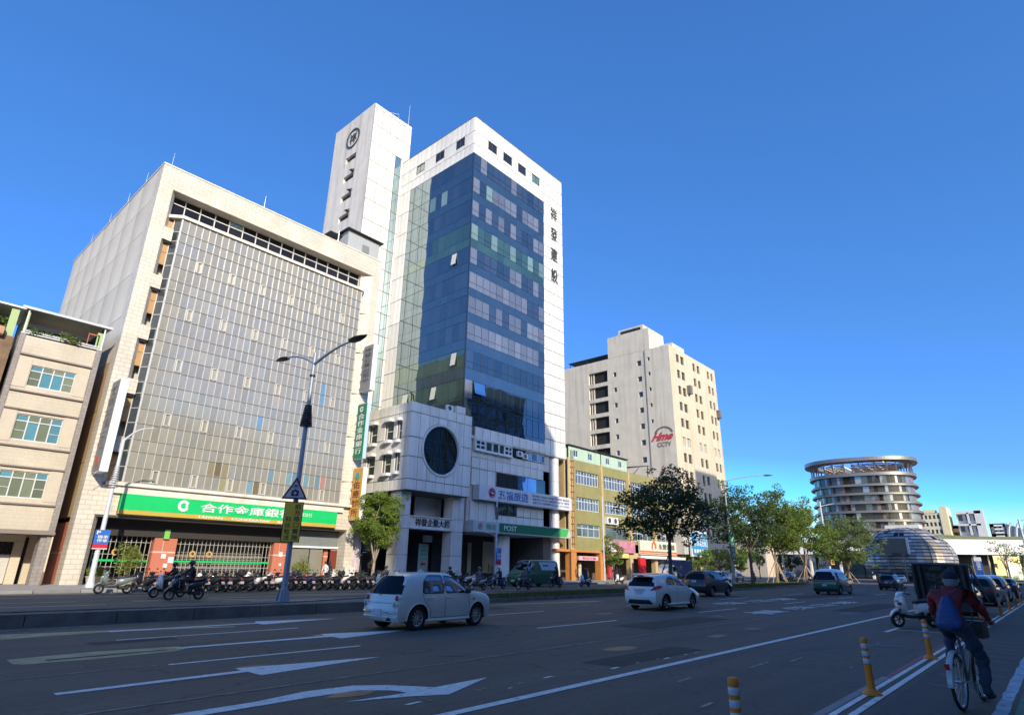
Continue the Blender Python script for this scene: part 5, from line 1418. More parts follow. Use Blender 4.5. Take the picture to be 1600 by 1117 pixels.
def bs(t):
    W2 = WPAINT
    b = MB(); b.box(93.7, 99.2, 43.93, 43.97, 3.9, 7.3); b.build('face', flat('billboard_blue', (.04,.27,.52), .5), t)
    b = MB(); b.box(93.7, 99.2, 43.90, 43.93, 6.3, 6.36); b.build('divider', W2, t)
    text('blue', 'front', 95.3, 97.5, 6.5, 7.1, 43.91, W2, t); text('blue2', 'front', 94.2, 98.8, 5.2, 6.1, 43.91, W2, t)
    b = MB()
    for k in range(5): b.box(94.2+k*.95, 94.8+k*.95, 43.9, 43.93, 4.2, 4.75)
    b.build('print', W2, t)
    b = MB()
    for x in (94.2, 98.6): piece('post', GREYM, t, x, x+.25, 44.2, 44.5, .15, 4.0)
    b.box(91.2, 92.7, 44.2, 45.9, 3.9, 7.4); b.build('side_panel', mat('panel_old', (.5,.48,.43), .6), t)
shopsign('billboard', 'upright blue billboard with white characters beside the beige tower block', 93.4, 99.5, 3.6, 7.6, 44.0, WPAINT, bs)

# ---------------------------------------------------------------- beige tower block
def beige_block():
    t = thing('tower_block', 'tall weathered beige tower block with a red painted sign on its blank side', 'building', (95, 46, .15))
    W1 = mat('beige_render', (.58,.50,.37), .85, var=.07, scale=.5, streak=.5, streakcol=(.42,.28,.14), bump=.2)
    W2 = mat('grey_beige_render', (.58,.54,.46), .85, var=.08, scale=.4, streak=.6, streakcol=(.33,.29,.24), bump=.3)
    F, L = front(46.0), side(95.0)
    b = MB(); hs = []
    fz = [38.0, 34.95, 31.85, 28.8, 25.75, 22.4, 19.5, 16.4, 13.3, 10.2, 7.2]
    ux = [(97.7,98.9),(99.5,100.9),(104.6,105.7),(106.5,107.7),(111.2,112.2),(112.9,113.8)]
    for z in fz:
        for a, c in ux: hs.append((a, c, z-.1, z+1.5))
    holes(b, F, 95.0, 115.1, .15, 40.55, hs, .3, 0)
    LZ = [36.0, 32.95, 29.9, 26.85, 23.8, 20.75]
    hl = [(59.3,63.7,z-.0,z+2.3) for z in LZ] + [(57.3,58.0,z+.6,z+1.5) for z in LZ+[39.2]] + [(51.8,52.7,z,z+1.0) for z in (37.7,34.6,31.6,28.6,25.6,22.6,19.5)]+[(50.0,50.5,z,z+.7) for z in (38.3,35.4,32.4,29.4,26.4)]
    holes(b, L, 46.0, 75.0, .15, 40.55, [h for h in hl if h[3] < 40.6], .6, 1)
    b.quad((95,46,40.55),(115.1,46,40.55),(115.1,75,40.55),(95,75,40.55),0); b.quad((115.1,46,.15),(115.1,75,.15),(115.1,75,40.55),(115.1,46,40.55),0); b.quad((95,75,.15),(115.1,75,.15),(115.1,75,40.55),(95,75,40.55),0)
    # roof volumes
    b.box(95.02, 101, 49.9, 59.0, 40.6, 44.9, 1); b.box(96, 100, 51.5, 57.0, 44.9, 46.3, 1); b.box(99, 104, 47.2, 50.5, 40.6, 42.4, 1)
    b.build('wall', [W1, W2], t)
    b = MB(); b.box(95.6, 99, 59.5, 69, 41.7, 41.85); 
    for y in (60, 64.3, 68.6): b.box(95.7, 95.8, y, y+.1, 40.55, 41.7)
    b.box(95.9, 96.0, 52, 56.4, 45.2, 45.9); b.build('roof_shelter', BLK, t)
    D1 = glass('block_window_dark', (.035,.035,.035), .10); D2 = glass('block_window_pale', (.3,.33,.32), .1)
    for k, z in enumerate(fz):
        for i, (a, c) in enumerate(ux):
            window(t, F, a, c, z-.1, z+1.5, .26, [.5], [], flat('brown_frame', (.09,.08,.06)) if k != 5 else ALU, D1 if k != 5 else D2, .08, split=False)
    b = MB()
    for i, z in enumerate(LZ): b.box(95.5, 95.52, 59.3, 63.7, z, z+2.3, 0); b.box(95.3, 95.5, 62.6, 62.85, z, z+2.3, 1); b.box(95.3, 95.5, 63.2, 63.35, z, z+2.3, 1)
    b.build('open_gallery', [DARKM, W2], t)
    for h in hl:
        if h[1]-h[0] < 2 and h[3] < 40.6: window(t, L, *h, .3, [.5], [], flat('dark_frame', (0,0,0)), D1, .05, split=False)
    b = MB(); b.box(94.93, 95.0, 50.9, 51.1, 18, 40.4, 0); b.build('drainpipe', GREYM, t)
    for (x, z) in ((101.2, 32.6), (113.9, 30.4)):
        b = MB(); b.box(x, x+.95, 45.3, 46.0, z-.1, z+1.5); 
        b.build('window_cage', mat('cage', (.15,.14,.13), .7), t)
    # painted sign
    RD = mat('sign_red', (.46,.05,.08), .6, var=.2); GY = flat('sign_shade', (.16,.13,.13))
    text('hme', 'side', 46.35, 50.3, 23.0, 24.5, 94.98, RD, t, 'sign_lettering', slant=.25); text('cctv', 'side', 46.9, 49.6, 21.9, 22.75, 94.98, GY, t, 'sign_lettering')
    b = MB(); n = 16; th0, th1 = radians(10), radians(165)
    for i in range(n):
        p, q = th0+(th1-th0)*i/n, th0+(th1-th0)*(i+1)/n; r1, r2 = 1.55+.05, 1.25+.12*sin((i/n)*pi)*0
        f = lambda a, r: (48.2-cos(a)*r*1.15, 24.1+sin(a)*r*.9)
        b.prism([f(p,r2), f(p,r1), f(q,r1), f(q,r2)], 0, 94.96, 94.99)
    b.build('sign_swoosh', GY, t)
beige_block()
# ---------------------------------------------------------------- round hotel, dome, station, far blocks
def oval(cx, cy, rx, ry, n=48, e=2.5, rot=0.0):
    o = []
    for i in range(n):
        a = 2*pi*i/n; ca, sa = cos(a), sin(a)
        x = rx*math.copysign(abs(ca)**(2/e), ca); y = ry*math.copysign(abs(sa)**(2/e), sa)
        o.append((cx+x*cos(rot)-y*sin(rot), cy+x*sin(rot)+y*cos(rot)))
    return o
def round_hotel():
    cx, cy = 225.8, 44.5
    t = thing('round_building', 'round multi storey building with silver floor rings and an open timber crown', 'building', (cx, cy, 0))
    RING = mat('ring_silver', (.24,.225,.205), .4, var=.05, metal=.6)
    TIM = mat('timber_brown', (.28,.14,.08), .6, var=.2)
    GA = glass('round_glass_blue', (.06,.058,.058), .10, (.62,.56,.50), rough=.06); GB = glass('round_glass_dark', (.03,.022,.02), .03, (.5,.45,.4), rough=.06); GC = glass('round_glass_warm', (.15,.11,.08), .15, rough=.08)
    R = random.Random(6); n = 96
    tops = [27.9-2.7*k for k in range(10)]
    zt = [30.3]+[z-.75 for z in tops]
    for k, z in enumerate(tops):
        pr = oval(cx, cy, 12.6, 15.4, n, 2.6, .19); b = MB(); b.prism(pr, 2, z-.75, z-.35); b.build('floor_ring', RING, t, smooth=True)
        b = MB(); b.prism(oval(cx, cy, 12.2, 15.0, n, 2.6, .19), 2, z-.35, z-.02); b.build('floor_ring', mat('ring_grey', (.13,.13,.13), .4), t, smooth=True)
    ptv = oval(cx, cy, 11.5, 14.3, n, 2.6, .19)
    for k in range(len(zt)-1):
        z1, z0 = zt[k], zt[k+1]+.7
        vis = [i for i in range(n)]
        for g_, sel in ((GA, 0), (GB, 1), (GC, 2), (TIM, 3)):
            b = MB()
            for i in vis:
                a = (i/n*360) % 360; d = (a-192) % 360
                s_ = (i*7+k*3) % 5
                typ = 0 if s_ < 3 else (1 if s_ == 3 else 2)
                if 8 < d < 30 or 330 < d < 345: typ = 1 if s_ < 4 else 2
                if 40 < d < 80 and s_ < 4: typ = 3 if d > 52 else 2
                if typ != sel: continue
                p, q = ptv[i], ptv[(i+1) % n]
                mx_, my_ = (p[0]*.03+q[0]*.97, p[1]*.03+q[1]*.97)
                b.quad((p[0],p[1],z0),(mx_,my_,z0),(mx_,my_,z1),(p[0],p[1],z1))
            if b.v: b.build('window_band', g_, t, kind='stuff')
    b = MB(); b.prism(oval(cx, cy, 11.3, 14.1, n, 2.6, .19), 2, 0, 31.0); b.build('core', DARKM, t)
    b = MB(); b.prism(oval(cx, cy, 12.6, 15.4, n, 2.6, .19), 2, 30.3, 31.3); b.build('floor_ring', RING, t, smooth=True)
    # crown: roof ring on posts, timber screens
    b = MB(); o1 = oval(cx, cy, 13.6, 16.4, n, 2.5, .19); o2 = oval(cx, cy, 10.0, 12.6, n, 2.5, .19)
    for i in range(n):
        j = (i+1) % n
        b.quad((*o1[i],34.9),(*o1[j],34.9),(*o1[j],36.0),(*o1[i],36.0)); b.quad((*o1[i],36.0),(*o1[j],36.0),(*o2[j],36.2),(*o2[i],36.2))
        b.quad((*o1[i],34.9),(*o2[i],34.7),(*o2[j],34.7),(*o1[j],34.9)); b.quad((*o2[i],34.7),(*o2[i],36.2),(*o2[j],36.2),(*o2[j],34.7))
    b.build('crown_ring', RING, t, smooth=True)
    b = MB(); o3 = oval(cx, cy, 11.8, 14.6, 28, 2.5, .19)
    for p in o3: b.box(p[0]-.16, p[0]+.16, p[1]-.16, p[1]+.16, 31.2, 34.9)
    b.build('crown_post', RING, t)
    b = MB(); o4 = oval(cx+1, cy, 8.8, 11, 40, 2.5, .19)
    for k in range(7):
        for i in range(40):
            if i % 9 in (0,): continue
            j = (i+1) % 40; z = 31.4+k*.5; b.quad((*o4[i],z),(*o4[j],z),(*o4[j],z+.36),(*o4[i],z+.36))
    b.build('timber_screen', TIM, t)
    b = MB()
    for k in range(7): b.bar((cx-11, cy-9+3*k, 34.2), (cx+6, cy-9+3*k, 34.2), .25, .5)
    b.build('crown_beam', WPAINT, t)
round_hotel()
def dome():
    cx, cy = 148.2, 23.3
    t = thing('domed_hall', 'egg shaped dome clad in overlapping grey metal louvres with a painted golden reflection', 'building', (cx, cy, 0))
    prof = [(6.6,1.0),(7.5,2.0),(8.0,3.1),(8.15,4.3),(8.0,5.4),(7.6,6.5),(6.9,7.5),(5.9,8.5),(4.5,9.4),(2.6,10.1),(0.2,10.5)]
    def rz(z):
        for (a, za), (c, zc) in zip(prof, prof[1:]):
            if za <= z <= zc: return a+(c-a)*(z-za)/(zc-za)
        return .1
    b = MB(); b.lathe([(r*.93, z) for r, z in prof], (cx,cy,0), 'z', 40); b.lathe([(6.0,0),(6.1,1.1)], (cx,cy,0), 'z', 30); b.build('inner_shell', flat('dome_inner', (.03,.03,.035)), t, smooth=True)
    MA = mat('louvre_grey', (.30,.285,.27), .5, metal=.3, rnd=.3, var=.1); MBm = mat('louvre_silver', (.52,.50,.47), .45, metal=.3, rnd=.2, var=.1); MC = mat('louvre_gold_reflection', (.62,.50,.32), .35, metal=.5, rnd=.15, var=.1)
    R = random.Random(12); n = 40; rows = 15
    for m_, sel in ((MA, 0), (MBm, 1), (MC, 2)):
        b = MB()
        for k in range(rows):
            z0 = 1.1+k*.62; z1 = z0+.47
            R2 = random.Random(k*31)
            for i in range(n):
                a0, a1 = 2*pi*i/n, 2*pi*(i+.97)/n; d = math.degrees(a0)
                if z0 > 7.2 and R2.random() < .22: continue
                typ = 2 if (203 < d < 232 and k < 10 and R2.random() < .8) else (1 if R2.random() < .35 else 0)  # gold louvres paint a warm reflection onto one patch
                if typ != sel: continue
                r0, r1 = rz(z0)+.12, rz(z1)+.0
                b.quad((cx+cos(a0)*r0, cy+sin(a0)*r0, z0), (cx+cos(a1)*r0, cy+sin(a1)*r0, z0), (cx+cos(a1)*r1, cy+sin(a1)*r1, z1), (cx+cos(a0)*r1, cy+sin(a0)*r1, z1))
        b.build('louvre', m_, t, kind='stuff')
    b = MB()
    for i in range(0, n, 4):
        a = 2*pi*i/n
        b.tube([(cx+cos(a)*(r+.16), cy+sin(a)*(r+.16), z) for r, z in prof], .07, 4)
    b.build('rib', flat('rib_grey', (.25,.25,.25), .5), t)
    b = MB(); b.box(cx-1, cx+3, cy-3, cy+3, 10.2, 10.9); b.build('roof_light', WPAINT, t)
dome()
def screen():
    t = thing('billboard', 'blank grey screen board mounted in front of the louvred dome', 'billboard', (139.0, 23.9, 0))
    b = MB(); b.box(139.0, 139.5, 21.8, 26.3, 5.2, 7.9); b.build('panel', [flat('screen_grey', (.16,.155,.13), .7)], t)
    b = MB(); b.box(138.9, 139.6, 21.45, 21.8, 5.1, 8.0); b.build('frame', WPAINT, t)
    b = MB(); 
    for y in (22.6, 25.4): b.box(139.5, 139.8, y, y+.2, 0, 6); 
    b.build('post', GREYM, t)
screen()
def station():
    CW = mat('station_white', (.70,.68,.62), .6, var=.06, scale=.3, streak=.3); CG = mat('station_concrete', (.46,.46,.43), .7, var=.1, scale=.3)
    TG = glass('station_teal_glass', (.22,.38,.36), .22, rough=.05); DG2 = glass('station_dark_glass', (.02,.03,.035), .15)
    for nm, lab, px, py, y0, y1, rz in (('station_hall', 'long white station canopy with a grass roof and glazed front', 200, 20, -95, 4, radians(36)), ('station_wing', 'white flat canopied station wing half hidden behind the median trees', 197, 52, -22, 26, 0)):
        t = thing(nm, lab, 'building', (px, py, 0), local=True); t.rotation_euler = (0, 0, rz)
        b = MB(); b.hexa([(0,y0,6.5),(40,y0,6.5),(40,y1,6.5),(0,y1,6.5),(.8,y0,8.7),(40,y0,8.7),(40,y1,8.7),(.8,y1,8.7)], 0); b.hexa([(2,y0,8.7),(41,y0,8.7),(41,y1,8.7),(2,y1,8.7),(2.6,y0,10.4),(41,y0,10.4),(41,y1,10.4),(2.6,y1,10.4)], 1); b.build('canopy', [CW, CG], t)
        if rz:
            b = MB(); n = int((y1-y0)/3)
            for i in range(n):
                a = y0+3*i; h0 = 11.7+.5*sin(a*.12)+.6*cos(a*.05); h1 = 11.7+.5*sin((a+3)*.12)+.6*cos((a+3)*.05)
                b.quad((4,a,10.4),(4,a+3,10.4),(12,a+3,h1),(12,a,h0)); b.quad((12,a,h0),(12,a+3,h1),(40,a+3,h1+.6),(40,a,h0+.6))
            b.build('grass_roof', mat('roof_grass', (.19,.21,.07), .9, var=.35, scale=.25), t, smooth=True)
        y = y0+1; k = 0
        while y < y1-4:
            m_ = DG2 if not rz or k % 5 in (0, 3) else TG
            if rz and y > -14: m_ = DARKM
            piece('glass_panel', m_, t, 5, 5.2, y+.1, y+3.9, .3, 6.5); y += 4; k += 1
        for y in range(int(y0)+2, int(y1), 8): piece('column', CW, t, 1.5, 2.2, y, y+.6, 0, 6.5)
station()
def pylon():
    t = thing('sign_pylon', 'tall blue station pylon with white characters by the canopy', 'sign', (188, 15.5, 0))
    b = MB(); b.box(188, 188.5, 14.7, 16.1, 0, 4.6, 0); b.box(188, 188.5, 14.7, 16.1, 4.6, 5.5, 1); b.build('panel', [flat('pylon_blue', (.02,.09,.36), .4), WPAINT], t)
    text('station', 'side', 14.95, 15.85, 2.6, 4.5, 187.98, WPAINT, t)
pylon()
def farblock(name, label, D, az0, az1, z1, mw, rows, cols, gm, extra=None, dep=22, z0=0, zr=0.3):
    a0, a1 = radians(az0), radians(az1)
    x = D; y0, y1 = D*math.tan(a0), D*math.tan(a1)
    t = thing(name, label, 'building', (x, (y0+y1)/2, 0))
    b = MB(); hs = []
    for r in range(rows):
        for c in range(cols):
            w_ = (y1-y0)/cols; h = z1*(1-zr)/rows
            hs.append((y0+w_*(c+.2), y0+w_*(c+.8), z1*zr+h*(r+.2), z1*zr+h*(r+.75)))
    holes(b, side(x), y0, y1, z0, z1, hs, 1.0)
    b.quad((x,y0,z0),(x+dep,y0,z0),(x+dep,y0,z1),(x,y0,z1)); b.quad((x,y0,z1),(x+dep,y0,z1),(x+dep,y1,z1),(x,y1,z1)); b.quad((x,y1,z0),(x+dep,y1,z0),(x+dep,y1,z1),(x,y1,z1))
    b.build('wall', mw, t)
    for h in hs:
        piece('window', gm, t, x+.9, x+1.0, h[0], h[1], h[2], h[3])
    if extra: extra(t, x, y0, y1)
    return t
CR = mat('far_cream', (.62,.56,.40), .7, var=.05, scale=.1); FW = mat('far_white', (.60,.60,.60), .6, var=.05, scale=.1); FG = flat('far_window', (.10,.11,.13), .3)
def e1(t, x, y0, y1):
    b = MB(); b.box(x-.5, x+18, y0-3.5, y0, 0, 37.5); b.box(x, x+8, y0+2, y0+8, 34, 36); b.build('stair_tower', mat('far_yellow', (.66,.58,.36), .7), t)
farblock('far_block', 'cream office block with rows of small windows beyond the round building', 420, 6.35, 8.2, 34.2, CR, 6, 7, FG, e1)
def e2(t, x, y0, y1):
    b = MB(); b.box(x-2, x+1.0, y0-2.0, y0+2.0, 0, 35.5); b.box(x-2, x-.2, y0+4.5, y0+5.5, 22, 34); b.box(x-2, x-.2, y0-1, y1, 33.4, 34.9); b.box(x-2, x-.2, y0, y1, 27.0, 28.0); b.build('frame', FW, t)
farblock('far_block', 'white framed modern building with large square openings behind the grass roof', 425, 3.95, 5.35, 34.6, FW, 4, 3, mat('far_window_grey', (.14,.15,.17), .3), e2)
def e3(t, x, y0, y1):
    b = MB(); b.box(x, x+10, y0-1, y1, 0, 28); b.box(x-3, x-.5, y0, y1-4, 24, 26); b.build('annex', mat('far_tan', (.42,.38,.32), .7), t)
farblock('far_block', 'low tan annex between the cream block and the white framed building', 432, 5.3, 6.3, 27.5, mat('far_pale', (.52,.52,.52), .7), 3, 4, FG, e3)
def e4(t, x, y0, y1):
    b = MB()
    for k in range(4):
        y = y0-2-k*3.2
        P = [(x+2, y+9*0, 0)]
        pts = [(x-1, y0-k*3.2+0-3*(1-cos(a)), 8+20*sin(a)) for a in [i*pi/2/8 for i in range(9)]]
        b.tube([(p[0], p[1]+0, p[2]) for p in pts], .5, 5)
    for k in range(5): b.box(x-1.6, x-.6, y0+1, y1-2, 19+1.9*k, 19.9+1.9*k)
    b.build('rib', FW, t)
    b = MB(); b.prism([(y0-14, 0), (y0-14, 12), (y0-11.5, 20), (y0-7, 25), (y0, 28.3), (y1, 28.3), (y1, 0)], 0, x, x+15); b.build('shell', mat('far_glass_grey', (.28,.31,.33), .4), t)
farblock('far_block', 'curved white ribbed building at the far right edge behind the station roof', 430, 2.6, 3.5, 28.0, FW, 3, 3, FG, e4)
farblock('far_block', 'low beige house visible between the tree trunks beside the tower block', 190, 19.2, 21.6, 11.0, mat('far_beige2', (.50,.42,.32), .8, var=.1), 3, 5, FG, dep=14)
farblock('far_block', 'dark low building behind the median trees left of the dome', 215, 13.0, 19.0, 6.0, mat('far_dark', (.12,.13,.14), .7), 2, 10, FG, dep=14)

# ---------------------------------------------------------------- buildings across the street, behind the viewpoint: they throw the shade and show in the glass
def back_block(label, x0, x1, z1, y=-13.0, d=18, col=(.42,.38,.33), fh=3.4, bw=3.2):
    t = thing('street_block', label, 'building', (x0, y, .13))
    mm = mat('back_'+label.split()[0], col, .8, var=.1, streak=.4)
    mp = lambda u, z, dd=0.0: (u, y-dd, z)
    b = MB(); hs = []; nf = int((z1-4.5)/fh); nb = max(2, int((x1-x0)/bw)); w_ = (x1-x0)/nb
    for r in range(nf):
        for c in range(nb): hs.append((x0+w_*(c+.2), x0+w_*(c+.8), 5+fh*r, 5+fh*r+1.7))
    holes(b, mp, x0, x1, .13, z1, hs, .25)
    for q in ((x0, x0), (x1, x1)): b.quad((q[0],y,.13),(q[0],y-d,.13),(q[0],y-d,z1),(q[0],y,z1))
    b.quad((x0,y,z1),(x1,y,z1),(x1,y-d,z1),(x0,y-d,z1)); b.quad((x0,y-d,.13),(x1,y-d,.13),(x1,y-d,z1),(x0,y-d,z1))
    b.build('wall', mm, t)
    b = MB()
    for h in hs: b.quad(mp(h[0],h[2],.24), mp(h[1],h[2],.24), mp(h[1],h[3],.24), mp(h[0],h[3],.24))
    b.build('windows', glass('back_glass', (.04,.05,.06), .2) if not label.startswith('dark') else glass('back_glass_dark', (.03,.035,.035), 0.0, (.15,.15,.15)), t, kind='stuff')
    b = MB()
    for r in range(nf): b.box(x0, x1, y, y+.5, 4.6+fh*r, 4.85+fh*r)
    b.build('balcony', mm, t)
SH_Z = 24.6
back_block('ochre five storey row across the street behind the viewpoint', -75, -32, SH_Z, col=(.62,.55,.45))
back_block('grey rendered row across the street behind the viewpoint', -31.8, 8.6, SH_Z+.4, col=(.58,.56,.53))
back_block('pale tiled high-rise across the street behind the viewpoint', 8.9, 31.1, 49.5, d=6, col=(.50,.45,.40))
back_block('cream row house across the street right of the high-rise', 31.4, 52, SH_Z-.5, col=(.62,.58,.50))
back_block('white row house across the street further along', 52.3, 74.7, SH_Z-4.5, col=(.68,.67,.64))
back_block('sandy apartment tower across the street towards the station', 75, 84, 48.0, d=8, col=(.55,.5,.42))
back_block('red brown shop row across the street towards the station', 84.3, 101.7, 13.0, col=(.3,.18,.14))
back_block('dark glazed office tower across the street towards the station', 102, 124, 46.5, d=10, col=(.10,.12,.11))
back_block('brick shop row across the street beyond the dark tower', 124.3, 130, 11.0, col=(.3,.18,.14))
back_block('pale low row across the street near the station', 130.4, 175, 10.0, col=(.5,.47,.42))

# ---------------------------------------------------------------- street lamps
POLE = mat('lamp_pole_grey', (.30,.33,.38), .4, var=.06, metal=.2)
def lamp_head(b, p, d, s_=1.0):
    p = Vector(p); d = Vector(d).normalized(); r = d.cross(Vector((0,0,1))).normalized(); u = r.cross(d)
    st = [(0,.06,.05),(.12,.16,.07),(.45,.19,.08),(.75,.12,.05),(.95,.03,.02)]
    n0 = len(b.v); n = 8
    for (t_, w_, h) in st:
        for j in range(n):
            a = 2*pi*j/n; q = p + d*t_*s_ + r*cos(a)*w_*s_ + u*sin(a)*h*s_; b.v.append(tuple(q))
    for i in range(len(st)-1):
        for j in range(n): j2 = (j+1) % n; b.f.append((n0+i*n+j, n0+i*n+j2, n0+(i+1)*n+j2, n0+(i+1)*n+j)); b.m.append(0)
    b.f.append(tuple(n0+(len(st)-1)*n+j for j in range(n))); b.m.append(0)
def street_lamp(label, x, y, z0, zt, arms, coil=None, base=True, pm=POLE, r0=.11, r1=.07, cm=BLK, group='street lamps'):
    t = thing('street_lamp', label, 'street lamp', (x, y, z0), group)
    b = MB(); b.tube([(x,y,z0),(x,y,z0+(zt-z0)*.5),(x,y,zt)], [r0,(r0+r1)/2,r1], 12); b.build('pole', pm, t, smooth=True)
    if base:
        b = MB(); b.box(x-.22, x+.22, y-.22, y+.22, z0, z0+.03)
        for k in range(4):
            a = k*pi/2+pi/4; b.bar((x+cos(a)*.2, y+sin(a)*.2, z0+.03), (x+cos(a)*.11, y+sin(a)*.11, z0+.42), .02, .12)
            b.lathe([(0,z0+.09),(.022,z0+.09),(.022,z0+.03)], (x+cos(a)*.19,y+sin(a)*.19,0), 'z', 6)
        b.lathe([(r0*1.6,z0+.03),(r0*1.25,z0+.3),(r0,z0+.5)], (x,y,0), 'z', 12)
        b.build('base', pm, t)
    if coil:
        b = MB(); n = 10
        for k in range(n):
            z = coil[0]+(coil[1]-coil[0])*k/(n-1); r = .24-.10*k/(n-1)
            b.lathe([(.06,z-.028),(r,z-.022),(r,z+.022),(.06,z+.028)], (x,y,0), 'z', 18)
        b.build('ring_collar', cm, t, smooth=True)
    for (z, dx, dy, ln, rise, hs) in arms:
        b = MB(); L = sqrt(dx*dx+dy*dy); ux, uy = dx/L, dy/L
        P = [(x+ux*ln*s_, y+uy*ln*s_, z+rise*(1-(1-s_)**1.8)) for s_ in (0,.2,.4,.6,.8,1)]
        b.tube(P, [.065,.06,.055,.05,.045,.04], 8); b.build('arm', pm, t, smooth=True)
        b = MB(); e = Vector(P[-1])-Vector(P[-2]); e.z *= .5; lamp_head(b, P[-1], e, hs); b.build('lamp_head', cm if hs > .6 else WPAINT, t, smooth=True)
    return t
lc = street_lamp('grey double-armed street lamp with black ring collar standing on the near median', 11.8, 21.3, .27, 9.75, [(9.25, .03, -1, 2.35, .45, 1.1), (9.3, -.03, 1, 2.15, .7, 1.0)], (6.7, 7.5))
b = MB(); b.lathe([(.10,8.72),(.11,8.72),(.11,8.8),(.10,8.8)], (11.8,21.3,0), 'z', 14); b.build('clamp', BLK, lc)
def speed_signs():
    t = thing('warning_sign', 'triangular red-bordered camera warning sign on the near median lamp', 'sign', (11.7, 21.1, 3.8))
    # facing back towards traffic (-X,-Y quarter)
    def W(u, z, d=0.0):  # u along sign width
        a = radians(-34); return (11.62+cos(a)*u - sin(a)*-d, 21.1+sin(a)*u - cos(a)*d, z)
    def pr(b, pts, d0, d1, mi=0):
        n = len(b.v); k = len(pts); b.v += [W(u,z,d0) for u,z in pts]+[W(u,z,d1) for u,z in pts]
        b.f.append(tuple(range(n,n+k))[::-1]); b.m.append(mi); b.f.append(tuple(range(n+k,n+2*k))); b.m.append(mi)
        for i in range(k): j = (i+1) % k; b.f.append((n+i,n+j,n+k+j,n+k+i)); b.m.append(mi)
    b = MB(); pr(b, [(-.46,3.84),(.46,3.84),(0,4.66)], 0, .03); b.build('border', flat('sign_maroon', (.10,.015,.02), .4), t)
    b = MB(); pr(b, [(-.36,3.90),(.36,3.90),(0,4.52)], .03, .034); b.build('face', flat('sign_white_face', (.5,.48,.52), .4), t)
    b = MB(); pr(b, [(-.13,3.95),(.13,3.95),(.13,4.16),(-.13,4.16)], .034, .04); pr(b, [(-.05,4.16),(.05,4.16),(.04,4.2),(-.04,4.2)], .034, .04); pr(b, [(-.12,4.25),(.12,4.25),(.1,4.27),(-.1,4.27)], .034, .04); pr(b, [(-.08,4.3),(.08,4.3),(.05,4.36),(-.05,4.36)], .034, .04); b.build('camera_symbol', BLK, t)
    b = MB(); pr(b, [(cos(i*pi/6)*.055, 4.06+sin(i*pi/6)*.055) for i in range(12)], .04, .044); b.build('camera_lens', flat('sign_white_face', (0,0,0)), t)
    t2 = thing('notice_sign', 'long yellow enforcement notice with black characters under the warning triangle', 'sign', (11.7, 21.1, 2.3))
    b = MB(); pr(b, [(-.30,2.30),(.36,2.30),(.36,3.74),(-.30,3.74)], 0, .025); b.build('border', BLK, t2)
    b = MB(); pr(b, [(-.27,2.33),(.33,2.33),(.33,3.71),(-.27,3.71)], .025, .03); b.build('board', flat('notice_yellow', (.78,.50,.03), .45), t2)
    for key, u0, u1, z0, z1 in (('yel1', .06, .29, 2.38, 3.66), ('yel2', -.21, -.01, 2.38, 3.2)):
        V, Fc, (a, c, d_, e) = TXT[key]; bb = MB()
        for (x, y, z) in V: bb.v.append(W(u0+(x-a)/(c-a)*(u1-u0), z0+(y-d_)/(e-d_)*(z1-z0), .032+.01*(z/.03)))
        bb.f = Fc; bb.m = [0]*len(Fc); bb.build('lettering', BLK, t2)
speed_signs()
ll = street_lamp('pale street lamp with ring collar on the pavement before the left pilaster of the bank', 11.1, 41.3, .15, 8.5, [(8.45, .9, -.45, 1.05, .85, .5)], (5.7, 6.9), pm=mat('lamp_pole_pale', (.55,.57,.60), .4), r0=.15, r1=.09, cm=flat('collar_pale', (.5,.5,.5)))
def park_sign(name, label, x, y, z0, z1, w_):
    t = thing(name, label, 'sign', (x, y, z0))
    h = z1-z0
    b = MB(); b.box(x-w_/2, x+w_/2, y-.05, y, z0+h*.28, z1, 0); b.box(x-w_/2, x+w_/2, y-.05, y, z0+h*.05, z0+h*.275, 1); b.box(x-w_/2, x+w_/2, y-.05, y, z0, z0+h*.045, 2); b.build('board', [flat('park_blue', (.03,.14,.48), .4), flat('park_red', (.5,.03,.05), .4), WPAINT], t)
    text('P', 'front', x-w_*.4, x-w_*.15, z0+h*.76, z1-h*.05, y-.055, WPAINT, t); text('parkn', 'front', x-w_*.3, x+w_*.4, z0+h*.36, z0+h*.72, y-.055, WPAINT, t)
park_sign('parking_sign', 'blue and red parking sign on the pale lamp before the bank', 11.1, 41.15, 2.2, 3.25, .75)
pl = street_lamp('thin pale street lamp in front of the post office arcade', 44.5, 41.2, .15, 7.9, [(7.75, .8, -.5, 2.6, 1.0, .5), (4.35, -1, -.1, 1.6, .35, .4)], None, pm=MATS['lamp_pole_pale'], r0=.12, r1=.08)
b = MB(); b.lathe([(.12,6.0),(.15,6.0),(.15,7.2),(.12,7.2)], (44.5,41.2,0), 'z', 10); b.build('sleeve', flat('sleeve_dark', (.08,.09,.11)), pl)
park_sign('parking_sign', 'small blue and red sign on the thin lamp before the post office', 44.6, 41.0, 1.7, 3.3, .75)
lr = street_lamp('street lamp with one long arm rising above the dark median trees', 67.0, 27.0, .13, 11.2, [(11.1, .9, -1, 4.6, .75, 1.1)], None, r0=.15)
def dirsign():
    t = thing('direction_sign', 'dark green vertical direction sign on the lamp among the median trees', 'sign', (66.9, 26.8, 2.8))
    b = MB(); b.box(66.1, 67.35, 26.65, 26.75, 2.8, 5.3); b.build('board', flat('direction_green', (.01,.11,.06), .4), t)
    text('dir', 'front', 66.3, 67.15, 2.95, 4.4, 26.64, flat('direction_white', (.45,.55,.5)), t)
    b = MB(); b.prism([(66.4,4.6),(66.55,4.5),(66.95,4.9),(67.05,4.8),(67.05,5.1),(66.75,5.1),(66.85,5.0)], 1, 26.6, 26.64); b.build('arrow', flat('direction_white', (0,0,0)), t)
dirsign()
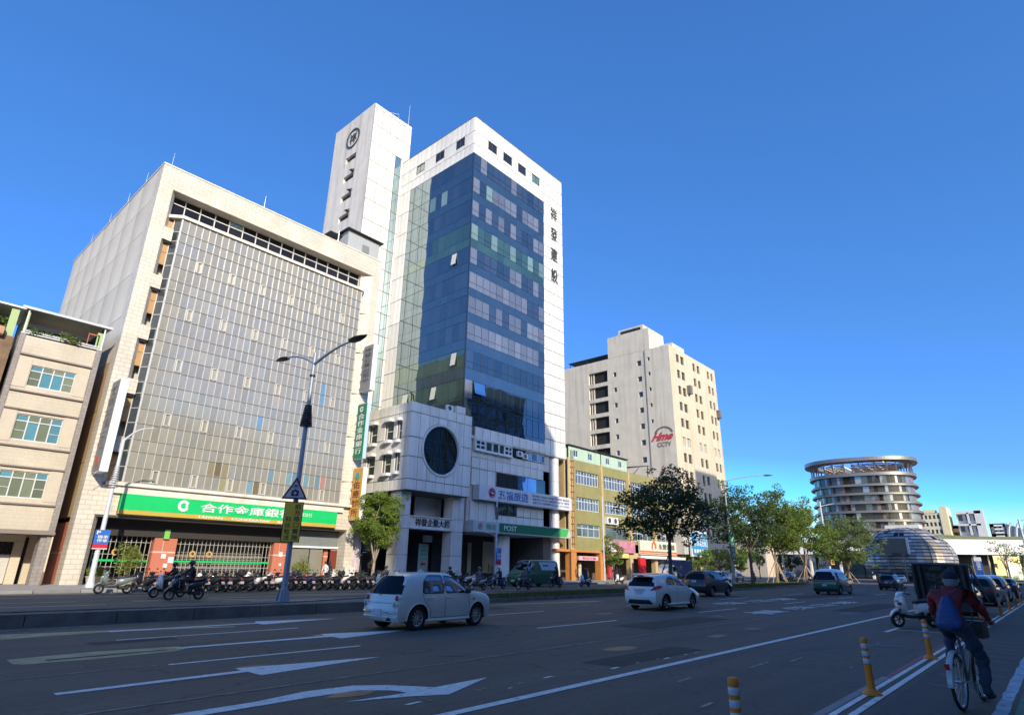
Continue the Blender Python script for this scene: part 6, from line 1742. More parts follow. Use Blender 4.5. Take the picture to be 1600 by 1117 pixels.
lr2 = street_lamp('white double-armed street lamp between the trees left of the round building', 120.0, 31.0, .13, 13.7, [(12.8, .5, -1, 6.5, .9, 1.0), (12.8, -.3, 1, 3.2, .9, 1.0)], None, pm=MATS['lamp_pole_pale'], r0=.2, r1=.13, cm=WPAINT)
def l2s():
    t = thing('road_sign', 'pale blue gridded sign board above an orange sign on the white lamp', 'sign', (119.8, 30.7, 4.7))
    b = MB(); b.box(119.0, 121.3, 30.4, 30.5, 4.7, 7.0); b.build('board', flat('board_pale_blue', (.30,.38,.58)), t)
    b = MB()
    for k in range(5): b.box(119.15, 120.05, 30.35, 30.4, 4.85+k*.43, 5.1+k*.43); b.box(120.2, 121.15, 30.35, 30.4, 4.85+k*.43, 5.1+k*.43)
    b.build('print', flat('board_blue', (.08,.15,.42)), t)
    t = thing('road_sign', 'orange sign board below the pale blue one on the white lamp', 'sign', (119.8, 30.7, 2.8))
    b = MB(); b.box(119.1, 121.1, 30.4, 30.5, 2.8, 4.6); b.build('board', flat('board_orange', (.80,.40,.02)), t)
    b = MB(); b.box(119.4,120.8,30.35,30.4,3.0,3.5); b.box(119.5,120.6,30.35,30.4,3.9,4.3); b.build('print', flat('board_brown', (.2,.1,.02)), t)
l2s()
for i, (x, y, h, r, lab) in enumerate(((150, 4.6, 11.5, .22, 'tall white lamp post near the right edge of the photo'), (165, 3.3, 9.5, .16, 'thinner white lamp post right of the tall one'))):
    street_lamp(lab, x, y, 0, h, [(h-.3, 0, -1, 3, .4, 1)], None, pm=MATS['lamp_pole_pale'], r0=r, r1=r*.7, cm=WPAINT)
MB().tube([(153.0,70,0),(153.0,70,8)], .1, 6).build('flag_pole', WPAINT, None, label='thin white flag pole before the station beyond the median trees', cat='pole')
street_lamp('slim white post with no arm among the shop signs', 60.0, 38.9, .15, 9.6, [], None, pm=MATS['lamp_pole_pale'], r0=.09, r1=.06, base=False)
def crossing_frame():
    t = thing('traffic_signal', 'white traffic signal mast reaching over the junction behind the staked trees', 'traffic signal', (96, 31.5, 0))
    b = MB(); b.tube([(96,31.0,0),(96,31.0,5.4)], .1, 8); b.tube([(96,31.0,5.2),(90,35.5,5.3)], .08, 8); b.build('mast', WPAINT, t)
    b = MB(); b.box(92.2,92.5,33.5,34.6,5.0,5.4); b.build('signal_head', flat('signal_pink', (.6,.45,.42)), t)
    b = MB(); b.box(93.0,93.1,32.2,33.6,4.9,7.0); b.build('board', flat('board_pale_blue2', (.35,.5,.62)), t)
crossing_frame()

# ---------------------------------------------------------------- trees
BARK = mat('bark_grey', (.13,.10,.075), .95, var=.25, scale=4, bump=.5); BARKL = mat('bark_pale', (.30,.24,.18), .9, var=.2, scale=4)
STAKE = mat('stake_wood', (.50,.36,.24), .8, var=.15)
def tree(label, x, y, z0, h, crown, n, size, lm, bark=BARK, r=.12, seed=0, stakes=0, lean=(0,0), split=.5, clumps=26, group=None, name='street_tree', stakem=STAKE, flatz=.6, low=.42, aspect=.5):
    """crown: (rx, ry, zlo, zhi); limbs are grown out to each leaf clump"""
    R = random.Random(seed); t = thing(name, label, 'tree', (x, y, z0), group)
    rx, ry, zl, zh = crown; tb = MB()
    fork = Vector((x+lean[0]*.5, y+lean[1]*.5, z0+(zl-z0)*split+.2))
    tb.tube([(x,y,z0-.05),(x+lean[0]*.15,y+lean[1]*.1,z0+(fork.z-z0)*.4),tuple(fork)], [r*1.35, r*1.05, r*.85], 10)
    cs = []; k = 0; tries = 0
    cx, cy = x+lean[0], y+lean[1]
    while len(cs) < clumps and tries < 3000:
        tries += 1
        u, v, w_ = R.uniform(-1,1), R.uniform(-1,1), R.uniform(0,1)
        rad = sqrt(u*u+v*v); lim = sqrt(max(0, 1-abs(w_-low)**2/(max(low,1-low)**2)))
        if rad > lim*1.02 or (rad < .35*lim and R.random() < .6): continue
        c = Vector((cx+u*rx, cy+v*ry, zl+w_*(zh-zl)))
        if any((c-q).length < .34*min(rx, ry) for q, _ in cs): continue
        cs.append((c, R.uniform(.55, 1.2)))
    mains = []
    nm = 5
    for i in range(nm):
        a = 2*pi*i/nm+R.uniform(-.4,.4)
        e = Vector((cx+cos(a)*rx*.4, cy+sin(a)*ry*.4, zl+(zh-zl)*R.uniform(.3,.6)))
        mid = fork.lerp(e, .5)+Vector((R.uniform(-.2,.2), R.uniform(-.2,.2), R.uniform(0,.3)))
        tb.tube([tuple(fork), tuple(mid), tuple(e)], [r*.6, r*.42, r*.26], 7); mains += [e, mid]
    lb = MB()
    for c, s_ in cs:
        m_ = min(mains, key=lambda q: (q-c).length)
        mid = m_.lerp(c, .55)+Vector((R.uniform(-.25,.25), R.uniform(-.25,.25), R.uniform(-.05,.25)))
        tb.tube([tuple(m_), tuple(mid), tuple(c)], [r*.24, r*.15, r*.05], 5)
        cr = min(rx, ry)*.34*s_
        pts = blob(R, c, (cr, cr, cr*flatz), int(n/clumps*s_))
        leaves(lb, pts, size, R, droop=.25, aspect=aspect)
        for _ in range(3):
            d = Vector((R.gauss(0,1), R.gauss(0,1), R.gauss(0,.5))).normalized()*cr*R.uniform(.9,1.6)
            q = c+d; tb.tube([tuple(c), tuple(q)], [r*.07, r*.02], 4)
            leaves(lb, blob(R, q, (cr*.35, cr*.35, cr*.3), int(n/clumps*.14)), size, R, droop=.3, aspect=aspect)
    tb.build('trunk', bark, t, smooth=True)
    lb.build('crown', lm, t)
    if stakes:
        for k in range(stakes):
            a = 2*pi*k/stakes+.5; rr = .9+.25*(h/8)
            b = MB(); b.tube([(x+cos(a)*rr*1.1, y+sin(a)*rr*1.1, z0), (x-cos(a)*.1, y-sin(a)*.1, z0+zl*.62 if zl > 3 else z0+2.2)], .045, 6); b.build('stake', stakem, t)
    return t
DKL = leafmat('dark_tree_leaf', (.03,.06,.015), (.06,.10,.025), .25)
MDL = leafmat('mid_tree_leaf', (.10,.17,.03), (.20,.27,.06), .4)
LTL = leafmat('light_tree_leaf', (.13,.20,.025), (.25,.33,.06), .4)
YGL = leafmat('yellow_tree_leaf', (.20,.24,.03), (.32,.34,.06), .4)
tree('dark spreading tree on the median in front of the green shop row', 45.7, 23.5, .13, 10, (4.3,3.8,4.5,9.8), 6800, .27, DKL, r=.15, seed=3, stakes=3, stakem=flat('dark_stake', (.07,.06,.05)), clumps=27, lean=(.5,0), split=.75)
tree('dark green median tree just right of the green direction sign', 70.5, 26.3, .13, 10.4, (4.4,3.8,4.8,10.2), 8000, .27, leafmat('deep_tree_leaf', (.05,.09,.02), (.10,.15,.04), .3), r=.16, seed=5, clumps=30, split=.7, stakes=0)
tree('bushy young tree on fanned stakes, left one of the sunlit pair on the median', 82.5, 27.6, .13, 11, (4.6,4.3,4.8,11.1), 9000, .29, LTL, BARKL, r=.15, seed=7, stakes=5, clumps=34)
tree('bushy young tree on fanned stakes, right one of the sunlit pair on the median', 88.8, 25.9, .13, 9.4, (3.9,3.6,4.0,9.9), 8000, .28, LTL, BARKL, r=.15, seed=9, stakes=5, clumps=30)
tree('young green staked tree on the traffic island left of the louvred dome', 111.0, 26.0, .0, 9.8, (4.6,4.1,3.3,10.0), 9500, .31, leafmat('soft_tree_leaf', (.11,.17,.04), (.20,.26,.07), .4), BARKL, r=.15, seed=13, stakes=4, clumps=38)
tree('dense bright green street tree between the bank and the corner podium', 31.9, 43.6, .15, 7, (1.95,1.85,3.0,7.5), 11000, .19, LTL, BARKL, r=.13, seed=17, clumps=36, flatz=.9, low=.45, lean=(.2,0))
tree('small round green tree before the pink shop sign', 62.4, 39.3, .15, 4.6, (1.5,1.4,2.1,5.0), 1500, .22, LTL, BARKL, r=.07, seed=19, clumps=14, flatz=.9)
for i, (x, y, h, rr, lm, lab) in enumerate(((96.0, 43.5, 5.2, 2.4, LTL, 'pale green roadside tree in front of the blue billboard'), (104.0, 44.5, 5.2, 2.4, YGL, 'pale green roadside tree just right of the blue billboard'), (113.0, 46.0, 5.0, 2.4, LTL, 'third pale green tree beyond the parked white car'),
     (128.0, 50.0, 8.0, 3.0, LTL, 'taller light tree behind the green direction sign'), (140.0, 50.5, 8.5, 2.6, YGL, 'bright yellow-green tree in the gap behind the second median tree'), (152.0, 47.5, 6.0, 2.6, DKL, 'dark low tree behind the left staked tree'))):
    tree(lab, x, y, 0, h, (rr, rr, h*.35, h), 1500, .36, lm, BARK, r=.1, seed=30+i, clumps=14, group='trees along the far roadside')
for i, (x, y, h) in enumerate(((175, 9.6, 9.5), (178, 7.0, 8.0), (176, 4.6, 8.5))):
    tree(['thin sparse tree left of the two before the station glass', 'thin sparse middle tree before the station glass', 'thin sparse tree nearest the right lamp post'][i], x, y, 0, h, (2.6,2.4,h*.45,h), 420, .34, MDL, BARKL, r=.14, seed=50+i, clumps=14, group='sparse trees before the station')
shrub('potted_bush', 'low yellow-green bush in a cream planter beside the bank pilaster', 'plant', (11.9, 43.6, .15), (.55, .4, .35), 700, .12, YLEAF, (.48, .55, flat('pot_cream', (.5,.38,.22), .7)), None, 9, 2)
shrub('potted_tree', 'layered yellow-green potted tree before the bank entrance grille', 'plant', (13.9, 44.6, .15), (.85, .7, 1.1), 1300, .14, YLEAF, (.42, .5, flat('pot_cream', (0,0,0))), None, 14, 5)
shrub('potted_tree', 'yellow potted tree before the right red pier of the bank', 'plant', (26.2, 45.0, .15), (.8, .7, 1.0), 1000, .14, YLEAF, (.4, .45, flat('pot_cream', (0,0,0))), None, 12, 6)
shrub('potted_bush', 'dark trailing bush between the pilaster and the potted bush', 'plant', (12.3, 45.3, .15), (.3, .3, .8), 300, .14, LEAFY, None, None, 6, 8)
shrub('bush', 'dark bush beside the spiral stair behind parked scooters', 'plant', (31.9, 45.0, .15), (.5, .4, .5), 300, .16, DKL, None, None, 6, 14)
for i, (x, y, rx, rz_, lm) in enumerate(((186, 17.5, 2.5, .9, YGL), (186, 12, 3.5, .8, YGL), (168, 1.5, 4, .9, LTL), (128, 33, 3.5, .6, flat('hedge_brown', (.30,.17,.06))))):
    shrub('hedge', ['yellow-green hedge left of the blue pylon', 'yellow-green hedge right of the blue pylon', 'green hedge at the foot of the right lamp posts', 'brown planted bed at the end of the traffic island'][i], 'hedge', (x, y, 0), (rx, rx, rz_), 700, .4, lm, None, None, 10, 60+i, stem=False)

# ---------------------------------------------------------------- orange lane bollards
BO = mat('bollard_orange', (.80,.22,.012), .5, var=.08, scale=6, streak=.3, streakcol=(.25,.12,.03)); BW = mat('bollard_reflective', (.55,.55,.56), .35, var=.12, scale=8)
def bollard(label, x, y, tilt=0):
    t = thing('bollard', label, 'bollard', (x, y, 0), 'orange and white bollards along the bicycle path')
    b = MB(); b.lathe([(.135,0),(.14,.012),(.13,.025),(.075,.07),(.06,.085)], (x,y,0), 'z', 20); b.build('base', BO, t, smooth=True)
    b = MB(); prof = [(.055,.07),(.05,.40),(.05,.43),(.049,.5),(.049,.55),(.049,.62),(.049,.66),(.049,.72),(.047,.755),(.036,.775),(0,.782)]
    b.lathe([(.056,.07),(.05,.43)], (x,y,0), 'z', 20); b.lathe([(.049,.43),(.049,.70),(.052,.71),(.052,.755),(.042,.777),(0,.785)], (x,y,0), 'z', 20); b.build('post', BO, t, smooth=True)
    for z0, z1 in ((.425,.49),(.53,.595),(.635,.70)):
        b = MB(); b.lathe([(.05,z0),(.0515,z0+.004),(.0515,z1-.004),(.05,z1)], (x,y,0), 'z', 20); b.build('reflective_band', BW, t, smooth=True)
    return t
bl = [(5.48,'nearest bollard, cut off by the bottom edge'),(10.05,'second bollard from the viewer, standing upright on the white lines'),(14.95,'third bollard, just left of the cyclist'),(20.0,'fourth bollard, half hidden behind the cyclist'),(25.1,'bollard just right of the cyclist'),(32.8,'sixth bollard, beside the rear of the dark parked car'),(38.0,'seventh bollard along the path'),(42.9,'eighth bollard along the path'),(47.8,'ninth bollard along the path'),(52.4,'farthest bollard in view along the path')]
for i, (x, lab) in enumerate(bl): bollard('orange and white '+lab, x, 2.31).scale = (.9,.9,.9)
# ================================================================= VEHICLES
def paint(name, col, metal=0.0, rough=0.32, var=.03):
    return mat(name, col, rough, var=var, scale=2.5, metal=metal, coat=0.8, rnd=0.0)
CG_ = glass('car_glass', (.008,.009,.011), .04, (.22,.25,.29), .03, .01)
RUB = flat('rubber', (.018,.018,.018), .85)
TRIM = flat('black_trim', (.022,.022,.024), .55)
CHR = flat('chrome', (.62,.62,.64), .12, 1.0)
RIM = flat('alloy', (.42,.42,.44), .3, .8)
TL = flat('tail_red', (.42,.015,.015), .15)
HL = flat('head_lens', (.55,.58,.60), .1)
PLATE = flat('plate_white', (.55,.56,.58), .5)
def lerp(P, x):
    if x <= P[0][0]: return P[0][1]
    for (a, ya), (c, yc) in zip(P, P[1:]):
        if x <= c: return ya+(yc-ya)*(x-a)/(c-a)
    return P[-1][1]
def smooth_poly(P, k=3):
    """resample a polyline with Catmull-Rom so profiles are curved"""
    o = []
    for i in range(len(P)-1):
        p0, p1, p2, p3 = P[max(i-1,0)], P[i], P[i+1], P[min(i+2,len(P)-1)]
        for j in range(k):
            t = j/k; x = p1[0]+(p2[0]-p1[0])*t
            m1 = (p2[1]-p0[1])/max(p2[0]-p0[0],1e-6)*(p2[0]-p1[0]); m2 = (p3[1]-p1[1])/max(p3[0]-p1[0],1e-6)*(p2[0]-p1[0])
            y = (2*t**3-3*t**2+1)*p1[1]+(t**3-2*t**2+t)*m1*.7+(-2*t**3+3*t**2)*p2[1]+(t**3-t**2)*m2*.7
            o.append((x, y))
    return o+[P[-1]]
def pip(poly, x, z):
    c = False; n = len(poly)
    for i in range(n):
        (x1,z1),(x2,z2) = poly[i], poly[(i+1) % n]
        if (z1 > z) != (z2 > z) and x < (x2-x1)*(z-z1)/(z2-z1)+x1: c = not c
    return c
def near_poly(poly, x, z):
    best = None
    n = len(poly)
    for i in range(n):
        (x1,z1),(x2,z2) = poly[i], poly[(i+1) % n]; dx, dz = x2-x1, z2-z1
        t = max(0, min(1, ((x-x1)*dx+(z-z1)*dz)/(dx*dx+dz*dz+1e-12))); px, pz = x1+dx*t, z1+dz*t; d = (px-x)**2+(pz-z)**2
        if best is None or d < best[0]: best = (d, px, pz)
    return best
def round_poly(poly, r=.06, n=3):
    o = []; k = len(poly)
    for i in range(k):
        p, a, c = Vector((*poly[i],0)), Vector((*poly[i-1],0)), Vector((*poly[(i+1) % k],0))
        rr = min(r, (a-p).length*.4, (c-p).length*.4)
        s, e = p+(a-p).normalized()*rr, p+(c-p).normalized()*rr
        for j in range(n+1):
            t = j/n; q = s*(1-t)**2+p*2*t*(1-t)+e*t*t; o.append((q.x, q.y))
    return o
def make_car(name, label, L, W, z0, top, belt, xr, xf, wheels, wr, sidewin, rearwin, body, roofpaint=None, tail=None, extras=None, tum=.32, e=5.0, spokes=5, rim=RIM, wsc=(2.2,3.0), windcut=.55, headlight=None, seams=(), handles=(), plate=.55, arch=1.14, black_low=None, glassm=CG_, group=None, platew=.34):
    top = smooth_poly(top); belt_ = belt
    t = thing(name, label, 'car', (0,0,0), group, local=True)
    NU, nl, nu = 64, 11, 15
    X_ = lambda x: x-L/2
    def plan(u): a = abs(2*u-1); return 1-.10*a**5-.03*a**2
    def params(u):
        Xn = u*L; zt = lerp(top, Xn); zb = min(lerp(belt_, Xn), zt-.035); return zt, zb
    def sidey(u, z, zt, zb):
        w_ = W/2*plan(u)
        if z <= zb:
            s_ = (z-z0)/(zb-z0+1e-6); return w_*(.955+.045*sin(min(1,s_*1.15)*pi*.62)) - .012*max(0, s_-.75)/.25
        s_ = min(1, (z-zb)/(zt-zb)); return (w_*.985-.012-tum*(z-zb))*max(0, 1-s_**e)**(1/e)
    us = sorted(set([i/NU for i in range(NU+1)]))
    def rows(u):
        zt, zb = params(u); o = []
        for j in range(nl):
            z = z0+(zb-z0)*j/(nl-1); o.append((sidey(u, z, zt, zb), z))
        w_ = W/2*plan(u)
        for j in range(1, nu+1):
            th = pi/2*j/nu; s_ = sin(th)**(2/e) if False else None
            z_ = zb+(zt-zb)*(sin(th)**(2/e)); 
            o.append(((w_*.985-.012-tum*(z_-zb))*(max(0,cos(th))**(2/e)), z_))
        return o
    def xat(u, z): a, c = lerp(xr, z), L-lerp(xf, z); return a+(c-a)*u
    V = {}; verts = []; faces = []; tag = []
    for i, u in enumerate(us):
        for j, (y, z) in enumerate(rows(u)):
            V[(i,j)] = [xat(u, z), y, z, u]
    NI, NJ = len(us), nl+nu
    wp = [round_poly(p) for p in sidewin]
    Ra = wr*arch+.02
    def inside_arch(x, z): return any((x-wx)**2+(z-wr)**2 < Ra*Ra for wx in wheels)
    cell = {}
    for i in range(NI-1):
        for j in range(NJ-1):
            q = [V[(i,j)], V[(i+1,j)], V[(i+1,j+1)], V[(i,j+1)]]
            cx = sum(p[0] for p in q)/4; cz = sum(p[2] for p in q)/4
            k = 'b'
            if j < nl-1 and inside_arch(cx, cz): k = 'x'
            else:
                for wi, p in enumerate(wp):
                    if j >= nl-2 and j < NJ-5 and pip(p, cx, cz): k = 'w%d' % wi
                if k == 'b' and j >= nl+int(nu*.30):
                    Xn = (us[i]+us[i+1])/2*L
                    if wsc[0] < Xn < wsc[1]: k = 'ws'
            cell[(i,j)] = k
    # snap boundaries
    for (i, j), p in V.items():
        ks = set(cell[c] for c in ((i,j),(i-1,j),(i,j-1),(i-1,j-1)) if c in cell)
        if len(ks) < 2: continue
        if 'x' in ks:
            wx = min(wheels, key=lambda w_: abs(w_-p[0])); d = sqrt((p[0]-wx)**2+(p[2]-wr)**2); s_ = Ra/d
            nx, nz = wx+(p[0]-wx)*s_, wr+(p[2]-wr)*s_
            if nz < z0: nz = z0; 
            p[0], p[2] = nx, nz; zt, zb = params(p[3]); p[1] = sidey(p[3], nz, zt, zb)
        else:
            wk = [k for k in ks if k[0] == 'w' and k != 'ws']
            if wk:
                _, nx, nz = near_poly(wp[int(wk[0][1:])], p[0], p[2])
                p[0], p[2] = nx, nz; zt, zb = params(p[3]); p[1] = sidey(p[3], nz, zt, zb)
    bodyb, winb, wsb = MB(), {}, MB()
    two = roofpaint is not None
    for sgn in (1, -1):
        idx = {}
        for (i, j), k in cell.items():
            if k == 'x': continue
            q = [V[(i,j)], V[(i+1,j)], V[(i+1,j+1)], V[(i,j+1)]]
            if sgn < 0: q = q[::-1]
            tgt = bodyb if k == 'b' else (wsb if k == 'ws' else winb.setdefault((k, sgn), MB()))
            off = 0 if k == 'b' else .006
            f = []
            for p in q:
                key = (id(tgt), round(p[0],5), round(p[1]*sgn,5), round(p[2],5))
                if key not in idx: idx[key] = len(tgt.v); tgt.v.append((X_(p[0]), p[1]*sgn-off*sgn, p[2]))
                f.append(idx[key])
            tgt.f.append(tuple(f)); tgt.m.append(1 if (two and k == 'b' and j >= nl-1) else 0)
    # caps
    m_ = 9
    rw = MB()
    def capx(end, y, z, yj):
        cr = .10 if end == 0 else .14
        base = lerp(xr, z) if end == 0 else L-lerp(xf, z)
        s_ = cr*(1-(y/max(yj, .3))**2) if yj > .05 else cr
        s_ = max(0, s_)
        return base-s_ if end == 0 else base+s_
    for end in (0, 1):
        i = 0 if end == 0 else NI-1
        for sgn in (1, -1):
            idx = {}
            for j in range(NJ-1):
                for k in range(m_):
                    q = []
                    for (jj, kk) in ((j,k),(j+1,k),(j+1,k+1),(j,k+1)):
                        p = V[(i,jj)]; y = p[1]*(1-kk/m_); q.append((X_(capx(end, y, p[2], p[1])), y*sgn, p[2]))
                    cz = sum(p[2] for p in q)/4; cy = abs(sum(p[1] for p in q)/4); wj = V[(i,j)][1]
                    isw = end == 0 and rearwin and rearwin[0] < cz < rearwin[1] and cy < wj*rearwin[2]
                    tgt = rw if isw else bodyb
                    if (sgn > 0) == (end == 0): q = q[::-1]
                    n = len(tgt.v); tgt.v += q; tgt.f.append((n,n+1,n+2,n+3)); tgt.m.append(1 if (two and not isw and j >= nl-1) else 0)
    mats = [body] + ([roofpaint] if two else [])
    # weld
    def weld(b):
        key = {}; mp = []; nv = []
        for v in b.v:
            k = (round(v[0],4), round(v[1],4), round(v[2],4))
            if k not in key: key[k] = len(nv); nv.append(v)
            mp.append(key[k])
        nf, nm = [], []
        for f, mm in zip(b.f, b.m):
            g = []
            for q in f:
                if mp[q] not in g: g.append(mp[q])
            if len(g) > 2: nf.append(tuple(g)); nm.append(mm)
        b.v, b.f, b.m = nv, nf, nm; return b
    weld(bodyb).build('body', mats, t, smooth=True, ang=38)
    for (k, sgn), b in winb.items(): b.build('side_window', glassm, t, smooth=True)
    weld(wsb).build('windscreen', glassm, t, smooth=True)
    if rw.v: weld(rw).build('rear_window', glassm, t, smooth=True)
    MB().box(X_(.25), X_(L-.25), -W/2+.10, W/2-.10, z0-.02, z0+.12).build('underbody', TRIM, t)
    # wheels and arches
    for wx in wheels:
        for sgn in (1, -1):
            wy = sgn*(W/2*.955-.02)
            b = MB(); n = 20
            b.lathe([(Ra, wy), (Ra-.01, wy-sgn*.05), (Ra-.01, wy-sgn*.30)], (X_(wx),0,wr), 'y', n, a0=radians(-12), a1=radians(192))
            b.lathe([(0, wy-sgn*.28), (Ra, wy-sgn*.28)], (X_(wx),0,wr), 'y', n, a0=radians(-12), a1=radians(192)); b.build('wheel_arch', TRIM, t)
            b = MB(); tw = .10
            prof = [(wr*.66,-tw),(wr*.9,-tw*1.05),(wr*.99,-tw*.8),(wr,-tw*.3),(wr,tw*.3),(wr*.99,tw*.8),(wr*.9,tw*1.05),(wr*.66,tw)]
            yc = sgn*(W/2*.955-.12)
            b.lathe([(r, yc+h) for r, h in prof], (X_(wx),0,wr), 'y', 28); w_ = b.build('wheel', RUB, t, smooth=True)
            b = MB(); yo = yc+sgn*tw*.55
            b.lathe([(wr*.66,yo+sgn*.03),(wr*.60,yo+sgn*.02),(wr*.56,yo-sgn*.03)], (X_(wx),0,wr), 'y', 28)
            b.lathe([(0,yo+sgn*.012),(wr*.16,yo+sgn*.012),(wr*.2,yo-sgn*.01)], (X_(wx),0,wr), 'y', 14)
            b.lathe([(0,yo-sgn*.035),(wr*.60,yo-sgn*.035)], (X_(wx),0,wr), 'y', 20, mi=1)
            for k in range(spokes):
                a = 2*pi*k/spokes+.3
                c0 = Vector((X_(wx)+cos(a)*wr*.1, yo, wr+sin(a)*wr*.1)); c1 = Vector((X_(wx)+cos(a)*wr*.6, yo, wr+sin(a)*wr*.6))
                b.bar(tuple(c0), tuple(c1), wr*.17 if spokes < 8 else wr*.12, .02, up=(0,1,0))
            b.build('rim', [rim, TRIM], w_)
    # helpers on the surface
    def Sp(x, z, sgn, off=.006):
        u = (x-lerp(xr, z))/(L-lerp(xf, z)-lerp(xr, z)); u = max(0, min(1, u)); zt, zb = params(u); return (X_(x), sgn*(sidey(u, z, zt, zb)+off), z)
    def Cp(y, z, end=0, off=.008):
        i = 0 if end == 0 else NI-1
        yj = lerp([(V[(i,j)][2], V[(i,j)][1]) for j in range(NJ)], z); x = capx(end, y, z, yj); return (X_(x)+(-off if end == 0 else off), y, z)
    def patch(fn, c4, m2, nm, nx=5, nz=4, par=t):
        b = MB(); g = {}
        for i in range(nx+1):
            for j in range(nz+1):
                s_, q = i/nx, j/nz; a = [(c4[0][k]*(1-s_)+c4[1][k]*s_)*(1-q)+(c4[3][k]*(1-s_)+c4[2][k]*s_)*q for k in (0,1)]
                g[(i,j)] = len(b.v); b.v.append(fn(*a))
        for i in range(nx):
            for j in range(nz): b.f.append((g[(i,j)],g[(i+1,j)],g[(i+1,j+1)],g[(i,j+1)])); b.m.append(0)
        return b.build(nm, m2, par, smooth=True)
    for sgn in (1, -1):
        b = MB()
        for path in seams:
            for (xa, za), (xb, zb_) in zip(path, path[1:]):
                n = 6; dx, dz = xb-xa, zb_-za; ln = sqrt(dx*dx+dz*dz); nx_, nz_ = -dz/ln*.006, dx/ln*.006
                for k in range(n):
                    p, q = k/n, (k+1)/n
                    x1, z1, x2, z2 = xa+dx*p, za+dz*p, xa+dx*q, za+dz*q
                    b.quad(Sp(x1-nx_,z1-nz_,sgn,.003), Sp(x2-nx_,z2-nz_,sgn,.003), Sp(x2+nx_,z2+nz_,sgn,.003), Sp(x1+nx_,z1+nz_,sgn,.003))
        if b.v: b.build('door_seam', TRIM, t)
        for (hx, hz) in handles:
            p = Sp(hx, hz, sgn, .02); MB().loft([(p[0]-.09,p[1],p[2],.012,.012),(p[0]-.05,p[1]+sgn*.012,p[2],.014,.016),(p[0]+.05,p[1]+sgn*.012,p[2],.014,.016),(p[0]+.09,p[1],p[2],.012,.012)], 8).build('door_handle', body, t, smooth=True)
        mx_ = wsc[0]+(wsc[1]-wsc[0])*.62; p = Sp(mx_, lerp(belt_, mx_)+.08, sgn, .0)
        MB().loft([(p[0]-.07,p[1]+sgn*.14,p[2]+.01,.05,.05),(p[0]-.03,p[1]+sgn*.14,p[2]+.01,.10,.075),(p[0]+.05,p[1]+sgn*.12,p[2]+.01,.09,.065),(p[0]+.1,p[1]+sgn*.1,p[2]+.01,.03,.03)], 12, 3).build('wing_mirror', black_low or TRIM, t, smooth=True)
        if tail:
            for q in tail: patch(lambda y, z: Cp(y*sgn, z), q[0], q[1], 'tail_light')
            # wrap onto the flank
        if headlight:
            patch(lambda y, z: Cp(y*sgn, z, 1), headlight, HL, 'headlight')
    if plate:
        c = Cp(0, plate, 0, .02); b = MB(); b.box(c[0]-.012, c[0], -platew/2, platew/2, plate-.075, plate+.075); b.build('licence_plate', PLATE, t)
        c = Cp(0, .45, 1, .02); MB().box(c[0], c[0]+.012, -.17, .17, .38, .52).build('licence_plate', PLATE, t)
    if extras: extras(t, X_, Sp, Cp, patch)
    return t
def place(t, x, y, rz=0.0, s_=.92): t.location = (x, y, 0); t.rotation_euler = (0, 0, rz); t.scale = (s_,)*3

WHITE = paint('paint_white', (.80,.78,.74), 0, .3); CREAM = paint('paint_cream', (.76,.73,.66), 0, .4, .05)
BLACKP = paint('paint_black', (.015,.016,.019)); NAVY = paint('paint_dark_blue', (.018,.022,.035), .3); SILV = paint('paint_silver', (.40,.41,.43), .6)
GRNP2 = paint('paint_bottle_green', (.012,.11,.075), 0); PGREEN = paint('paint_post_green', (.015,.10,.045), 0, .4)
GREYP = paint('paint_grey', (.16,.17,.19), .5)
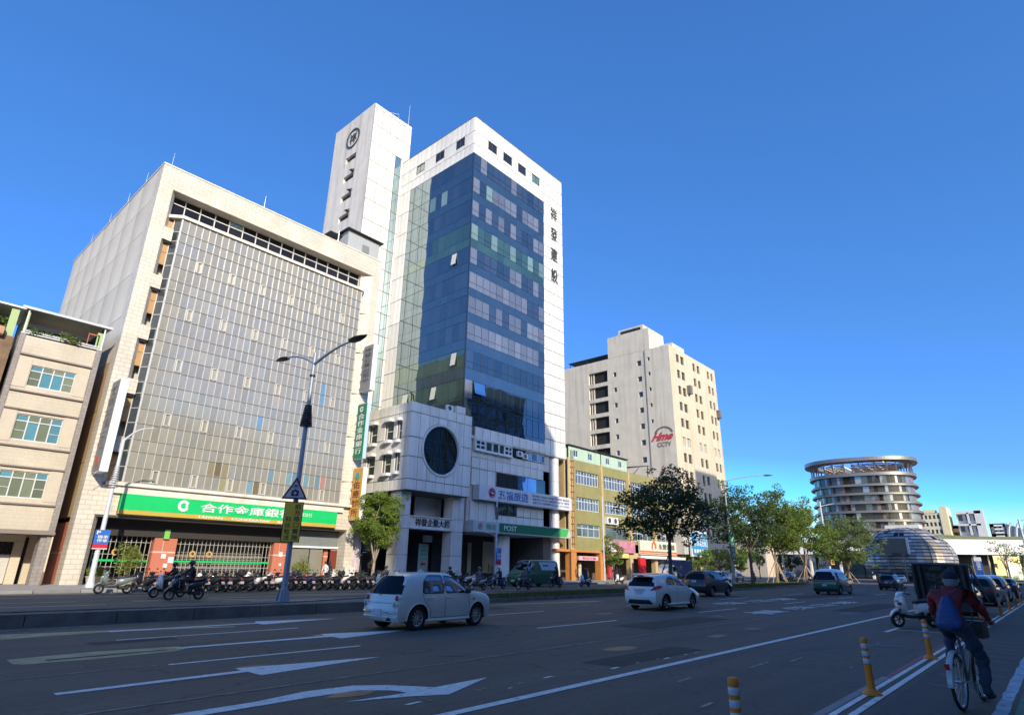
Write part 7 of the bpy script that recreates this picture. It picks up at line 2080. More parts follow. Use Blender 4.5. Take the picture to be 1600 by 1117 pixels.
# 1 cream retro hatchback
def ex_retro(t, X_, Sp, Cp, patch):
    # chrome bumper bars left and right of the plate, round lamps, tailpipe, roof antenna
    for sgn in (1, -1):
        b = MB(); b.tube([Cp(sgn*.28,.47,0,.05), Cp(sgn*.45,.47,0,.055), Cp(sgn*.62,.47,0,.05), Cp(sgn*.68,.465,0,.03)], [.018,.028,.03,.015], 8); b.build('chrome_bumper', CHR, t, smooth=True)
        for z, r, m_ in ((.81,.078,TL),(.655,.07,flat('lens_clear', (.35,.3,.3), .15))):
            c = Cp(sgn*.62, z, 0, .02); b = MB(); b.lathe([(0,c[0]-.035),(r*.6,c[0]-.03),(r,c[0]-.008),(r,c[0]+.08)], (0,c[1],z), 'x', 18); l = b.build('tail_light', m_, t, smooth=True)
            b = MB(); b.lathe([(r,c[0]-.02),(r+.02,c[0]-.012),(r+.024,c[0]+.08)], (0,c[1],z), 'x', 18); b.build('lamp_ring', CREAM, l, smooth=True)
        b = MB(); b.tube([Cp(sgn*.3,.44,1,.05), Cp(sgn*.6,.44,1,.05), Cp(sgn*.7,.44,1,.0)], [.03,.03,.015], 8); b.build('chrome_bumper', CHR, t, smooth=True)
        c = Cp(sgn*.56,.66,1,.0); b = MB(); b.lathe([(0,c[0]+.05),(.07,c[0]+.03),(.09,c[0]-.04)], (0,c[1],.66), 'x', 18); b.build('headlight', HL, t, smooth=True)
        for wx in (.68, 2.99):   # flared arch lips
            b = MB(); P = []
            for k in range(15):
                a = radians(-8+196*k/14); P.append(Sp(wx+cos(a)*.37, .305+sin(a)*.37, sgn, .004))
            b.tube(P, .02, 6); b.build('arch_lip', CREAM, t, smooth=True)
        b = MB(); b.tube([Sp(.95,.235,sgn,.01), Sp(1.8,.23,sgn,.015), Sp(2.65,.235,sgn,.01)], [.03,.035,.03], 8); b.build('sill', CREAM, t, smooth=True)
    c = Cp(-.42,.30,0,.03); MB().tube([(c[0]-.04,c[1],.29),(c[0]+.25,c[1],.29)], .035, 12).build('tailpipe', TRIM, t, smooth=True)
    b = MB(); b.tube([Cp(y,.345,0,.012) for y in (-.7,-.4,0,.4,.7)], .022, 6); b.build('bumper_lip', CREAM, t, smooth=True)
    b = MB(); b.tube([Cp(y,.685,0,.004) for y in (-.62,-.3,0,.3,.62)], .005, 5); b.tube([Cp(.60,z,0,.003) for z in (.69,.8,.9)], .004, 5); b.tube([Cp(-.60,z,0,.003) for z in (.69,.8,.9)], .004, 5); b.build('hatch_seam', TRIM, t)
    c = Cp(.05,.90,0,.015); MB().tube([(c[0]-.02,.02,c[2]-.01),(c[0],.05,c[2]+.01)], .02, 8).build('hatch_badge', flat('badge_brown', (.12,.07,.06)), t)
    b = MB(); b.loft([(X_(1.5),0,1.46,.02,.02),(X_(1.38),0,1.50,.045,.05),(X_(1.28),0,1.48,.02,.02)], 10); b.build('roof_aerial', WPAINT, t, smooth=True)
    # window rubber
    b = MB()
    for sgn in (1,-1):
        for pl in RW:
            pp = round_poly(pl); P = [Sp(x, z, sgn, .002) for x, z in pp]; b.tube(P+[P[0]], .010, 5, cap=False)
    b.build('window_rubber', TRIM, t)
    b = MB(); c = Sp(2.80,.74,-1,.008); b.tube([(c[0],c[1],c[2]),(c[0]+.03,c[1]-.004,c[2])], .02, 8); b.build('side_marker', flat('marker_dark', (.1,.05,.02)), t)
RW = [[(.80,.92),(1.60,.92),(1.58,1.385),(1.08,1.39),(.88,1.24)], [(1.68,.92),(2.62,.92),(2.46,1.08),(2.08,1.34),(1.68,1.385)]]
retro = make_car('parked_car', 'cream retro hatchback with chrome bumpers and round tail lamps, nearest car on the road', 3.64, 1.66, .22,
    [(0,1.38),(.2,1.43),(.7,1.465),(1.3,1.47),(1.8,1.44),(2.15,1.32),(2.55,1.08),(2.72,.99),(3.0,.965),(3.35,.93),(3.56,.88),(3.64,.82)],
    [(0,.90),(2.4,.88),(3.0,.85),(3.64,.74)], [(.2,.16),(.30,.03),(.50,.0),(.66,.03),(.70,.07),(.92,.12),(1.10,.24),(1.36,.42),(1.45,.6)], [(.2,.10),(.34,.02),(.5,0),(.7,.02),(.85,.07),(.95,.14)],
    (.68, 2.99), .305, RW, (.955,1.37,.90), CREAM, tail=None, extras=ex_retro, tum=.27, e=6.5, spokes=10, rim=flat('steel_rim', (.5,.5,.5), .35, .7), wsc=(2.12,2.68),
    seams=([(1.64,.30),(1.64,.90)], [(2.62,.90),(2.64,.5),(2.55,.30)], [(.80,.90),(.86,.74),(1.08,.52),(1.12,.30)], [(1.64,.90),(1.64,1.38)], [(1.12,.30),(2.55,.30)]), handles=((.98,.80),(1.76,.80)), plate=.46)
retro.name = 'hatchback_car'; place(retro, 11.92, 13.5, radians(1.5), .95)
# 2 white modern hatchback
def ex_hatch(t, X_, Sp, Cp, patch):
    for sgn in (1, -1):
        patch(lambda y, z: Cp(y*sgn, z, 0, .012), [(.52,.80),(.80,.86),(.80,1.02),(.66,.98)], TL, 'tail_light'); patch(lambda x, z: Sp(x, z, sgn, .012), [(.16,.86),(.62,.98),(.45,1.03),(.2,1.02)], TL, 'tail_light')
        b = MB(); b.tube([Sp(.95,.25,sgn,.02), Sp(2.0,.26,sgn,.03), Sp(3.0,.25,sgn,.02)], .04, 6); b.build('side_skirt', WHITE, t, smooth=True)
    patch(lambda y, z: Cp(y, z, 0, .015), [(-.62,.26),(.62,.26),(.50,.44),(-.50,.44)], TRIM, 'rear_diffuser')
    b = MB(); b.loft([(X_(.08),0,1.46,.45,.02),(X_(.25),0,1.49,.5,.03),(X_(.5),0,1.5,.4,.02)], 16, 3); b.build('roof_spoiler', WHITE, t, smooth=True)
    MB().box(X_(.10), X_(.13), -.16, .16, 1.40, 1.44).build('brake_light', TL, t)
    c = Cp(0,.86,0,.02); MB().box(c[0]-.01, c[0]+.01, -.28, .28, .83, .87).build('plate_lintel', CHR, t)
hatch = make_car('hatchback_car', 'white modern hatchback with lit red tail lamps, beyond the cream car', 4.3, 1.77, .2,
    [(0,1.40),(.3,1.48),(1.0,1.53),(1.8,1.53),(2.4,1.43),(2.9,1.22),(3.3,1.04),(3.45,1.0),(3.9,.92),(4.2,.80),(4.3,.70)], [(0,.98),(1.0,.97),(3.0,.90),(3.6,.80),(4.3,.62)],
    [(.2,.14),(.34,.02),(.6,0),(.85,.05),(.96,.13),(1.40,.44),(1.53,.7)], [(.2,.12),(.4,.02),(.6,0),(.8,.12),(1,.4)], (.82, 3.45), .32,
    [[(.92,1.06),(1.80,1.02),(1.80,1.42),(1.35,1.41),(1.05,1.24)], [(1.86,1.02),(3.0,.98),(2.75,1.14),(2.35,1.34),(1.86,1.43)]], (1.02,1.36,.82), WHITE, extras=ex_hatch, wsc=(2.55,3.30),
    seams=([(1.83,.3),(1.83,1.0)], [(3.02,.95),(2.98,.5),(2.85,.3)], [(.95,1.0),(1.05,.7),(1.25,.4),(1.3,.3)]), handles=((1.15,.90),(2.0,.88)), plate=.74)
place(hatch, 24.9, 13.2)
# 3 dark SUV
def ex_suv(t, X_, Sp, Cp, patch):
    for sgn in (1, -1):
        patch(lambda y, z: Cp(y*sgn, z, 0, .012), [(.68,.85),(.86,.85),(.86,1.18),(.74,1.12)], TL, 'tail_light')
        MB().tube([Sp(.6,1.64,sgn,-.25),(X_(.9),sgn*.62,1.74),(X_(2.5),sgn*.62,1.76),Sp(2.8,1.66,sgn,-.2)], .02, 6).build('roof_rail', flat('rail_black', (.02,.02,.02), .4), t, smooth=True)
        for wx in (.9, 3.6):
            b = MB(); b.tube([Sp(wx+cos(radians(-8+196*k/14))*.43, .35+sin(radians(-8+196*k/14))*.43, sgn, .005) for k in range(15)], .028, 6); b.build('arch_lip', BLACKP, t, smooth=True)
suv = make_car('suv_car', 'black sport utility car with silver rims and roof rails ahead of the white hatchback', 4.55, 1.86, .26,
    [(0,1.52),(.3,1.62),(1.0,1.70),(2.0,1.70),(2.6,1.60),(3.1,1.36),(3.45,1.14),(3.6,1.10),(4.1,1.03),(4.4,.92),(4.55,.8)], [(0,1.10),(1.5,1.08),(3.4,1.0),(4.55,.7)],
    [(.26,.16),(.4,.03),(.7,0),(.95,.05),(1.1,.12),(1.52,.40),(1.7,.6)], [(.26,.14),(.45,.02),(.7,0),(.95,.15),(1.1,.4)], (.9, 3.6), .35,
    [[(.55,1.2),(.98,1.17),(.98,1.52),(.75,1.46)], [(1.04,1.16),(1.95,1.13),(1.95,1.60),(1.04,1.56)], [(2.01,1.13),(3.15,1.08),(2.9,1.25),(2.5,1.52),(2.01,1.60)]], (1.17,1.50,.84), BLACKP, extras=ex_suv, wsc=(2.75,3.45),
    seams=([(1.98,.36),(1.98,1.1)], [(3.1,1.05),(3.05,.36)]), handles=((1.25,1.0),(2.15,.98)), plate=.98)
place(suv, 39.75, 17.75)
# 4 white and green van
def ex_van(t, X_, Sp, Cp, patch):
    for sgn in (1, -1): patch(lambda y, z: Cp(y*sgn, z, 0, .012), [(.72,.98),(.95,.98),(.95,1.08),(.72,1.08)], TL, 'tail_light')
    patch(lambda y, z: Cp(y, z, 0, .014), [(-.9,.28),(.9,.28),(.9,.5),(-.9,.5)], TRIM, 'rear_bumper')
    b = MB(); b.lathe([(.1,0),(.13,.01),(.13,.03)], (0,0,0), 'x', 12)
    c = Cp(0,1.0,0,.02); MB().box(c[0]-.01,c[0],-.8,.8,1.0,1.04).build('light_bar', flat('dark_red', (.2,.01,.01)), t)
van = make_car('van_car', 'rounded two-tone van, white above and bottle green below, on the right-hand lane', 4.7, 1.98, .2,
    [(0,1.78),(.25,1.88),(1.0,1.95),(2.4,1.94),(3.2,1.80),(3.8,1.48),(4.2,1.18),(4.4,1.08),(4.6,.95),(4.7,.85)], [(0,1.10),(3.6,1.08),(4.2,1.02),(4.7,.75)],
    [(.2,.12),(.35,.02),(.8,0),(1.1,.02),(1.3,.06),(1.78,.22),(1.95,.4)], [(.2,.12),(.4,.02),(.7,0),(1.0,.12),(1.2,.4)], (.8, 3.8), .36,
    [[(.35,1.26),(1.55,1.22),(1.55,1.68),(.42,1.68)], [(1.62,1.22),(2.6,1.2),(2.6,1.70),(1.62,1.70)], [(2.67,1.2),(3.75,1.16),(3.45,1.40),(3.1,1.66),(2.67,1.70)]], (1.26,1.74,.90), GRNP2, roofpaint=WHITE, extras=ex_van, wsc=(3.25,4.15), tum=.22, e=6,
    seams=([(1.58,.3),(1.58,1.1)], [(2.63,.3),(2.63,1.1)], [(3.7,1.1),(3.5,.3)]), handles=((1.75,1.0),(2.8,1.0)), plate=.72)
place(van, 52.6, 13.55)
# 5 dark minivan
def ex_mini(t, X_, Sp, Cp, patch):
    for sgn in (1, -1): patch(lambda y, z: Cp(y*sgn, z, 0, .012), [(.62,.92),(.84,.92),(.84,1.12),(.62,1.06)], TL, 'tail_light')
    b = MB(); b.box(X_(.9), X_(2.9), -.6, .6, 1.70, 1.78); b.build('roof_rack', TRIM, t)
mini = make_car('people_carrier', 'dark people carrier with a roof rack in the lane before the louvred dome', 4.5, 1.8, .2,
    [(0,1.50),(.3,1.60),(1.0,1.67),(2.2,1.66),(2.9,1.50),(3.4,1.26),(3.7,1.08),(3.9,1.02),(4.3,.9),(4.5,.78)], [(0,1.0),(3.5,.98),(4.5,.68)],
    [(.2,.12),(.35,.02),(.7,0),(1.0,.04),(1.5,.3),(1.67,.5)], [(.2,.12),(.4,.02),(.7,0),(.9,.12),(1.1,.4)], (.8, 3.55), .32,
    [[(.5,1.08),(1.6,1.06),(1.6,1.48),(.75,1.46)], [(1.66,1.06),(3.2,1.0),(2.85,1.24),(2.5,1.42),(1.66,1.50)]], (1.06,1.46,.84), NAVY, extras=ex_mini, wsc=(2.9,3.65), handles=((1.8,.9),), plate=.78)
place(mini, 72.6, 13.35)
# generic saloon / estate for parked and distant ones
def generic(label, bodym, x, y, rz, kind='suv', s_=.92, tailc=True):
    if kind == 'suv':
        T = [(0,1.48),(.3,1.58),(1.0,1.66),(2.0,1.66),(2.6,1.56),(3.1,1.33),(3.45,1.10),(3.6,1.06),(4.1,.99),(4.4,.88),(4.5,.76)]; B_ = [(0,1.05),(3.4,.98),(4.5,.68)]; XR = [(.2,.14),(.4,.02),(.7,0),(1.0,.05),(1.1,.12),(1.48,.36),(1.66,.6)]
        SW = [[(.95,1.12),(1.9,1.10),(1.9,1.54),(1.0,1.46)], [(1.96,1.10),(3.1,1.05),(2.85,1.22),(2.45,1.48),(1.96,1.55)]]; rwn = (1.12,1.45,.84); L = 4.5; wz = (2.72,3.42); ww = (.85,3.55)
    else:
        T = [(0,.98),(.2,1.02),(.6,1.05),(.85,1.13),(1.3,1.36),(1.7,1.43),(2.3,1.43),(2.75,1.32),(3.2,1.08),(3.4,.99),(4.0,.90),(4.3,.8),(4.5,.68)]; B_ = [(0,.93),(3.4,.90),(4.5,.6)]; XR = [(.2,.14),(.35,.02),(.6,0),(.9,.05),(1.0,.12),(1.2,.2)]
        SW = [[(1.05,.99),(1.95,.98),(1.95,1.34),(1.45,1.31)], [(2.0,.98),(3.05,.95),(2.8,1.12),(2.5,1.27),(2.0,1.34)]]; rwn = None; L = 4.5; wz = (2.68,3.25); ww = (.85,3.5)
    def ex(t, X_, Sp, Cp, patch):
        for sgn in (1, -1): patch(lambda y, z: Cp(y*sgn, z, 0, .012), [(.58,.80),(.84,.80),(.84,.95),(.58,.95)], TL, 'tail_light')
        if kind != 'suv':
            b = MB()
            for sgn in (1,): b.hexa([(X_(.92),-.55,1.13),(X_(1.28),-.5,1.345),(X_(1.28),.5,1.345),(X_(.92),.55,1.13),(X_(.92),-.55,1.16),(X_(1.28),-.5,1.375),(X_(1.28),.5,1.375),(X_(.92),.55,1.16)])
            b.build('rear_window', CG_, t)
    c = make_car('suv_car' if kind == 'suv' else 'saloon_car', label, L, 1.82, .2, T, B_, XR, [(.2,.12),(.4,.02),(.65,0),(.85,.14),(1.05,.4)], ww, .33, SW, rwn, bodym, extras=ex, wsc=wz, headlight=[(.55,.66),(.84,.68),(.84,.80),(.55,.76)], plate=.74)
    place(c, x, y, rz, s_); return c
generic('dark parked saloon right behind the black canopied cart', BLACKP, 33.0, 3.75, 0, 'sedan')
generic('dark parked sport utility car with a broad rear window by the bollards', BLACKP, 43.5, 3.75, 0, 'suv')
generic('pale blue-grey parked car just beyond the dark sport utility car', SILV, 51.0, 3.7, 0, 'suv')
generic('farthest parked dark car at the right edge of the photo', NAVY, 59.5, 3.6, 0, 'sedan')
generic('white car on the far carriageway left of the green sign pole', WHITE, 66.5, 28.6, pi, 'suv')
generic('black car facing the viewer at the far junction', BLACKP, 112.0, 36.0, pi+.1, 'suv')
generic('silver car behind the black one at the junction', SILV, 121.0, 38.5, pi, 'suv')
generic('white car just right of the dark people carrier', WHITE, 84.0, 11.4, 0, 'suv')
generic('white car following farther ahead near the dome', WHITE, 94.0, 12.2, 0, 'sedan')
generic('distant white saloon at the foot of the dome', WHITE, 122.0, 21.0, .3, 'sedan')
generic('silver car parked across the junction behind the median trees', SILV, 92.0, 37.0, pi, 'sedan')
# green postal van driving left
def post_van():
    t = make_car('delivery_van', 'dark green postal delivery van with a white side panel passing the post office', 4.7, 1.75, .22,
        [(0,1.92),(.3,1.96),(1.0,1.98),(3.2,1.98),(3.7,1.90),(4.2,1.42),(4.4,1.12),(4.55,1.0),(4.65,.9),(4.7,.8)], [(0,1.15),(3.8,1.13),(4.7,.75)],
        [(.22,.08),(.4,0),(1.2,.02),(1.98,.10)], [(.2,.1),(.4,.02),(.7,0),(1.0,.08),(1.3,.3)], (.85, 3.75), .31,
        [[(3.15,1.22),(4.1,1.18),(3.9,1.5),(3.7,1.76),(3.15,1.78)]], (1.25,1.8,.85), PGREEN, tum=.10, e=9, wsc=(3.72,4.35), headlight=[(.5,.72),(.78,.72),(.78,.86),(.5,.86)],
        extras=lambda t, X_, Sp, Cp, patch: [patch(lambda x, z: Sp(x, z, sg, .012), [(.55,1.22),(2.35,1.22),(2.65,1.82),(.25,1.82)], flat('van_panel_white', (.6,.64,.7), .35), 'side_panel') for sg in (1,-1)]+[patch(lambda x, z: Sp(x, z, sg, .016), [(1.5,1.5),(2.2,1.5),(2.2,1.62),(1.5,1.62)], flat('post_green', (0,0,0)), 'side_print') for sg in (1,-1)])
    t['category'] = 'van'; place(t, 43.4, 35.6, pi, 1.12)
post_van(); van['category'] = 'van'; mini['category'] = 'people carrier'
def truck():
    t = thing('lorry', 'white cab-over lorry parked behind the dark median tree', 'lorry', (0,0,0), local=True)
    MB().loft([(0,0,1.3,.9,.85),(.15,0,1.35,.98,.95),(1.3,0,1.4,.98,1.0),(1.7,0,1.25,.95,.85),(1.8,0,.95,.9,.5)], 20, 6).build('cab', WHITE, t, smooth=True)
    b = MB(); b.box(-4.4,-.15,-1.05,1.05,.9,2.9); b.build('cargo_box', mat('cargo_blue', (.06,.09,.2), .5, var=.2, scale=1), t)
    b = MB(); b.hexa([(1.62,-.8,1.4),(1.62,.8,1.4),(1.3,.75,2.2),(1.3,-.75,2.2),(1.78,-.8,1.4),(1.78,.8,1.4),(1.5,.75,2.25),(1.5,-.75,2.25)]); b.build('windscreen', CG_, t)
    for sgn in (1,-1):
        b = MB(); b.box(.3,1.2,sgn*.97-.02,sgn*.97+.02,1.45,2.1); b.build('side_window', CG_, t)
    b = MB(); b.box(-4.3,1.6,-.9,.9,.5,.9); b.build('chassis', TRIM, t)
    for x in (.9, -3.2):
        for sgn in (1,-1):
            b = MB(); b.lathe([(0,sgn*.98),(.38,sgn*.98),(.42,sgn*.9),(.42,sgn*.75),(.2,sgn*.72)], (x,0,.42), 'y', 20); b.build('wheel', RUB, t, smooth=True)
    place(t, 72.5, 37.2, pi, .92)
truck()

# ---------------------------------------------------------------- scooters
def make_scooter(name, label, body, panel=None, group=None, box=False):
    panel = panel or body
    t = thing(name, label, 'scooter', (0,0,0), group, local=True)
    r = .235
    for x, nm in ((-.62,'w'),(.62,'w')):
        b = MB(); tw = .05
        b.lathe([(r*.6,-tw*.8),(r*.9,-tw),(r,-tw*.3),(r,tw*.3),(r*.9,tw),(r*.6,tw*.8)], (x,0,r), 'y', 20); w_ = b.build('wheel', RUB, t, smooth=True)
        b = MB(); b.lathe([(r*.6,-.04),(r*.56,-.02),(r*.56,.02),(r*.6,.04)], (x,0,r), 'y', 18)
        for k in range(5): a = 2*pi*k/5; b.bar((x,0,r), (x+cos(a)*r*.58,0,r+sin(a)*r*.58), .03, .05, up=(0,1,0))
        b.lathe([(0,-.05),(.05,-.05),(.05,.05),(0,.05)], (x,0,r), 'y', 10); b.build('rim', RIM, w_)
    # front fender, fork
    b = MB(); b.loft([(.40,0,.42,.03,.02),(.48,0,.50,.065,.04),(.60,0,.53,.075,.045),(.74,0,.47,.065,.04),(.86,0,.34,.04,.03)], 10, 2.5); b.build('front_fender', panel, t, smooth=True)
    b = MB()
    for s_ in (.075,-.075): b.tube([(.62,s_,r),(.50,s_*.9,.62),(.44,s_*.4,.80)], .02, 6)
    b.build('fork', TRIM, t)
    # leg shield / front cowl
    b = MB(); b.loft([(.58,0,.66,.04,.06),(.52,0,.72,.16,.16),(.45,0,.74,.20,.24),(.38,0,.70,.19,.28),(.33,0,.62,.16,.24)], 16, 2.6); b.build('leg_shield', panel, t, smooth=True)
    b = MB(); b.loft([(.54,0,.92,.04,.04),(.46,0,.98,.11,.075),(.36,0,1.0,.13,.075),(.27,0,.98,.10,.05)], 14, 2.5); b.build('handlebar_cowl', body, t, smooth=True)
    b = MB(); b.tube([(.30,.33,1.0),(.36,.2,1.02),(.38,0,1.0),(.36,-.2,1.02),(.30,-.33,1.0)], .016, 6); 
    for s_ in (1,-1): b.tube([(.315,s_*.24,1.01),(.30,s_*.34,1.0)], .022, 7)
    b.build('handlebar', TRIM, t, smooth=True)
    for s_ in (1,-1):
        b = MB(); b.tube([(.36,s_*.2,1.02),(.38,s_*.26,1.16)], .007, 5); b.loft([(.355,s_*.29,1.2,.02,.02),(.37,s_*.29,1.2,.06,.042),(.395,s_*.29,1.2,.05,.035)], 10); b.build('mirror', TRIM, t, smooth=True)
    b = MB(); b.loft([(.60,0,.80,.04,.03),(.575,0,.80,.09,.05),(.5,0,.80,.10,.06)], 12); b.build('headlight', HL, t, smooth=True)
    # floor, body shell, seat, tail
    b = MB(); b.loft([(.42,0,.36,.14,.05),(.2,0,.33,.17,.05),(-.05,0,.34,.18,.06),(-.2,0,.42,.17,.10)], 14, 4); b.build('floorboard', TRIM, t, smooth=True)
    b = MB(); b.loft([(-.08,0,.55,.10,.14),(-.2,0,.57,.17,.19),(-.4,0,.60,.19,.18),(-.62,0,.66,.17,.14),(-.82,0,.74,.11,.08),(-.92,0,.78,.05,.04)], 16, 2.8); b.build('body_shell', body, t, smooth=True)
    b = MB(); b.loft([(-.02,0,.74,.06,.03),(-.10,0,.77,.13,.05),(-.35,0,.78,.16,.055),(-.55,0,.82,.15,.05),(-.78,0,.84,.11,.04),(-.86,0,.84,.06,.03)], 14, 3); b.build('seat', flat('seat_black', (.02,.02,.02), .6), t, smooth=True)
    b = MB(); b.tube([(-.55,.15,.84),(-.85,.12,.90),(-.95,0,.91),(-.85,-.12,.90),(-.55,-.15,.84)], .014, 6); b.build('grab_rail', TRIM, t)
    b = MB(); b.loft([(-.86,0,.72,.09,.04),(-.93,0,.71,.07,.035)], 10, 3); b.build('tail_light', TL, t, smooth=True)
    b = MB(); b.hexa([(-.86,-.08,.60),(-.86,.08,.60),(-.98,.08,.40),(-.98,-.08,.40),(-.84,-.08,.60),(-.84,.08,.60),(-.96,.08,.40),(-.96,-.08,.40)]); b.build('rear_fender', TRIM, t)
    b = MB(); b.hexa([(-.985,-.13,.42),(-.985,.13,.42),(-.93,.13,.56),(-.93,-.13,.56),(-.995,-.13,.42),(-.995,.13,.42),(-.94,.13,.56),(-.94,-.13,.56)]); b.build('licence_plate', PLATE, t)
    b = MB(); b.loft([(-.15,.0,.30,.06,.07),(-.4,.03,.28,.08,.09),(-.66,.07,.25,.06,.06)], 10, 3); b.build('engine', TRIM, t, smooth=True)
    b = MB(); b.loft([(-.25,-.15,.22,.02,.02),(-.45,-.16,.27,.045,.045),(-.78,-.16,.33,.05,.05),(-.84,-.16,.34,.02,.02)], 10); b.build('exhaust', TRIM, t, smooth=True)
    b = MB(); b.tube([(-.2,.13,.28),(-.16,.26,.01)], .012, 5); b.build('side_stand', TRIM, t)
    if box:
        b = MB(); b.loft([(-.68,0,1.06,.2,.14),(-.72,0,1.06,.22,.17),(-1.02,0,1.06,.22,.17),(-1.06,0,1.06,.2,.14)], 14, 5); b.build('top_box', TRIM, t, smooth=True)
    return t
SCOOTS = [('black', BLACKP), ('dark grey', paint('sc_grey', (.05,.052,.056))), ('white', WHITE), ('dark blue', paint('sc_blue', (.02,.03,.08))), ('silver', SILV), ('brown', paint('sc_brown', (.07,.04,.03)))]
sc0 = make_scooter('motor_scooter', 'grey-green parked scooter at the left end of the kerb row', paint('sc_teal', (.14,.19,.19)), group='scooters parked along the kerb')
sc0.location = (10.9, 36.6, 0); sc0.rotation_euler = (0, 0, radians(172))
ORD = ['first','second','third','fourth','fifth','sixth','seventh','eighth','ninth','tenth','eleventh','twelfth','thirteenth','fourteenth','fifteenth','sixteenth','seventeenth','eighteenth','nineteenth','twentieth','twenty-first','twenty-second','twenty-third','twenty-fourth','twenty-fifth']
order = [0,0,0,1,0,0,0,0,0,2,0,2,0,0,3,0,1,0,2,0,0,1,0,0,0]
tealm = MATS['sc_teal']
x = 12.4
for i, k in enumerate(order):
    nm, pm = SCOOTS[k]
    s_ = copy_tree(sc0, None, (x, 36.95+.12*sin(i*2.1), 0), radians(112+7*sin(i*1.7)), '%s parked scooter, %s after the grey-green one in the kerb row' % (nm, ORD[i]), swap={tealm: pm})
    if i % 5 == 2:
        b = MB(); b.loft([(-.68,0,1.03,.17,.12),(-.72,0,1.03,.19,.15),(-.98,0,1.03,.19,.15),(-1.02,0,1.03,.17,.12)], 14, 5); b.build('top_box', TRIM, s_, smooth=True)
    elif i % 5 == 4:
        b = MB(); b.lathe([(.13,-.03),(.135,.02),(.12,.08),(.07,.13),(0,.145)], (-.3,.02,.85), 'z', 14); b.build('helmet', [WPAINT, BLACKP, flat('helmet_red', (.35,.03,.03), .3)][(i//5) % 3], s_, smooth=True)
    x += .66 + .08*sin(i*3.3)
R = random.Random(21)
for i in range(9):
    k = R.choice([0,0,1,2,0]); nm, pm = SCOOTS[k]
    copy_tree(sc0, None, (28.9+i*.82, 38.0+.15*sin(i), 0), radians(110+8*sin(i*2)), '%s scooter, %s in the row before the corner podium' % (nm, ORD[i]), 'scooters parked before the podium', swap={tealm: pm})
for i in range(5):
    nm, pm = SCOOTS[[0,2,0,1,5][i]]
    copy_tree(sc0, None, (37.2+i*.8, 38.9, 0), radians(95+8*sin(i*2)), '%s scooter, %s of the row parked before the post office steps' % (nm, ORD[i]), 'scooters parked before the post office', swap={tealm: pm})
ws = make_scooter('motor_scooter', 'white scooter facing the viewer beside the black canopied cart', WHITE, WHITE, None)
ws.location = (23.0, 3.75, 0); ws.rotation_euler = (0, 0, radians(138)); ws.scale = (.95,)*3
MB().loft([(.66,.18,.72,.03,.03),(.62,.18,.72,.06,.05),(.56,.18,.72,.05,.04)], 10).build('indicator', flat('indicator_red', (.6,.03,.02), .2), ws, smooth=True)

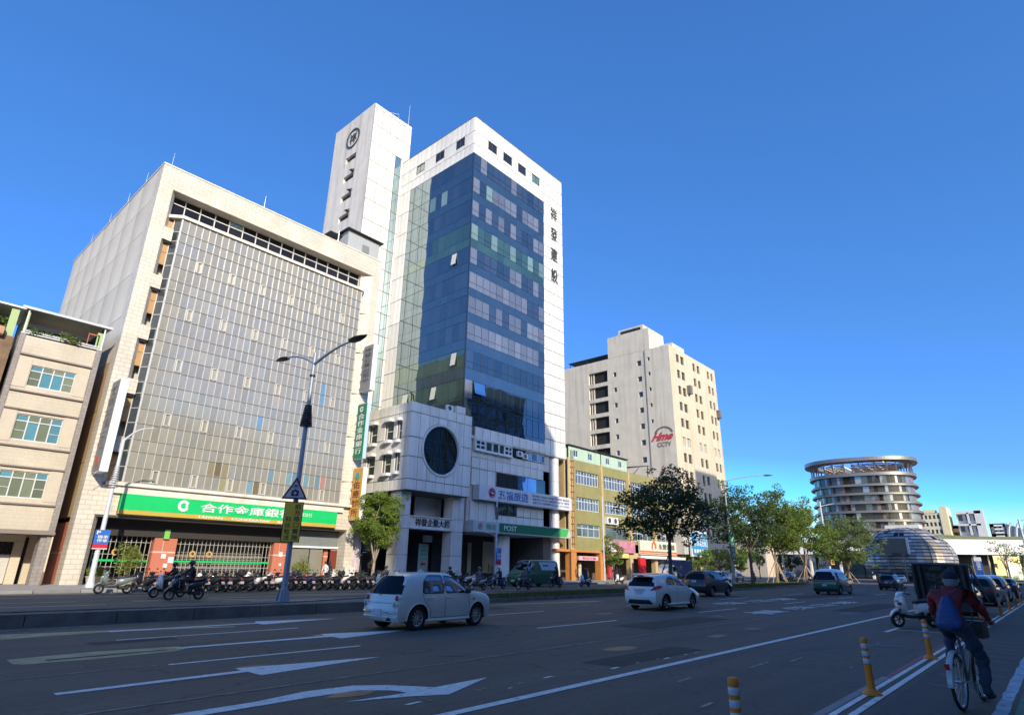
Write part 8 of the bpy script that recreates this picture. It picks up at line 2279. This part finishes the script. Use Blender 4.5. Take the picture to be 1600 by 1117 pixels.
# black canopied cargo trike
def cart():
    t = thing('cargo_trike', 'black tarpaulin covered cargo trike parked beside the bollards', 'cargo trike', (0,0,0), local=True)
    BT = mat('black_tarp', (.012,.012,.014), .55, var=.3, scale=3, bump=.6, bscale=5)
    b = MB(); n = 12
    for i in range(n):   # sagging roof sheet
        x0, x1 = -1.0+2.0*i/n, -1.0+2.0*(i+1)/n; s0, s1 = .03*sin(i*1.9), .03*sin((i+1)*1.9)
        b.hexa([(x0,-.78,1.80+s0),(x1,-.78,1.80+s1),(x1,.78,1.84+s1),(x0,.78,1.84+s0),(x0,-.78,1.84+s0),(x1,-.78,1.84+s1),(x1,.78,1.88+s1),(x0,.78,1.88+s0)])
    b.build('canopy_roof', BT, t, smooth=True)
    for sgn in (1, -1):
        b = MB(); 
        for i in range(14):
            x0, x1 = -1+2*i/14, -1+2*(i+1)/14; w0, w1 = .04*sin(i*2.2), .04*sin((i+1)*2.2); zb0 = 1.0+.12*sin(i*.9); zb1 = 1.0+.12*sin((i+1)*.9)
            o_ = .80 if sgn > 0 else 1.08; b.quad((x0,sgn*(.78+w0*.3),1.82),(x1,sgn*(.78+w1*.3),1.82),(x1,sgn*(o_+w1),zb1-.2),(x0,sgn*(o_+w0),zb0-.2))
        b.build('side_tarp', BT, t, smooth=True)
    b = MB()   # rear flap in two halves with clear plastic between
    for (y0, y1, zb) in ((-.78,-.35,.7),(.42,.78,.6)):
        for i in range(6):
            a, c = y0+(y1-y0)*i/6, y0+(y1-y0)*(i+1)/6; b.quad((-1.0+.03*sin(i*2),a,1.82),(-1.0+.03*sin(i*2+2),c,1.82),(-1.02+.05*sin(i*2+2),c,zb),(-1.02+.05*sin(i*2),a,zb))
    b.build('rear_flap', BT, t, smooth=True)
    b = MB(); b.quad((-.99,-.36,1.8),(-.99,.43,1.8),(-.97,.43,1.0),(-.97,-.36,1.0)); b.build('plastic_window', glass('plastic_window', (.03,.027,.02), .02, (.5,.5,.45), rough=.25, wob=.2, wscale=4), t)
    b = MB()
    for x in (-.97,.97):
        for y in (-.75,.75): b.tube([(x,y,.5),(x,y,1.82)], .018, 6)
    b.build('frame_post', GREYM, t)
    b = MB(); b.box(-.95,.95,-.72,.72,.42,.80); b.build('cargo_tray', mat('tray_dark', (.03,.03,.032), .6, var=.3), t)
    b = MB(); b.loft([(-1.05,.1,.95,.3,.2),(-.8,.1,1.0,.5,.3),(.3,0,1.0,.6,.3),(.9,0,.95,.4,.2)], 16, 3); b.build('load', mat('load_dark', (.05,.045,.04), .8, var=.5, scale=4), t, smooth=True)
    for x, y in ((-.5,.8),(-.5,-.8),(1.5,0)):
        b = MB(); b.lathe([(.12,-.05+y),(.26,-.055+y),(.29,-.02+y),(.29,.02+y),(.26,.055+y),(.12,.05+y),(.0,.03+y),(0,-.03+y)], (x,0,.29), 'y', 20); b.build('wheel', RUB, t, smooth=True)
    b = MB(); b.tube([(.9,0,.6),(1.3,0,.6),(1.5,0,.95)], .03, 6); b.tube([(1.35,.35,1.0),(1.48,0,.98),(1.35,-.35,1.0)], .02, 6); b.tube([(1.48,0,.95),(1.5,0,.3)], .03, 6); b.build('handlebar', TRIM, t)
    place(t, 26.2, 3.2, radians(3), 1.0)
cart()
# ================================================================= PEOPLE
SKIN = flat('skin', (.42,.26,.19), .5)
def figure_mesh(J, E_, regions, sub=1):
    me = bpy.data.meshes.new('fig'); names = list(J)
    me.from_pydata([J[n][:3] for n in names], [(names.index(a), names.index(b)) for a, b in E_], [])
    o = bpy.data.objects.new('fig', me); COL.objects.link(o)
    md = o.modifiers.new('skin', 'SKIN'); md.use_smooth_shade = True; md.branch_smoothing = .6
    sv = me.skin_vertices[0].data
    for i, n in enumerate(names):
        r = J[n][3]; sv[i].radius = (r, J[n][4] if len(J[n]) > 4 else r); sv[i].use_root = (n == 'hip')
    ms = o.modifiers.new('sub', 'SUBSURF'); ms.levels = sub; ms.render_levels = sub
    dg = bpy.context.evaluated_depsgraph_get(); m2 = bpy.data.meshes.new_from_object(o.evaluated_get(dg))
    bpy.data.objects.remove(o); bpy.data.meshes.remove(me)
    segs = [(Vector(J[a][:3]), Vector(J[b][:3]), regions.get((a,b), 0)) for a, b in E_]
    for p in m2.polygons:
        c = p.center; best = min(segs, key=lambda s: ((s[0]+(s[1]-s[0])*max(0, min(1, (c-s[0]).dot(s[1]-s[0])/((s[1]-s[0]).length_squared+1e-9))))-c).length)
        p.material_index = best[2]; p.use_smooth = True
    return m2
def hand_mb(w, d, side_, s_=1.0):
    """palm, four curled fingers and a thumb, from wrist w along d"""
    d = Vector(d).normalized(); up = Vector((0,0,1)); r = d.cross(up).normalized(); u = r.cross(d); w = Vector(w); b = MB()
    b.tube([tuple(w), tuple(w+d*.04*s_), tuple(w+d*.085*s_)], [.026*s_,.036*s_,.032*s_], 8)
    for k, ln in enumerate((.032,.038,.036,.028)):
        o = (k-1.5)*.019*s_; p = w+d*.082*s_+r*o
        b.tube([tuple(p), tuple(p+d*ln*.8*s_-u*.006*s_), tuple(p+d*ln*s_-u*.03*s_), tuple(p+d*ln*.4*s_-u*.048*s_)], [.0095*s_,.009*s_,.0085*s_,.007*s_], 6)
    q = w+d*.03*s_+r*side_*.03*s_
    b.tube([tuple(q), tuple(q+d*.03*s_+r*side_*.018*s_-u*.01*s_), tuple(q+d*.05*s_+r*side_*.008*s_-u*.03*s_)], [.012*s_,.011*s_,.008*s_], 6)
    return b
def person_mesh_parts(root, J, E_, reg, mats, helmet=None, hair=None, hands=(), face=True, headc='head', fwd=(1,0,0), mesh=None):
    me = mesh or figure_mesh(J, E_, reg)
    if not mesh:
        for q in mats: me.materials.append(q)
    o = bpy.data.objects.new('body', me); COL.objects.link(o); o.parent = root; ORG[o] = (0,0,0)
    h = Vector(J[headc][:3])
    if face:
        f = Vector(fwd)
        b = MB(); b.tube([tuple(h+f*.085+Vector((0,0,.01))), tuple(h+f*.115-Vector((0,0,.02)))], [.010,.016], 6)
        for s_ in (1,-1): b.loft([(h.x-.01, h.y+s_*.088, h.z-.005, .012, .03),(h.x+.015, h.y+s_*.092, h.z-.005, .012, .028)], 8)
        b.build('face', SKIN, root, smooth=True)
        b = MB()
        for s_ in (1,-1): c = h+f*.088+Vector((0,s_*.033,.018)); b.loft([(c.x-.01,c.y,c.z,.012,.007),(c.x+.004,c.y,c.z,.010,.005)], 8)
        c = h+f*.09-Vector((0,0,.055)); b.loft([(c.x-.01,c.y,c.z,.024,.006),(c.x+.003,c.y,c.z,.02,.004)], 8)
        b.build('eyes_and_mouth', flat('dark_feature', (.03,.02,.02)), root)
    if helmet:
        b = MB(); prof = [(.118,-.06),(.125,-.01),(.122,.05),(.10,.095),(.06,.122),(.0,.132)]
        b.lathe(prof, (h.x-.01, h.y, h.z+.02), 'z', 18); b.build('helmet', helmet, root, smooth=True)
        b = MB(); b.lathe([(.127,-.03),(.129,.03),(.122,.05)], (h.x-.005, h.y, h.z+.02), 'z', 12, a0=radians(-60), a1=radians(60)); b.build('visor', CG_, root, smooth=True)
    if hair:
        b = MB(); b.lathe([(.095,-.09),(.108,-.03),(.108,.03),(.088,.08),(.05,.108),(0,.116)], (h.x-.018, h.y, h.z+.01), 'z', 16); b.build('hair', hair, root, smooth=True)
    for (wr_, d, s_) in hands: hand_mb(wr_, d, s_).build('hand', SKIN, root, smooth=True)
    return o
RJ = {'hip':(-.28,0,.88,.15,.17),'waist':(-.26,0,1.02,.13,.16),'chest':(-.20,0,1.22,.13,.18),'neck':(-.15,0,1.40,.055),'head':(-.12,0,1.53,.095,.09),'crown':(-.12,0,1.60,.07),
 'shl':(-.17,.18,1.33,.07),'ell':(-.02,.27,1.12,.05),'wrl':(.24,.26,1.03,.032),'shr':(-.17,-.18,1.33,.07),'elr':(-.02,-.27,1.12,.05),'wrr':(.24,-.26,1.03,.032),
 'hil':(-.22,.10,.86,.10),'knl':(.16,.15,.80,.075),'anl':(.12,.13,.42,.048),'tol':(.27,.14,.37,.04),'hir':(-.22,-.10,.86,.10),'knr':(.16,-.15,.80,.075),'anr':(.12,-.13,.42,.048),'tor':(.27,-.14,.37,.04)}
RE = [('hip','waist'),('waist','chest'),('chest','neck'),('neck','head'),('head','crown'),('chest','shl'),('shl','ell'),('ell','wrl'),('chest','shr'),('shr','elr'),('elr','wrr'),('hip','hil'),('hil','knl'),('knl','anl'),('anl','tol'),('hip','hir'),('hir','knr'),('knr','anr'),('anr','tor')]
RR_ = {('hip','hil'):1,('hil','knl'):1,('knl','anl'):1,('anl','tol'):3,('hip','hir'):1,('hir','knr'):1,('knr','anr'):1,('anr','tor'):3,('neck','head'):2,('head','crown'):2}
RID = figure_mesh(RJ, RE, RR_)
def rider(x, y, rz, jm, tm, hm, label, slabel, spaint, s_=.95):
    sc = copy_tree(sc0, None, (x, y, 0), rz, slabel, 'scooters being ridden on the far carriageway', swap={tealm: spaint}, scale=s_)
    p = thing('person', label, 'person', (0,0,0), 'scooter riders on the far carriageway', local=True)
    me = RID.copy(); me.materials.clear()
    for q in (jm, tm, SKIN, flat('shoe_dark', (.03,.03,.03))): me.materials.append(q)
    person_mesh_parts(p, RJ, RE, RR_, None, helmet=hm, hands=(((.24,.26,1.03),(1,.1,-.3),-1),((.24,-.26,1.03),(1,-.1,-.3),1)), mesh=me)
    p.location = (x, y, -.02); p.rotation_euler = (0, 0, rz); p.scale = (s_,)*3
BJ = flat('cloth_black', (.018,.018,.02), .8); GJ = flat('cloth_grey', (.14,.13,.13), .85); WJ = flat('cloth_pale', (.42,.42,.40), .85); JN = flat('denim', (.05,.07,.12), .85); TN = flat('cloth_tan', (.28,.21,.13), .85)
HB = paint('helmet_black', (.02,.02,.02)); HW = paint('helmet_white', (.6,.6,.58)); HG = paint('helmet_grey', (.15,.15,.16))
rider(11.75, 31.8, pi, BJ, BJ, HB, 'rider in black on the white-nosed scooter, left one of the near pair', 'white-nosed scooter of the left rider in the near pair', WHITE)
rider(11.55, 29.35, pi, BJ, BJ, HB, 'rider in black on the black scooter, right one of the near pair', 'black scooter with silver front, nearest of the ridden ones', BLACKP, 1.0)
rider(26.3, 34.6, pi-.1, GJ, BJ, HB, 'rider half hidden behind the rear window of the cream hatchback', 'white-nosed scooter half hidden behind the cream hatchback', WHITE)
rider(31.0, 33.3, pi, BJ, BJ, HB, 'rider in black just above the bonnet of the cream hatchback', 'black scooter just above the bonnet of the cream hatchback', BLACKP)
rider(32.3, 31.6, pi, GJ, GJ, HG, 'rider in grey clothes right of the rider in black', 'silver scooter carrying the rider in grey clothes', SILV)
rider(35.4, 32.5, pi, BJ, WJ, HW, 'rider in black with a white helmet before the post office', 'black and silver scooter of the rider with the white helmet', SCOOTS[3][1])
rider(35.9, 30.4, pi, GJ, JN, HG, 'rider in grey and jeans before the green postal van', 'dark scooter passing in front of the green postal van', BLACKP)
rider(42.0, 32.1, pi, BJ, BJ, HB, 'bulky rider in black at the rear of the green postal van', 'black maxi scooter at the rear of the green postal van', BLACKP, 1.02)
rider(47.6, 33.0, pi, JN, BJ, HB, 'rider in dark blue alone before the orange pillars', 'white-nosed scooter alone before the orange pillars', WHITE)
rider(58.7, 36.2, pi, BJ, BJ, HB, 'rider in black before the pink shop sign', 'white scooter before the pink shop sign', WHITE)
rider(104.5, 34.6, pi, BJ, BJ, HG, 'distant rider left of the black car at the junction', 'distant scooter left of the black car at the junction', BLACKP)
rider(101.0, 37.5, pi, GJ, BJ, HB, 'distant rider seen between the two median trees', 'distant scooter seen between the two median trees', BLACKP)
rider(119.0, 34.4, pi, BJ, JN, HW, 'distant rider with white helmet right of the black car', 'distant scooter right of the black car', WHITE)
# pedestrians
PJ = {'hip':(0,0,.95,.13,.16),'waist':(0,0,1.08,.11,.14),'chest':(.0,0,1.30,.12,.17),'neck':(.0,0,1.47,.052),'head':(.02,0,1.60,.092,.085),'crown':(.02,0,1.67,.07),
 'shl':(0,.18,1.40,.062),'ell':(-.04,.25,1.13,.045),'wrl':(.05,.25,.90,.03),'shr':(0,-.18,1.40,.062),'elr':(-.02,-.25,1.13,.045),'wrr':(.14,-.22,.95,.03),
 'hil':(0,.09,.90,.10),'knl':(.10,.10,.50,.065),'anl':(.02,.10,.09,.045),'tol':(.16,.11,.05,.04),'hir':(0,-.09,.90,.10),'knr':(-.03,-.10,.50,.065),'anr':(-.16,-.10,.11,.045),'tor':(-.03,-.11,.05,.04)}
PED = figure_mesh(PJ, RE, RR_)
def pedestrian(label, x, y, rz, jm, tm, z=.15, s_=.96, group=None):
    p = thing('person', label, 'person', (0,0,0), group, local=True)
    me = PED.copy(); me.materials.clear()
    for q in (jm, tm, SKIN, flat('shoe_dark', (0,0,0))): me.materials.append(q)
    person_mesh_parts(p, PJ, RE, RR_, None, hair=flat('hair_black', (.015,.012,.01)), hands=(((.05,.25,.90),(.25,0,-1),1),((.14,-.22,.95),(.4,0,-1),-1)), mesh=me)
    p.location = (x, y, z); p.rotation_euler = (0, 0, rz); p.scale = (s_,)*3
pedestrian('person in white clothes walking before the clinic shopfront', 26.9, 42.8, radians(200), flat('cloth_white', (.65,.63,.58)), flat('cloth_white', (0,0,0)))
pedestrian('person in dark clothes behind the one in white before the clinic', 27.6, 43.4, radians(20), BJ, BJ)
pedestrian('person in dark clothes standing by the red flag', 62.6, 38.9, radians(200), BJ, TN)
pedestrian('person in a black top and bare-looking tan shorts left of the red flag', 61.6, 38.6, radians(180), BJ, flat('cloth_tan2', (.45,.3,.2)))

# ---------------------------------------------------------------- the cyclist
def bicycle():
    t = thing('bicycle', 'dark city bicycle with white rear mudguard ridden along the path', 'bicycle', (0,0,0), local=True)
    R_ = .33
    FRM = paint('bike_dark', (.02,.022,.025)); FL = paint('bike_light', (.12,.13,.14))
    for x in (0, 1.05):
        b = MB()
        n = 40; P = [(x+cos(2*pi*i/n)*(R_-.018), 0, R_+sin(2*pi*i/n)*(R_-.018)) for i in range(n+1)]
        b.lathe([(R_-.036,-.016),(R_-.018,-.022),(R_,-.008),(R_,.008),(R_-.018,.022),(R_-.036,.016),(R_-.036,-.016)], (x,0,R_), 'y', 40); w_ = b.build('wheel', RUB, t, smooth=True)
        b = MB(); b.lathe([(R_-.055,-.011),(R_-.036,-.014),(R_-.036,.014),(R_-.055,.011),(R_-.055,-.011)], (x,0,R_), 'y', 40); b.lathe([(0,-.04),(.02,-.04),(.02,.04),(0,.04)], (x,0,R_), 'y', 10); b.build('rim', STEEL, w_, smooth=True)
        b = MB()
        for i in range(24): a = 2*pi*i/24; b.tube([(x, .03*(-1)**i, R_), (x+cos(a)*(R_-.05), 0, R_+sin(a)*(R_-.05))], .0016, 3)
        b.build('spoke', STEEL, w_)
    b = MB(); b.tube([(.0,.0,R_),(.44,0,.30)], .012, 6); 
    for s_ in (1,-1): b.tube([(0,s_*.05,R_),(.44,s_*.03,.30)], .010, 6); b.tube([(0,s_*.05,R_),(.33,s_*.025,.72)], .009, 6)
    b.tube([(.44,0,.30),(.30,0,.86)], .017, 8); b.tube([(.44,0,.30),(.86,0,.72)], .02, 8); b.tube([(.36,0,.62),(.84,0,.80)], .016, 8); b.tube([(.87,0,.68),(.81,0,.92)], .02, 8)
    for s_ in (1,-1): b.tube([(.87,s_*.03,.68),(.97,s_*.045,.45),(1.05,s_*.05,R_)], .012, 6)
    b.build('frame', FL, t, smooth=True)
    b = MB(); n = 18
    for i in range(n):
        a0, a1 = radians(60+125*i/n), radians(60+125*(i+1)/n); r = R_+.03
        b.hexa([(cos(a0)*r,-.035,R_+sin(a0)*r),(cos(a1)*r,-.035,R_+sin(a1)*r),(cos(a1)*r,.035,R_+sin(a1)*r),(cos(a0)*r,.035,R_+sin(a0)*r),(cos(a0)*(r+.012),-.025,R_+sin(a0)*(r+.012)),(cos(a1)*(r+.012),-.025,R_+sin(a1)*(r+.012)),(cos(a1)*(r+.012),.025,R_+sin(a1)*(r+.012)),(cos(a0)*(r+.012),.025,R_+sin(a0)*(r+.012))])
    b.build('rear_mudguard', paint('guard_white', (.42,.44,.46)), t, smooth=True)
    MB().box(-.40,-.375,-.025,.025,.50,.57).build('reflector', TL, t)
    b = MB(); b.loft([(.08,0,.93,.03,.02),(.12,0,.95,.10,.03),(.22,0,.95,.095,.035),(.32,0,.95,.04,.025),(.40,0,.945,.02,.018)], 14, 2.4); b.build('saddle', TRIM, t, smooth=True)
    b = MB(); b.tube([(.30,0,.84),(.24,0,.93)], .014, 8); b.build('seat_post', STEEL, t, smooth=True)
    b = MB(); b.tube([(.81,0,.92),(.80,0,1.04)], .014, 8); b.tube([(.66,.30,1.04),(.76,.22,1.06),(.82,0,1.05),(.76,-.22,1.06),(.66,-.30,1.04)], .012, 8)
    for s_ in (1,-1): b.tube([(.70,s_*.27,1.045),(.60,s_*.33,1.03)], .018, 8)
    b.build('handlebar', TRIM, t, smooth=True)
    b = MB(); b.lathe([(.085,-.055),(.09,-.055),(.09,-.05),(.085,-.05)], (.44,0,.30), 'y', 24); b.bar((.44,-.08,.30), (.47,-.08,.13), .02); b.bar((.44,.08,.30), (.41,.08,.47), .02); b.build('crank', GREYM, t)
    b = MB(); b.box(.42,.52,-.20,-.10,.115,.14); b.build('pedal', TRIM, t); b = MB(); b.box(.36,.46,.10,.20,.455,.48); b.build('pedal', TRIM, t)
    b = MB(); b.box(.90,1.22,-.16,.16,.80,1.02); b.build('front_basket', mat('basket_dark', (.03,.03,.03), .6, var=.4, scale=20), t)
    b = MB(); b.tube([(.05,.09,.30),(-.08,.2,.02)], .01, 5); b.build('kick_stand', TRIM, t) if False else None
    return t
bk = bicycle()
CJ = {'hip':(.14,0,1.00,.17,.17),'waist':(.18,0,1.13,.18,.19),'chest':(.30,0,1.33,.17,.22),'neck':(.40,0,1.455,.06),'head':(.44,0,1.56,.082,.078),'crown':(.44,0,1.615,.062),
 'shl':(.31,.20,1.38,.085),'ell':(.42,.27,1.17,.06),'wrl':(.60,.30,1.07,.032),'shr':(.31,-.20,1.38,.085),'elr':(.44,-.31,1.17,.06),'wrr':(.60,-.31,1.07,.032),
 'hil':(.20,.11,.97,.11),'knl':(.56,.15,.84,.078),'anl':(.40,.15,.52,.05),'tol':(.53,.16,.47,.042),'hir':(.18,-.11,.95,.11),'knr':(.46,-.20,.58,.082),'anr':(.36,-.20,.22,.06),'tor':(.52,-.22,.145,.045)}
CR_ = dict(RR_)
cy = thing('person', 'cyclist in a red jacket and navy cap with a blue drawstring bag', 'person', (0,0,0), local=True)
me = figure_mesh(CJ, RE, CR_, 2)
RJK = mat('jacket_red', (.20,.018,.025), .75, var=.25, scale=6, bump=.6, bscale=9); JEAN = mat('jeans_dark', (.035,.048,.085), .85, var=.3, scale=7, bump=.6, bscale=12)
for q in (RJK, JEAN, SKIN, flat('shoe_dark', (0,0,0))): me.materials.append(q)
for v in me.vertices:   # soft folds in the cloth
    c = v.co; k = .008*sin(c.z*31+c.y*17)+.006*sin(c.z*57-c.x*23+c.y*9)
    if c.z < 1.47: v.co = c+v.normal*k
person_mesh_parts(cy, CJ, RE, CR_, None, hands=(((.60,.30,1.07),(1,0,-.3),-1),((.60,-.31,1.07),(1,0,-.3),1)), mesh=me)
h = Vector(CJ['head'][:3])
b = MB(); b.lathe([(.092,-.01),(.097,.02),(.092,.055),(.07,.085),(.038,.098),(0,.102)], (h.x-.005,h.y,h.z+.02), 'z', 20)
b.loft([(h.x+.09,0,h.z+.03,.08,.012),(h.x+.17,0,h.z+.015,.06,.008)], 12); b.build('cap', flat('cap_navy', (.015,.015,.035), .8), cy, smooth=True)
b = MB(); b.lathe([(.078,-.085),(.086,-.05),(.088,-.01),(.087,.01)], (h.x-.008,h.y,h.z+.01), 'z', 18); b.build('hair', flat('hair_grey', (.22,.22,.24), .8), cy, smooth=True)
b = MB(); b.lathe([(.10,0),(.115,.02),(.105,.06)], (CJ['neck'][0]-.01,0,1.42), 'z', 16); b.build('collar', RJK, cy, smooth=True)
# drawstring bag: its own thing
bag = thing('drawstring_bag', 'blue drawstring bag on the back of the red-jacketed cyclist', 'bag', (0,0,0), local=True)
BM = mat('bag_blue', (.015,.045,.17), .5, var=.3, scale=9, bump=.8, bscale=14)
b = MB(); st = []
prof = [(.95,.09,.03),(.98,.135,.05),(1.04,.145,.06),(1.12,.13,.058),(1.22,.10,.048),(1.31,.062,.036),(1.36,.04,.026)]
n = 24
for i, (z, ry, rx) in enumerate(prof):
    for j in range(n):
        a = 2*pi*j/n; g = 1+.07*sin(a*9+i)*(.3+i*.12)
        b.v.append((.03+(z-.93)*.22-.035+cos(a)*rx*g, sin(a)*ry*g, z))
for i in range(len(prof)-1):
    for j in range(n): j2 = (j+1) % n; b.f.append((i*n+j,i*n+j2,(i+1)*n+j2,(i+1)*n+j)); b.m.append(0)
b.f.append(tuple(range(n))[::-1]); b.m.append(0); b.f.append(tuple((len(prof)-1)*n+j for j in range(n))); b.m.append(0)
b.build('bag_body', BM, bag, smooth=True)
b = MB()
for s_ in (1,-1): b.tube([(.08,s_*.04,1.35),(.14,s_*.12,1.43),(.30,s_*.15,1.49),(.46,s_*.16,1.40),(.42,s_*.20,1.22),(.22,s_*.21,1.05),(.05,s_*.15,.96)], .009, 5)
b.build('cord', flat('cord_black', (.02,.02,.02)), bag)
MB().loft([(.92,0,.03,.155,.05),(.95,0,.03,.16,.06)], 16).build('bag_base', BJ, bag) if False else None
for o in (bk, cy, bag): o.location = (9.72, 1.27, 0); o.rotation_euler = (radians(2), 0, radians(-7)); o.scale = (.95,)*3
S.render.film_transparent = False
